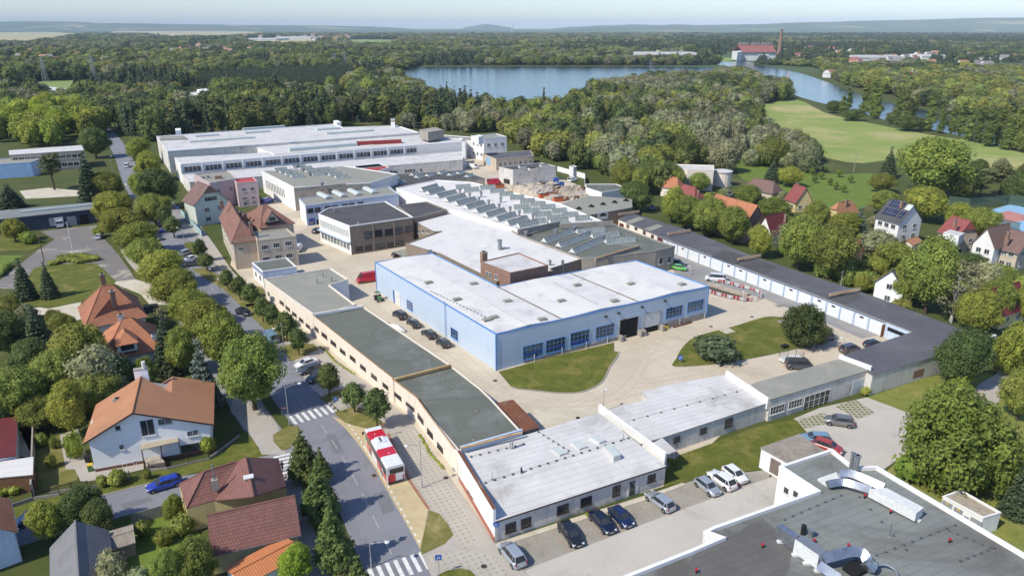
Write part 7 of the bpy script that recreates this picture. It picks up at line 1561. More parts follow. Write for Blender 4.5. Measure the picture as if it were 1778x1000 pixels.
# ---- houses of the far towns, one object each
FH=[]
def far_house_mesh(rm,w,d,h,r,wm='farwhite'):
 b=MB();b.prism([(-w/2,-d/2),(w/2,-d/2),(w/2,d/2),(-w/2,d/2)],0,h,M[wm],cap=False);o=.5
 A,B_,C_,D_=[Vector(q)for q in((-w/2-o,-d/2-o,h-.3),(w/2+o,-d/2-o,h-.3),(w/2+o,d/2+o,h-.3),(-w/2-o,d/2+o,h-.3))];r0,r1=Vector((-w/2-o,0,h+r)),Vector((w/2+o,0,h+r))
 b.face([A,B_,r1,r0],M[rm]);b.face([C_,D_,r0,r1],M[rm]);b.face([B_,C_,r1],M[wm]);b.face([D_,A,r0],M[wm])
 for x in(-w*.28,w*.05,w*.3):b.box((x,-d/2-.02,h*.5),(1.3,.08,1.5),M['glass'])
 b.box((w*.2,0,h+r),(.8,.8,1.6),M['brick']);o_=b.build('far_house');me=o_.data;bpy.data.objects.remove(o_);return me
for rm in('faror','farred','fargrey','faror','fargrey'):FH.append((rm,far_house_mesh(rm,rnd.uniform(11,15),10,rnd.uniform(4.5,7),4)))
WORDS={'faror':'orange','farred':'red','fargrey':'grey'}
def far_house(x,y,where,s=1.0,kind=None):
 rm,me=FH[kind if kind is not None else rnd.randrange(5)];o=bpy.data.objects.new('far_house',me);COL.objects.link(o);o.location=P(x,y);o.rotation_euler=(0,0,rnd.uniform(-.6,.6));k=s*rnd.uniform(.85,1.15);o.scale=(k,k,k)
 tag(o,'small %s roofed house %s'%(WORDS[rm],where),'house','%s roofed houses %s'%(WORDS[rm],where));return o
def town(poly,n,where,s=1.0):
 xs=[p[0]for p in poly];ys=[p[1]for p in poly];c=0;tr_=0
 while c<n and tr_<4000:
  tr_+=1;q=(rnd.uniform(max(min(xs),0),max(xs)),rnd.uniform(min(ys),max(ys)))
  if near_poly(q,poly)and not(1240<q[0]<1385 and q[1]>86):far_house(*q,where,s);c+=1
town(TOWNS[0],26,'in the village at the far left',1.15);town(TOWNS[1],40,'in the wooded village left of the lake',1.15);town(TOWNS[2],36,'in the town around the brick chimney',1.1);town(TOWNS[3],60,'in the town right of the river',1.0);town(TOWNS[4],30,'in the hazy town on the horizon',1.7)
for x,y,k,lab in((1490,145,1,'red roofed house alone on the far river bank'),(590,0,0,'')):
 if lab:o=far_house(x,y,'x',.85,k);tag(o,lab,'house');del o['group']
for x1,x2,y,h,z,lab,nm in((478,540,69,12,260,'long white hall on the plain near the horizon','far_hall'),(414,480,71,8,200,'lower grey white hall left of the long white hall','far_hall'),(110,143,49,12,300,'white hall on the skyline at the far left','far_hall'),(1104,1210,111-10,10,90,'white factory sheds beside the small chimney across the river','far_hall'),(1476,1560,106,9,60,'long white factory sheds in the town right of the river','far_hall'),(1600,1640,103,8,50,'pale hall between the trees right of the river town','far_hall'),(1030,1060,52,10,300,'white hall far off on the skyline','far_hall'),(1640,1672,88,12,60,'white gabled building at the edge of the pine forest','far_hall')):
 a,b=P(x1,y),P(x2,y);k=MB();k.prism([a,b,b+Vector((0,z,0)),a+Vector((0,z,0))],0,h,M['farwhite'],top=M['roofsilver']);k.bar(a+Vector((0,-.3,h*.5)),b+Vector((0,-.3,h*.5)),.3,h*.18,M['fargrey']);k.bar(a+Vector((0,z*.5,h)),b+Vector((0,z*.5,h)),3,2,M['fargrey']);tag(k.build(nm),lab,'hall')
 # brewery with brick chimney on the river
br=thing('brewery','white brewery with long red roof by the river','brewery',P(1320,107));off=br.location.copy();a,b=P(1286,106),P(1346,105.9);k=MB();k.prism([a,b,b+Vector((0,60,0)),a+Vector((0,60,0))],0,16,M['farwhite']);k.build('wall',br,off)
k=MB();a2_,b2_=a+Vector((0,-3,15.5)),b+Vector((0,-3,15.5));slab(k,[a2_,b2_,b2_+Vector((0,33,13)),a2_+Vector((0,33,13))],.6,M['farred']);slab(k,[a2_+Vector((0,66,0)),b2_+Vector((0,66,0)),b2_+Vector((0,33,13)),a2_+Vector((0,33,13))],.6,M['farred']);k.build('roof',br,off)
k=MB()
for t0,t1 in((.05,.3),(.42,.62),(.72,.98)):p_,q_=a+(b-a)*t0+Vector((0,30,30)),a+(b-a)*t1+Vector((0,30,30));k.bar(p_,q_,9,5,M['fargrey'])
k.build('roof_lantern',br,off);k=MB();k.prism([P(1279,108),P(1287,107),P(1287,104),P(1279,104.5)],0,17,M['farwhite']);k.prism([P(1316,109),P(1334,108.5),P(1334,107),P(1316,107)],0,12,M['farwhite']);k.build('side_block',br,off)
ch=thing('brick_chimney','tall tapering brick chimney of the brewery beside its red roof','chimney',P(1352,98));hh=_hat(ch.location,52);k=MB();k.tube([(0,0,0),(0,0,hh)],[4.6,2.6],M['brick'],14);k.build('shaft',ch);k=MB();k.tube([(0,0,hh-2),(0,0,hh+.5)],[3.2,3.2],M['brick'],14);k.build('rim',ch)
ch=thing('factory_chimney','small slim chimney of the white sheds right of the river','chimney',P(1498,101));hh=_hat(ch.location,83);k=MB();k.tube([(0,0,0),(0,0,hh)],[2.4,1.5],M['brick'],12);k.build('shaft',ch)
for x,yt,yb,lab in((1579,121,150,'red and white striped mast right of the river'),(1367,126,140,'pale striped mast standing by the river water')):
 t=thing('striped_mast',lab,'mast',P(x,yb));hh=_hat(t.location,yt);k=MB()
 for i in range(7):k.tube([(0,0,hh*i/7),(0,0,hh*(i+1)/7)],[1.5-i*.15,1.35-i*.15],M['red']if i%2 else M['farwhite'],8)
 k.build('shaft',t)
t=thing('water_tower','slim white tower on the horizon right of the cone hill','tower',P(889,56));hh=_hat(t.location,41);k=MB();k.tube([(0,0,0),(0,0,hh)],[5,4],M['farwhite'],10);k.build('shaft',t);k=MB();k.tube([(0,0,hh*.8),(0,0,hh)],[8,8],M['farwhite'],10);k.build('head',t)
def pylon(x,yt,yb,lab,grp='lattice pylons of the power line'):
 b=P(x,yb);h=_hat(b,yt);t=thing('power_pylon',lab,'pylon',b,0,grp);k=MB();w=h*.09
 for sx in(-1,1):
  for sy in(-1,1):k.bar((sx*w,sy*w,0),(sx*.3,sy*.3,h),.3,.3,M['steel'])
 for i in range(8):
  z0,z1=h*i/8,h*(i+1)/8;a_,c_=w*(1-i/8)+.2,w*(1-(i+1)/8)+.2
  for s in(-1,1):k.bar((-a_,s*a_,z0),(c_,s*c_,z1),.18,.18,M['steel']);k.bar((a_,s*a_,z0),(-c_,s*c_,z1),.18,.18,M['steel'])
 k.build('lattice_tower',t)
 for z,l in((.72,.16),(.84,.2),(.95,.13)):m=MB();m.bar((-h*l,0,h*z),(h*l,0,h*z),.35,.35,M['steel']);m.build('cross_arm',t)
 return t
for x,yt,yb,lab in((80,100,143,'lattice pylon above the dark wood at the far left'),(165,96,140,'lattice pylon left of the pale blue hall'),(582,92,118,'left lattice pylon of the pair beside the pine plantation'),(600,90,120,'right lattice pylon of the pair beside the pine plantation'),(873,74,98,'thin pylon in the forest beyond the lake'),(932,76,96,'thin pylon rising between poplars beyond the lake'),(1128,104,142,'pylon standing in the wood on the peninsula')):pylon(x,yt,yb,lab)
def pole(x,yt,yb,lab,grp='wooden and concrete poles',m='conc',r=.14):
 b=P(x,yb);h=_hat(b,yt);t=thing('utility_pole',lab,'pole',b,rnd.uniform(0,3),grp);k=MB();k.tube([(0,0,-.2),(0,0,h)],[r,r*.6],M[m],7);k.build('shaft',t);k=MB();k.bar((-.9,0,h-.4),(.9,0,h-.4),.1,.1,M['steel']);k.build('cross_arm',t);return t
for x,yt,yb,lab,m in((1482,268,300,'pale concrete pole on the park lawn','conc'),(1459,470,500,'pole by the back wall of the garage row','conc'),(128,385,443,'slim flag pole in the round hedge bed','frame'),(77,408,455,'brown wooden pole in the old yard','wood'),(1128,230,262,'pole beside the wood right of the factory','conc'),(463,232,250,'mast at the pine wood edge','wood')):pole(x,yt,yb,lab,m=m)
# ---------------------------------------------------------------- vehicles
bus();truck()
park('hatch','silver',A6(315,760),A6(385,905),'silver hatchback with tail to the lattice paving, first in the bay row','x')if False else None
def pk_(style,col,r,f,lab,**k):return park(style,col,r,f,lab,**k)
pk_('mpv','silver',A6(395,915),A6(295,790),'silver hatchback nearest the white parapet corner of the office')
pk_('wagon','black',A6(680,640),A6(790,790),'black estate car in front of the office windows')
pk_('sedan','navy',A6(895,580),A6(995,685),'dark blue saloon parked by a clump of weeds')
pk_('hatch','midblue',A6(1010,540),A6(1130,660),'navy hatchback right of the dark blue saloon')
pk_('wagon','silver',A6(1400,545),A6(1265,445),'silver estate car by the office entrance')
pk_('hatch','silver',A8(45,285),A8(130,350),'silver hatchback beside the two white cars')
pk_('suv','white',A8(215,320),A8(115,250),'white car with dark windows, middle one of three')
pk_('hatch','white',A8(185,215),A8(285,290),'white hatchback nearest the small white garage')
pk_('wagon','steelblue',A8(700,62),A8(625,58),'pale blue estate car half hidden behind the small garage')
pk_('suv','red',A8(690,98),A8(765,112),'dark red car with black roof behind the small garage')if False else pk_('suv','rust',A8(690,95),A8(768,122),'dark red car beside the pale blue estate behind the garage')
pk_('suv','grey',A7(670,945),A7(500,920),'grey estate car parked on the open lot')
pk_('mpv','black',A3(1165,275),A3(1100,235),'black people carrier, farthest of the dark cars along the blue hall')
pk_('sedan','black',A3(1260,335),A3(1190,285),'black saloon, second of the dark cars along the blue hall')
pk_('wagon','black',A3(1365,405),A3(1290,355),'black estate with roof box, third along the blue hall')
k=CPROTO[('wagon','black',False,None)]
pk_('hatch','black',A3(1460,465),A3(1385,415),'black hatchback with red tail lamps, nearest along the blue hall')
pk_('bigvan','red',B3(1395,760),B3(1262,780),'bright red van by the end of the blue hall',closed=True)
pk_('sedan','white',A3(580,550),A3(430,600),'white saloon parked beside a dark estate in the street bays')
pk_('wagon','darkgrey',A3(610,590),A3(450,640),'dark estate car next to the white saloon in the street bays')
pk_('suv','black',A3(640,640),A3(525,695),'black car half hidden behind a young street tree')
pk_('van','steelblue',A3(300,430),A3(245,380),'grey blue van parked in the street bays',closed=True)
pk_('hatch','black',A3(55,225),A3(120,245),'black car parked between the shrubs of the avenue verge')
pk_('van','navy',A7(460,405),A7(515,385),'blue van with an open door beside the pine',closed=False)
pk_('mpv','darkgrey',A7(610,475),A7(700,455),'dark car close to the slate grey corner roof')
pk_('hatch','navy',A7(760,440),A7(850,425),'dark car with open boot near the open garage')
pk_('van','darkgrey',A7(250,570),A7(405,575),'dark minivan with black windows in front of the mesh trailer')
pk_('van','white',B5(870,935),B5(735,925),'white minibus by the red and white ramp railing')
pk_('hatch','green',B5(500,845),B5(580,860),'bright green car behind the blue hall')
pk_('suv','black',B5(495,815),B5(540,825),'black car behind the bright green one')
pk_('sedan','navy',B5(342,405),B5(347,432),'dark car driving on the road between the trees')
pk_('wagon','blue',A2(1200,350),A2(990,410),'bright blue estate car at the kerb of the side street')
pk_('hatch','midblue',A2(310,560),A2(120,640),'metallic blue car on the side street below the verge')
pk_('van','white',B1(780,258),B1(790,228),'white van driving up the avenue')
pk_('hatch','lightgrey',B1(815,212),B1(818,190),'pale car ahead of the white van on the avenue')
pk_('hatch','black',B1(885,435),B1(910,415),'black car under the avenue trees by the crossing')
pk_('hatch','white',B1(925,555),B1(975,548),'white car under the trees near the blue sign')
pk_('sedan','blue',B1(1060,640),B1(995,645),'blue car in the bay near the mint house')
pk_('suv','silver',B1(1160,780),B1(1115,795),'silver car beside a white one by the avenue bays')
pk_('sedan','white',B1(1205,810),B1(1150,825),'white car beside the silver one by the avenue bays')
pk_('hatch','darkgrey',B1(960,680),B1(1000,695),'dark car half hidden in the avenue shade')
pk_('van','white',B3(815,560),B3(835,535),'white van at the corner of the villa annex',closed=True)
pk_('hatch','black',B3(945,425),B3(975,410),'black car by the blue gate')
pk_('van','blue',B3(580,212),B3(620,200),'blue van between the pink house and the white side hall',closed=True)
pk_('hatch','black',B3(1520,595),B3(1580,580),'black car under the pale yard canopy')
pk_('van','white',B4(662,262),B4(712,268),'white van beside the square flue tower',closed=True)
pk_('bigvan','red',B4(800,372),B4(850,368),'red lorry cab beside the derelict shed',name='small_truck',cat='truck',closed=True)
pk_('van','white',B4(1320,355),B4(1355,345),'white van behind the scrap yard wall',closed=True)
pk_('hatch','darkgrey',B4(690,385),B4(725,378),'dark car parked between the dark sheds and the red lorry')
pk_('hatch','lightgrey',B1(605,690),B1(625,670),'small white car at the end of the old yard')
pk_('hatch','darkgrey',B1(1180,850),B1(1205,848),'low dark car in the shade beside the white one')
# mesh trailer, tractor, open van door
def trailer():
 q=P(*A7(270,555));t=thing('mesh_trailer','white trailer with high mesh sides behind the dark minivan','trailer',q,radians(22));k=MB();k.box((0,0,.75),(4.2,2.0,.5),M['frame']);k.build('bed',t);k=MB()
 for sx in(-2.05,0,2.05):
  for sy in(-.98,.98):k.bar((sx,sy,1.0),(sx,sy,2.3),.06,.06,M['dkframe'])
 for z in(1.35,1.7,2.0,2.3):
  for sy in(-.98,.98):k.bar((-2.05,sy,z),(2.05,sy,z),.03,.03,M['steel'])
  for sx in(-2.05,2.05):k.bar((sx,-.98,z),(sx,.98,z),.03,.03,M['steel'])
 k.build('mesh_sides',t)
 for x in(-.5,.5):
  for y in(-1,1):wheel(t,x,y*.95,.32,.2)
 k=MB();k.bar((2.1,.5,.55),(3.3,0,.5),.08,.08,M['steel']);k.bar((2.1,-.5,.55),(3.3,0,.5),.08,.08,M['steel']);k.build('drawbar',t)
trailer()
def tractor():
 q=P(*A3(990,160));t=thing('small_tractor','small green and black tractor beside the blue hall','tractor',q,radians(-60));k=MB();k.box((.7,0,.85),(1.5,.7,.6),M['green'],0,.9);k.box((-.5,0,.8),(1.1,.9,.5),M['black']);k.build('body',t);k=MB();k.box((-.4,0,1.95),(1.2,1.1,.08),M['green'])
 for x in(-.95,.15):
  for y in(-.5,.5):k.bar((x,y,1.0),(x,y,1.95),.06,.06,M['black'])
 k.build('cab',t)
 for x,r in((-.6,.62),(1.1,.38)):
  for y in(-1,1):wheel(t,x,y*.62,r,.3)
tractor()
b_=thing('upturned_boat','white upturned boat lying beside the dark felt roof','boat',P(*A3(1110,352),.2),radians(-35));k=MB();k.tube([(-2.6,0,0),(-1.8,0,.15),(0,0,.2),(1.6,0,.15),(2.7,0,0)],[.35,.75,.85,.6,.05],M['frame'],12);k.build('hull',b_,smooth=True);k=MB();k.bar((-2.5,0,.95),(2.2,0,.8),.08,.08,M['wood']);k.build('keel',b_)
# ramp railing: red and white boards on white posts, sunken ramp
rp=MB();ramp=[C6(190,60),C6(420,150),C6(640,225),C6(660,280),C6(500,275),C6(190,185)]
rl=[C6(195,185),C6(240,205),C6(300,220),C6(355,235),C6(415,250),C6(485,262),C6(555,275),C6(635,280),C6(700,275),C6(745,255),C6(765,225),C6(750,200),C6(720,190),C6(660,165),C6(605,150),C6(545,135),C6(495,120),C6(440,105),C6(395,92),C6(335,82),C6(240,65)]
rw_=PX(rl);t=thing('ramp_railing','red and white board railing on white posts around the sunken ramp','railing',rw_[6]);off=t.location.copy();pr_=None
for i,q in enumerate(rw_):
 if pr_ is None:m=MB();m.box((0,0,.55),(.14,.14,1.1),M['frame']);pr_=m.build('post',t);o=pr_
 else:o=pr_.copy();COL.objects.link(o)
 o.location=q-off
for z in(.55,.95):
 k=MB()
 for i in range(len(rw_)-1):
  for j in range(2):a,b=rw_[i]+(rw_[i+1]-rw_[i])*(j/2),rw_[i]+(rw_[i+1]-rw_[i])*((j+1)/2);k.bar(a+Vector((0,0,z)),b+Vector((0,0,z)),.06,.2,M['red']if(i+j)%2 else M['frame'])
 k.build('rail',t,off)
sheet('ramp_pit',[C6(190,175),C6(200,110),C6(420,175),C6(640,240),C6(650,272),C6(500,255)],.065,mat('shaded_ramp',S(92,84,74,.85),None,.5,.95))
k=MB();k.bar(P(*C6(190,95))+Vector((0,0,.3)),P(*C6(620,215))+Vector((0,0,.3)),1.4,.6,M['stone']);tag(k.build('ramp_wall'),'low stone wall along the sunken ramp beside the blue hall','wall')
# loose things in the yard
t=thing('steel_beam','orange brown steel beam on the ground by the blue hall plinth','beam',P(*A5(1285,322)));k=MB();k.bar(P(*A5(1228,338),.2),P(*A5(1350,304),.2),.3,.25,M['rust']);k.bar(P(*A5(1226,342),.05),P(*A5(1352,308),.05),.5,.1,M['wood']);k.build('beam',t,t.location)
t=thing('yellow_box','small yellow box standing by the loading dock','box',P(*A5(1180,350)),.4);k=MB();k.box((0,0,.45),(.9,.7,.9),M['yellowp'],0,.9);k.box((0,0,.93),(.8,.65,.08),M['black']);k.build('body',t)
for(x,y),lab,n in((C6(375,590),'stack of whitish planks at the edge of the island lawn',6),(C6(990,488),'grey concrete slabs lying on the island lawn',3),(C6(960,315),'pale timber planks beside the ramp',3)):
 t=thing('plank_stack',lab,'planks',P(x,y),.45);k=MB()
 for i in range(n):k.box((0,(i-n/2)*.45,.12+.05*(i%2)),(2.6,.35,.16),M['dust']if n>3 else M['conc'],rnd.uniform(-.05,.05))
 k.build('planks',t)
t=thing('barrow','small dark barrow standing on the island lawn','barrow',P(*C6(1010,780)),.5);k=MB();k.box((0,0,.5),(1.2,.7,.5),M['black'],0,1.25);k.tube([(.7,-.1,.25),(.7,.1,.25)],.25,M['rubber'],10);k.bar((-.5,-.3,.4),(-1.2,-.35,.7),.05,.05,M['steel']);k.bar((-.5,.3,.4),(-1.2,.35,.7),.05,.05,M['steel']);k.build('tub',t)
for i,((x,y),lab)in enumerate(((A5(38,697),'round manhole lid in the yard near the hall corner'),(A5(590,945),'square drain grate in front of the street lamp'),(A4(960,333),'drain grate at the bus bay kerb'),(C2(1475,428),'manhole lid in the lattice paving'),(A4(1440,348),'round manhole lid by the lattice pavement lamp'),(C6(660,440),'drain grate on the yard above the island lawn'),(C6(215,545),'dark drain near the blue hall corner'))):
 t=thing('manhole_cover',lab,'manhole',P(x,y)+Vector((0,0,.13 if 'lattice' in lab or 'bus' in lab else .05)));k=MB();k.disc((0,0,.01),.36,M['dkframe'],16,'z',.03);k.build('lid',t);k=MB();k.tube([(0,0,-.01),(0,0,.02)],.44,M['conc'],16);k.build('ring',t)
 # ---------------------------------------------------------------- lamps and signs
lamp(733,763,848,A4(1185,135),'street lamp by the bus with its arm over the bay',arm=1)
lamp(645,938,986,C2(605,212),'street lamp near the lower crossing, arm over the road')
lamp(503,664,740,C1(985,622),'street lamp with a red sign at the upper crossing')
lamp(494,560,612,A3(295,350),'street lamp in front of the young trees near the vans')
lamp(323,396,436,B2(245,820),'street lamp beside the silver and white cars')
lamp(291,345,385,B1(1000,465),'street lamp above the blue sign at the mint house')
lamp(196,268,300,B1(703,190),'street lamp at the top of the avenue left side')
lamp(1047,676,715,A5(772,760),'bent yard lamp beside the white office firewall',group=None)
lamp(1463,588,612,A7(605,400),'yard lamp near the dark cars at the garages',group=None)
lamp(1563,752,800,A8(1130,50),'lamp at the edge of the open lot by the big bush',group=None)
lamp(1198,468,478,B5(612,835),'short lamp behind the blue hall roof',group=None)
for x,yt,yb,lab in((367,468,482,'black globe lamp beside the villa shrubs'),(382,486,506,'black globe lamp by the avenue side road'),(1289,508,527,'white lamp at the end of the ramp railing')):
 b=P(x,yb);h=_hat(b,yt);t=thing('globe_lamp',lab,'lamp',b);k=MB();k.tube([(0,0,-.1),(0,0,h)],.05,M['black']if 'black' in lab else M['frame'],6);k.build('pole',t);k=MB();k.ball((0,0,h+.1),.24,M['frame'],10);k.build('globe',t)
sign(700+62.6,962,1000,'crossing','blue pedestrian crossing sign at the lower zebra',.75)
sign(584.5,689,713,'crossing','blue pedestrian crossing sign at the upper zebra',.75)
sign(862,904,941,'paths','round blue cycle and foot path sign at the office corner',.85)
sign(1181,619,630,'arrow','round blue arrow sign at the tip of the island lawn',.95)
sign(490,706,722,'red','red direction board at the upper crossing',.5,radians(-80))
sign(310,358,370,'crossing','blue sign at the avenue by the mint house',.9)
sign(668,730,760,'busstop','yellow and red bus stop sign at the head of the bus',.7)
p_=thing('person','person in dark clothes walking over the side street crossing','person',P(491,818));k=MB();hp=.92
def limb(p,r,m,mb):mb.tube(p,r,m,8)
cl,sk=M['black'],mat('skin',S(196,150,124,.85),None,2,.6)
k=MB();limb([(0,.09,hp),(.06,.1,.5),(.16,.1,.1)],[.09,.065,.05],cl,k);limb([(0,-.09,hp),(-.02,-.1,.5),(-.18,-.1,.1)],[.09,.065,.05],cl,k);k.box((.22,.1,.06),(.26,.1,.1),M['dkframe']);k.box((-.12,-.1,.06),(.26,.1,.1),M['dkframe'])
limb([(0,0,hp-.08),(0,0,1.15),(.02,0,1.4),(.02,0,1.5)],[.16,.15,.19,.07],cl,k);limb([(.02,.2,1.42),(-.06,.25,1.15),(.06,.26,.9)],[.06,.05,.04],cl,k);limb([(.02,-.2,1.42),(.1,-.25,1.15),(.2,-.24,.95)],[.06,.05,.04],cl,k);k.ball((.03,0,1.64),.11,sk,10,1.2);k.build('body',p_,smooth=True);k=MB();k.ball((.01,0,1.69),.12,M['dkframe'],10,.9);k.build('hair',p_,smooth=True)
p_.rotation_euler=(0,0,1.2)
t=thing('fire_box','red hydrant box on the white garage doors','hydrant',P(*A7(410,185)),.5);k=MB();k.box((0,0,1.0),(.5,.35,1.2),M['red']);k.box((0,0,1.65),(.6,.45,.1),M['red']);k.build('cabinet',t)
# ---------------------------------------------------------------- trees one by one: kind, x, top row, foot row, width in the photo, label
EGG='young egg shaped trees along the cream wall'
for x,yt,yb,w,lab in((573,631,688,44,'young street tree half hiding the dark car by the upper crossing'),(616,664,717,42,'young street tree in the middle of the verge triangle'),(655,675,744,54,'fullest young street tree beside the bus stop'),(520,569,617,36,'young street tree behind the white saloon'),(499,541,594,37,'young street tree beside the grey blue van'),(476,528,574,33,'young street tree against the narrow cream wall windows'),(458,514,560,31,'young street tree right of the parked black car'),(439,492,536,31,'young street tree at the corner of the cream workshop'),(417,481,522,31,'young street tree in front of the guard hut'),(397,467,505,30,'young street tree at the factory gate'),(360,440,470,34,'dark young tree beside the villa entrance'),(350,415,455,26,'pointed young tree left of the villa wall'),(289,357,400,28,'dark young tree in front of the mint house'),(303,376,413,30,'young tree right of the blue car in the bays')):
 tree('egg',x,yt,yb,w,lab,EGG)
for x,yt,yb,w,lab in((531,748,832,56,'tall hornbeam by the side street crossing, farthest of the roadside row'),(560,778,838,40,'smaller hornbeam leaning behind the tall one by the crossing'),(558,800,902,70,'hornbeam beside the brown red gabled wing'),(582,872,986,76,'hornbeam next to the orange corrugated roof'),(626,966,1050,62,'hornbeam cut off by the bottom edge beside the lamp')):
 tree('horn',x,yt,yb,w,lab,'dark pointed hornbeams beside the road')
tree('lime',515,952,1012,66,'bright green round tree at the bottom edge',None,(.9,1.2,.8))
AV='old avenue trees along the street'
for k,x,yt,yb,w,lab in(('big',443,587,712,124,'largest avenue tree, reaching over the upper zebra crossing'),('lime',395,546,640,86,'avenue tree right behind the largest one'),('lime',362,520,600,78,'yellowish avenue tree beside the blue spruce garden'),('lime',338,503,570,76,'avenue tree behind the carport of the orange houses'),('lime',312,472,535,76,'avenue tree level with the first orange roof chimney'),('lime',284,438,500,76,'avenue tree by the bend of the garden path'),('big',258,415,470,66,'avenue tree right of the round hedge bed'),('lime',240,388,442,70,'avenue tree beside the end of the dark shed yard'),('lime',212,362,412,70,'avenue tree hiding the end of the long dark shed'),('lime',203,333,388,68,'avenue tree behind the end of the long dark shed'),('big',192,298,348,58,'avenue tree beside the blue spruce near the top crossing'),('big',272,338,392,60,'dark avenue tree beside the mint house'),('dark',283,292,362,62,'big dark avenue tree left of the factory wall'),('lime',262,263,315,54,'avenue tree at the corner of the strip window hall'),('lime',243,240,285,44,'avenue tree at the far corner of the white factory'),('dark',168,222,275,52,'dark tree at the end of the grey block'),('lime',250,300,350,40,'avenue tree between the dark one and the factory corner')):
 tree(k,x,yt,yb,w,lab,AV)
G='garden trees on the left'
for k,x,yt,yb,w,lab in(('spruce',47,448,520,36,'dark conical spruce on the mown lawn, left of two'),('spruce',88,455,517,30,'dark conical spruce on the mown lawn, right of two'),('pine',95,264,330,44,'broad pine before the blue shed'),('spruce',160,264,352,40,'tall bluish spruce beside the grey block'),('spruce',20,320,362,48,'dark spruces at the left edge by the long shed'),('lime',28,380,420,38,'small round tree on the lawn before the long shed'),('brightbush',50,402,424,26,'light shrub beside the small round tree'),('brightbush',172,394,412,20,'shrub at the corner of the dark shed yard'),('bluespruce',358,592,705,70,'large blue spruce in front of the white house'),('spruce',296,548,650,52,'dark spruce right of the nearer orange house'),('big',320,570,650,62,'leafy tree between the dark spruce and the avenue'),('birch',285,530,575,34,'brownish thin tree by the carport'),('spruce',72,532,620,56,'dark spruce among the garden trees at the left'),('bluespruce',104,545,580,28,'small blue spruce beside the dark garden spruce'),('lime',122,546,572,26,'bright little tree by the dirt track'),('dark',20,540,620,78,'dark garden tree at the left edge'),('dark',62,590,650,66,'dark garden tree beside the low hut'),('big',142,565,672,96,'wide garden tree in front of the orange houses'),('big',105,612,700,80,'garden tree behind the yellow green pyramid tree'),('willow',180,600,700,90,'feathery tree below the orange dormer house'),('big',40,640,730,100,'wide low tree at the left edge above the hut roof'),('dark',215,618,690,66,'dark tree behind the tall white chimney'),('big',75,690,745,70,'low garden tree by the sloping path'),('lime',128,664,758,58,'yellow green pyramid tree beside the white house'),('big',175,650,720,74,'tree touching the terracotta roof'),('big',258,620,680,46,'tree between the white chimney and dark spruce'),('dark',10,690,745,60,'shady tree at the left edge under the hut'),('brightbush',133,752,795,34,'tall bright shrub at the wall of the white house'),('bush',205,816,842,32,'reddish bush in the flower bed of the white house'),('bush',178,825,845,22,'small bush by the picket fence'),('bush',258,815,832,16,'tiny bush by the porch steps'),('bush',90,790,812,20,'round bush in the narrow garden'),('bush',97,760,778,18,'small bush along the garden path'),('bush',75,752,775,22,'bush beside the tall boundary wall'),('brightbush',362,758,785,26,'leafy plant before the basement windows'),('dark',145,850,925,76,'dark apple tree above the grey barn roof'),('fresh' if False else 'lime',92,872,940,60,'bright green tree beside the dark apple tree'),('dark',180,870,935,50,'dark leafy tree behind the garden shed'),('lime',305,862,910,36,'yellow green bush at the corner house wall'),('bush',320,895,925,44,'wild bush below the corner house'),('willow',205,955,1040,60,'grey green tree at the bottom edge before the shed'),('big',350,940,1030,80,'garden tree at the bottom edge before the orange lean-to'),('big',300,955,1045,50,'garden tree at the bottom edge left of the orange lean-to'),('willow',255,985,1060,60,'thin tree at the bottom edge of the back garden'),('bush',250,905,930,30,'weedy bush behind the concrete fence'),('bush',285,920,945,34,'weedy bush in the back garden')):
 tree(k,x,yt,yb,w,lab)
 # round hedge, low hedges
def hedge(p,h,w,lab,key='mid',name='hedge',ls=.16):
 line=[P(*q)for q in p];cl=[];r=random.Random(len(lab))
 for a,b in zip(line,line[1:]):
  n=max(1,int((b-a).length/(w*.45)))
  for i in range(n):q=a+(b-a)*(i/n)-line[0];cl.append(((q.x+r.uniform(-.1,.1),q.y+r.uniform(-.1,.1),h*.5),w*.5*r.uniform(.9,1.1)))
 me=crown_mesh('foliage',cl,110,ls,LF[key],3,.92,h/w);o=bpy.data.objects.new(name,me);COL.objects.link(o);o.location=line[0];return tag(o,lab,'hedge')
hedge([B1(330,855),B1(420,830),B1(500,845),B1(590,830),B1(500,808),B1(420,815),B1(340,830)],1.3,3.4,'low round hedge bed with a flag pole in the old yard','lime')
hedge([A2(0,470),A2(100,450),A2(205,400)],1.3,1.6,'bright clipped hedge in front of the white flat shed','fresh')
hedge([A2(0,430),A2(100,400),A2(210,365)],.6,1.4,'low row of plants in front of the white flat shed','mid')
hedge([B1(0,930),B1(40,880),B1(70,860)],1.6,2.4,'dark rose hedge at the left edge of the lawn','mid')
for(p,lab)in(([A3(600,470),A3(640,500),A3(700,570),A3(830,660)],'strip of weeds along the foot of the cream wall'),([A4(1265,60),A4(1330,180),A4(1430,290)],'weeds at the foot of the cream wall beside the bus')):
 o=hedge(p,.3,.5,lab,'lime','weeds',.1);o['kind']='stuff';o['category']='weeds'
hedge([A7(745,770),A7(790,745)],1.6,1.6,'tuft of weeds by the pale blue gate','lime','bush')
hedge([A6(850,600),A6(865,585)],.7,.9,'clump of weeds behind the dark blue saloon','fresh','bush')
hedge([A6(1400,245),A6(1440,235)],.9,1.2,'bush beside the white roofed porch','fresh','bush')
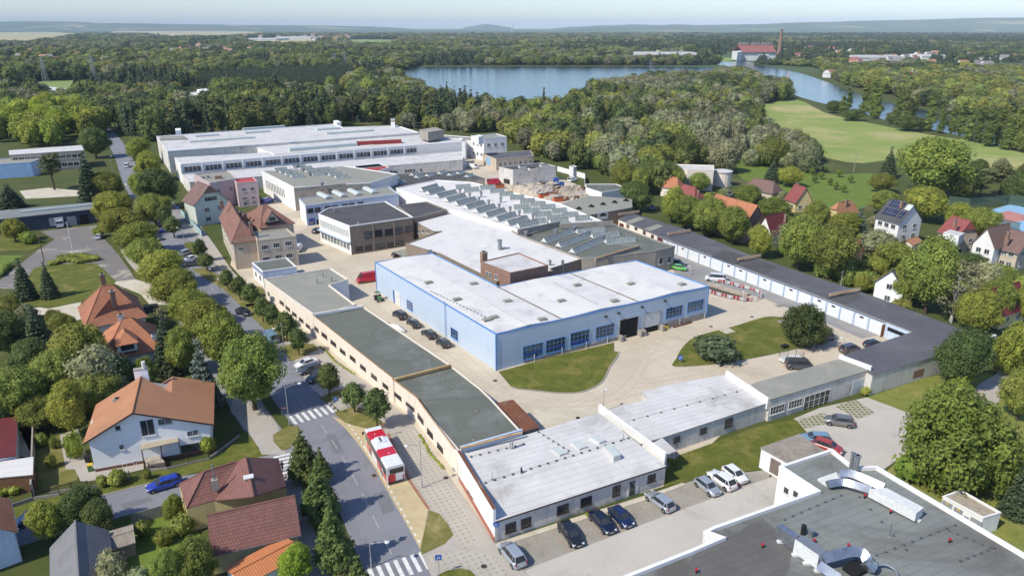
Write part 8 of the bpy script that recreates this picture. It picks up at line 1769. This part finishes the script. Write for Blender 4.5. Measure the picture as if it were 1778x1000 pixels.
# yard and lot
tree('juniper',1245,586,625,76,'low spreading juniper on the island lawn')
tree('juniper',1222,590,615,44,'smaller juniper growing into the spreading one')
tree('feather',1393,533,600,78,'wide pine tree at the end of the island lawn',None,(.34,.44,.75))
tree('dark',1660,573,675,98,'dense dark round tree before the corner wall',None,(.95,1.0,1.0))
tree('brightbush',1660,655,690,50,'light green bush under the dense dark round tree')
tree('feather',1640,686,842,185,'very large feathery bush tree on the lawn beside the kiosk',None,(.72,.8,.85));tree('feather',1700,742,850,110,'right half of the large bush tree beside the kiosk',None,(.62,.7,.75));tree('brightbush',1580,790,832,62,'left foot of the large bush tree beside the kiosk',None,(.7,.75,.8))
tree('spruce',1765,790,895,60,'dark spruce behind the kiosk at the right edge');tree('big',1765,645,730,74,'leafy tree at the right edge beside the path');tree('feather',1752,560,650,66,'pale feathery tree at the right edge by the corner wall');tree('bush',1735,612,640,34,'dark bush at the end of the corner wall')
# right side gardens
GR='garden and street trees right of the garages'
for k,x,yt,yb,w,lab in(('big',1605,410,545,92,'tall broad tree in front of the dark red roofed yellow house'),('birch',1650,445,560,80,'birch with white stem behind the garages'),('lime',1690,505,580,70,'yellow green tree right of the birch'),('big',1725,480,560,50,'tree at the gable of the yellow house'),('big',1385,375,470,72,'broad street tree behind the middle of the garage row'),('big',1438,390,485,76,'broad tree before the small brick house'),('lime',1318,393,448,46,'light round tree before the white dark red roofed house'),('big',1270,360,425,60,'street tree below the bright orange roof'),('big',1228,345,412,62,'street tree left of the bright orange roof'),('big',1190,340,400,56,'street tree behind the cream garage end'),('lime',1165,325,388,40,'light street tree at the road between the trees'),('dark',1105,315,368,52,'dark tree over the sawtooth workshop corner'),('bluespruce',1263,322,375,42,'grey blue spruce behind the orange roof'),('big',1300,322,365,46,'round tree between the red and orange roofs'),('big',1340,345,385,56,'spreading tree behind the white gabled house'),('big',1415,350,400,44,'tree in front of the sandy house'),('lime',1462,370,412,56,'garden tree below the tan roofed cottage'),('bluespruce',1488,360,412,38,'blue spruce beside the solar house'),('willow',1520,400,450,70,'feathery shrub tree below the solar house'),('big',1545,420,470,60,'garden tree left of the white cottage'),('big',1700,362,412,56,'dark round tree beside the sports court'),('lime',1660,352,396,44,'light tree before the sports court fence'),('big',1530,330,372,48,'light tree behind the solar house'),('lime',1605,325,385,66,'tree right of the solar house'),('big',1616,240,345,122,'huge mid green poplar like tree behind the solar house'),('spruce',1540,255,310,34,'pointed conifer at the meadow edge'),('dark',1665,285,352,46,'leaning dark tree right of the huge one'),('pine',1700,290,345,50,'pale pine group near the court fence, left'),('pine',1735,285,340,54,'pale pine group near the court fence, right'),('dark',1765,300,352,60,'dark tree at the right edge above the court'),('big',1528,302,335,44,'round tree at the corner of the park lawn'),('willow',1255,243,300,56,'grey willow left of the park lawn'),('big',1345,240,290,40,'tree at the top of the park lawn'),('willow',1400,252,300,44,'grey willow on the upper park lawn edge'),('spruce',1340,275,318,34,'dark conifer in front of the park lawn'),('lime',1372,290,325,44,'autumn tinged tree left of the park lawn'),('dark',1680,440,480,56,'dark garden tree right of the broad tall tree'),('willow',1700,455,505,60,'soft leafy tree below the pale gabled house'),('bush',1745,462,482,40,'hedge bush before the pale gabled house'),('bush',1765,478,500,50,'bright garden bush at the right edge'),('lime',1770,500,560,40,'tree at the right edge beside the yellow house'),('bush',1430,455,480,40,'dark bush behind the small brick house'),('bush',1500,470,492,46,'shrub beside the white cottage'),('brightbush',1520,488,508,30,'bright bush below the white cottage'),('bush',1545,505,525,30,'pale bush at the white cottage wall'),('birch',1355,385,435,40,'thin tree at the white gable'),('big',1572,440,535,58,'tree half hiding the white cottage'),('spruce',1565,412,445,22,'small conifer by the cream garden hut'),('spruce',1672,440,470,20,'slim conifer beside the beige house'),('big',1215,300,335,36,'tree before the cream mansion'),('big',1170,290,335,44,'tree left of the cream mansion'),('dark',1130,280,335,56,'dark tree near the end of the sawtooth workshop'),('big',1085,285,330,50,'tree behind the grey roofed garage'),('dark',1185,235,290,50,'dark conifer like tree behind the mansion')):
 tree(k,x,yt,yb,w,lab)
for x,y in((1413,318),(1425,312),(1450,330),(1463,335),(1440,322),(1410,305),(1476,318),(1456,308),(1432,300)):
 tree('egg',x,y-14,y,12,'young round tree planted on the park lawn','young trees on the park lawn',(1.5,1.5,1.1))
 # poplars by the river
for x,yt,yb,w in((1472,150,190,16),(1462,162,198,18),(1500,140,198,22),(1512,128,202,26),(1522,150,207,20),(1558,150,212,22),(1570,152,215,24),(1583,158,214,18),(1612,163,228,22),(1632,170,232,18),(1665,172,235,24),(1680,185,245,22),(1695,180,248,26),(1715,190,255,22),(1730,178,252,26),(1745,192,260,26),(1765,165,262,28),(1778,175,265,26),(1650,178,232,18)):
 tree('poplar',x,yt,yb,w,'tall columnar poplar on the river bank beside the meadow','columnar poplars along the river')
for x,yt,yb,w in((1446,175,197,26),(1478,190,210,36),(1575,200,228,44),(1600,205,225,24),(1548,195,216,22)):tree('dark',x,yt,yb,w,'dark bush tree between the poplars by the river','dark bushes between the river poplars')
# woods one can walk into: individual trees
def in_building(q):
 return any((q[0]-b.off.x)**2+(q[1]-b.off.y)**2<6400 and near_poly(q,f)for b,f in FEET)
FEET=[(b,[(v.x,v.y)for v in offset(b.foot,1.8)])for b in BLDS]
def wood(poly,n,kinds,hh,label,group,mind=4.2,tone=None,back=None):
 got=[];xs=[p[0]for p in poly];ys=[p[1]for p in poly];w_=[P(*p)for p in poly];X0,X1=min(q.x for q in w_),max(q.x for q in w_);Y0,Y1=min(q.y for q in w_),max(q.y for q in w_);t_=0;wp=[(q.x,q.y)for q in w_]
 while len(got)<n and t_<20000:
  t_+=1;q=(rnd.uniform(X0,X1),rnd.uniform(Y0,Y1))
  if not near_poly(q,wp)or in_building(q)or any((q[0]-g[0])**2+(q[1]-g[1])**2<mind**2 for g in got):continue
  got.append(q);k=rnd.choice(kinds);pr=PROTO[k][0];h=rnd.uniform(*hh)*(1.0 if k not in('pine','farpine')else 1.12);w0=pr[2]*h/pr[3]
  tree_at(k,Vector((q[0],q[1],0)),w0*rnd.uniform(.85,1.2),h,label,group,tone)
wood([(165,216),(235,222),(420,206),(655,206),(780,214),(750,224),(690,217),(590,224),(440,234),(300,243),(255,250),(215,238)],110,['farpine','pine','pine','fardark','farmid','farpine'],(13,19),'tall pine or broadleaf tree in the dark wood edge behind the white factory','trees of the dark wood behind the white factory')
wood([(-20,262),(-20,205),(120,196),(190,222),(165,240),(140,252)],62,['farlight','farlight','lime','farmid'],(12,17),'light green tree of the young wood at the left','trees of the light green wood at the left',6.0,(1.15,1.2,.8))
wood([(-20,200),(100,182),(260,175),(330,178),(200,205),(120,194)],46,['farmid','farwillow','fardark'],(11,15),'mixed tree beyond the light green wood at the left','mixed trees beyond the light green wood',9)
wood([(780,222),(880,220),(1010,222),(1130,235),(1180,255),(1160,285),(1120,330),(1085,318),(1000,284),(975,270),(932,262),(900,245),(885,232)],110,['farmid','willow','birch','farlight','farwillow','fardark','birch'],(11,16),'tree of the mixed wood right of the factory','trees of the mixed wood right of the factory',5.2)
wood([(690,221),(780,222),(885,228),(884,240),(868,232),(800,231),(745,226),(700,226)],30,['farmid','farwillow','farlight','birch'],(7,11),'leafy tree between the white tower block and the lake','trees between the tower block and the lake',4.5)
wood([(884,240),(886,260),(935,270),(985,288),(1010,298),(1080,318),(1085,300),(1000,262),(930,240)],38,['farmid','birch','farwillow','fardark','bush'],(8,13),'leafy tree close behind the sandy and derelict sheds','trees close behind the sheds',4.5)
wood([(1160,255),(1220,240),(1300,285),(1330,262),(1290,245),(1400,262),(1430,290),(1300,300),(1280,270),(1200,300),(1140,330),(1120,315)],34,['willow','farwillow','farmid','bush','willow'],(7,12),'grey green willow or bush at the edge of the meadow','willows and bushes at the meadow edge',6.5)
wood([(1085,290),(1150,300),(1160,345),(1110,352),(1080,330)],10,['big','dark','farmid'],(10,15),'dark tree between the scrap yard and the mansion','trees between the scrap yard and the mansion',6)
wood([(1600,345),(1700,330),(1790,345),(1790,330),(1700,300),(1640,300),(1560,330)],9,['pine','dark','willow'],(7,11),'tree in the grove above the sports court','trees in the grove above the sports court',8)
wood([(1380,430),(1500,440),(1620,520),(1560,545),(1440,480),(1330,440)],34,['big','willow','bush','lime','bush'],(2,5),'garden shrub tree behind the garage row','shrub trees behind the garage row',4)
wood([(1560,460),(1740,470),(1778,530),(1700,560),(1640,520)],30,['bush','willow','lime','bush','big'],(2,4.5),'leafy shrub in the gardens at the right','shrubs in the gardens at the right',3.5)
wood([(1150,345),(1290,345),(1420,360),(1540,400),(1540,440),(1440,430),(1300,410),(1200,400)],26,['bush','big','willow','lime'],(2.5,5.5),'leafy garden tree between the houses right of the sawtooth workshop','garden trees between the right hand houses',5)
wood([(0,560),(90,560),(230,620),(220,700),(120,720),(0,700)],14,['big','dark','willow','bush'],(3,6.5),'leafy shrub tree in the gardens on the left','shrub trees in the gardens on the left',4.5)
print('trees',NT[0])
# ---------------------------------------------------------------- air
if 1:
 hz=MB();hz.box((0,11500,124),(52400,23800,260),M['frame']);hb=hz.build('haze',kind='stuff');hb.data.materials.clear()
 hm=bpy.data.materials.new('haze');hm.use_nodes=True;n_=hm.node_tree.nodes;n_.clear();ou=n_.new('ShaderNodeOutputMaterial');pv_=n_.new('ShaderNodeVolumePrincipled');pv_.inputs['Color'].default_value=(.66,.82,1.0,1);pv_.inputs["Density"].default_value=5e-5;pv_.inputs['Anisotropy'].default_value=-.25
 hm.node_tree.links.new(pv_.outputs[0],ou.inputs['Volume']);hb.data.materials.append(hm)
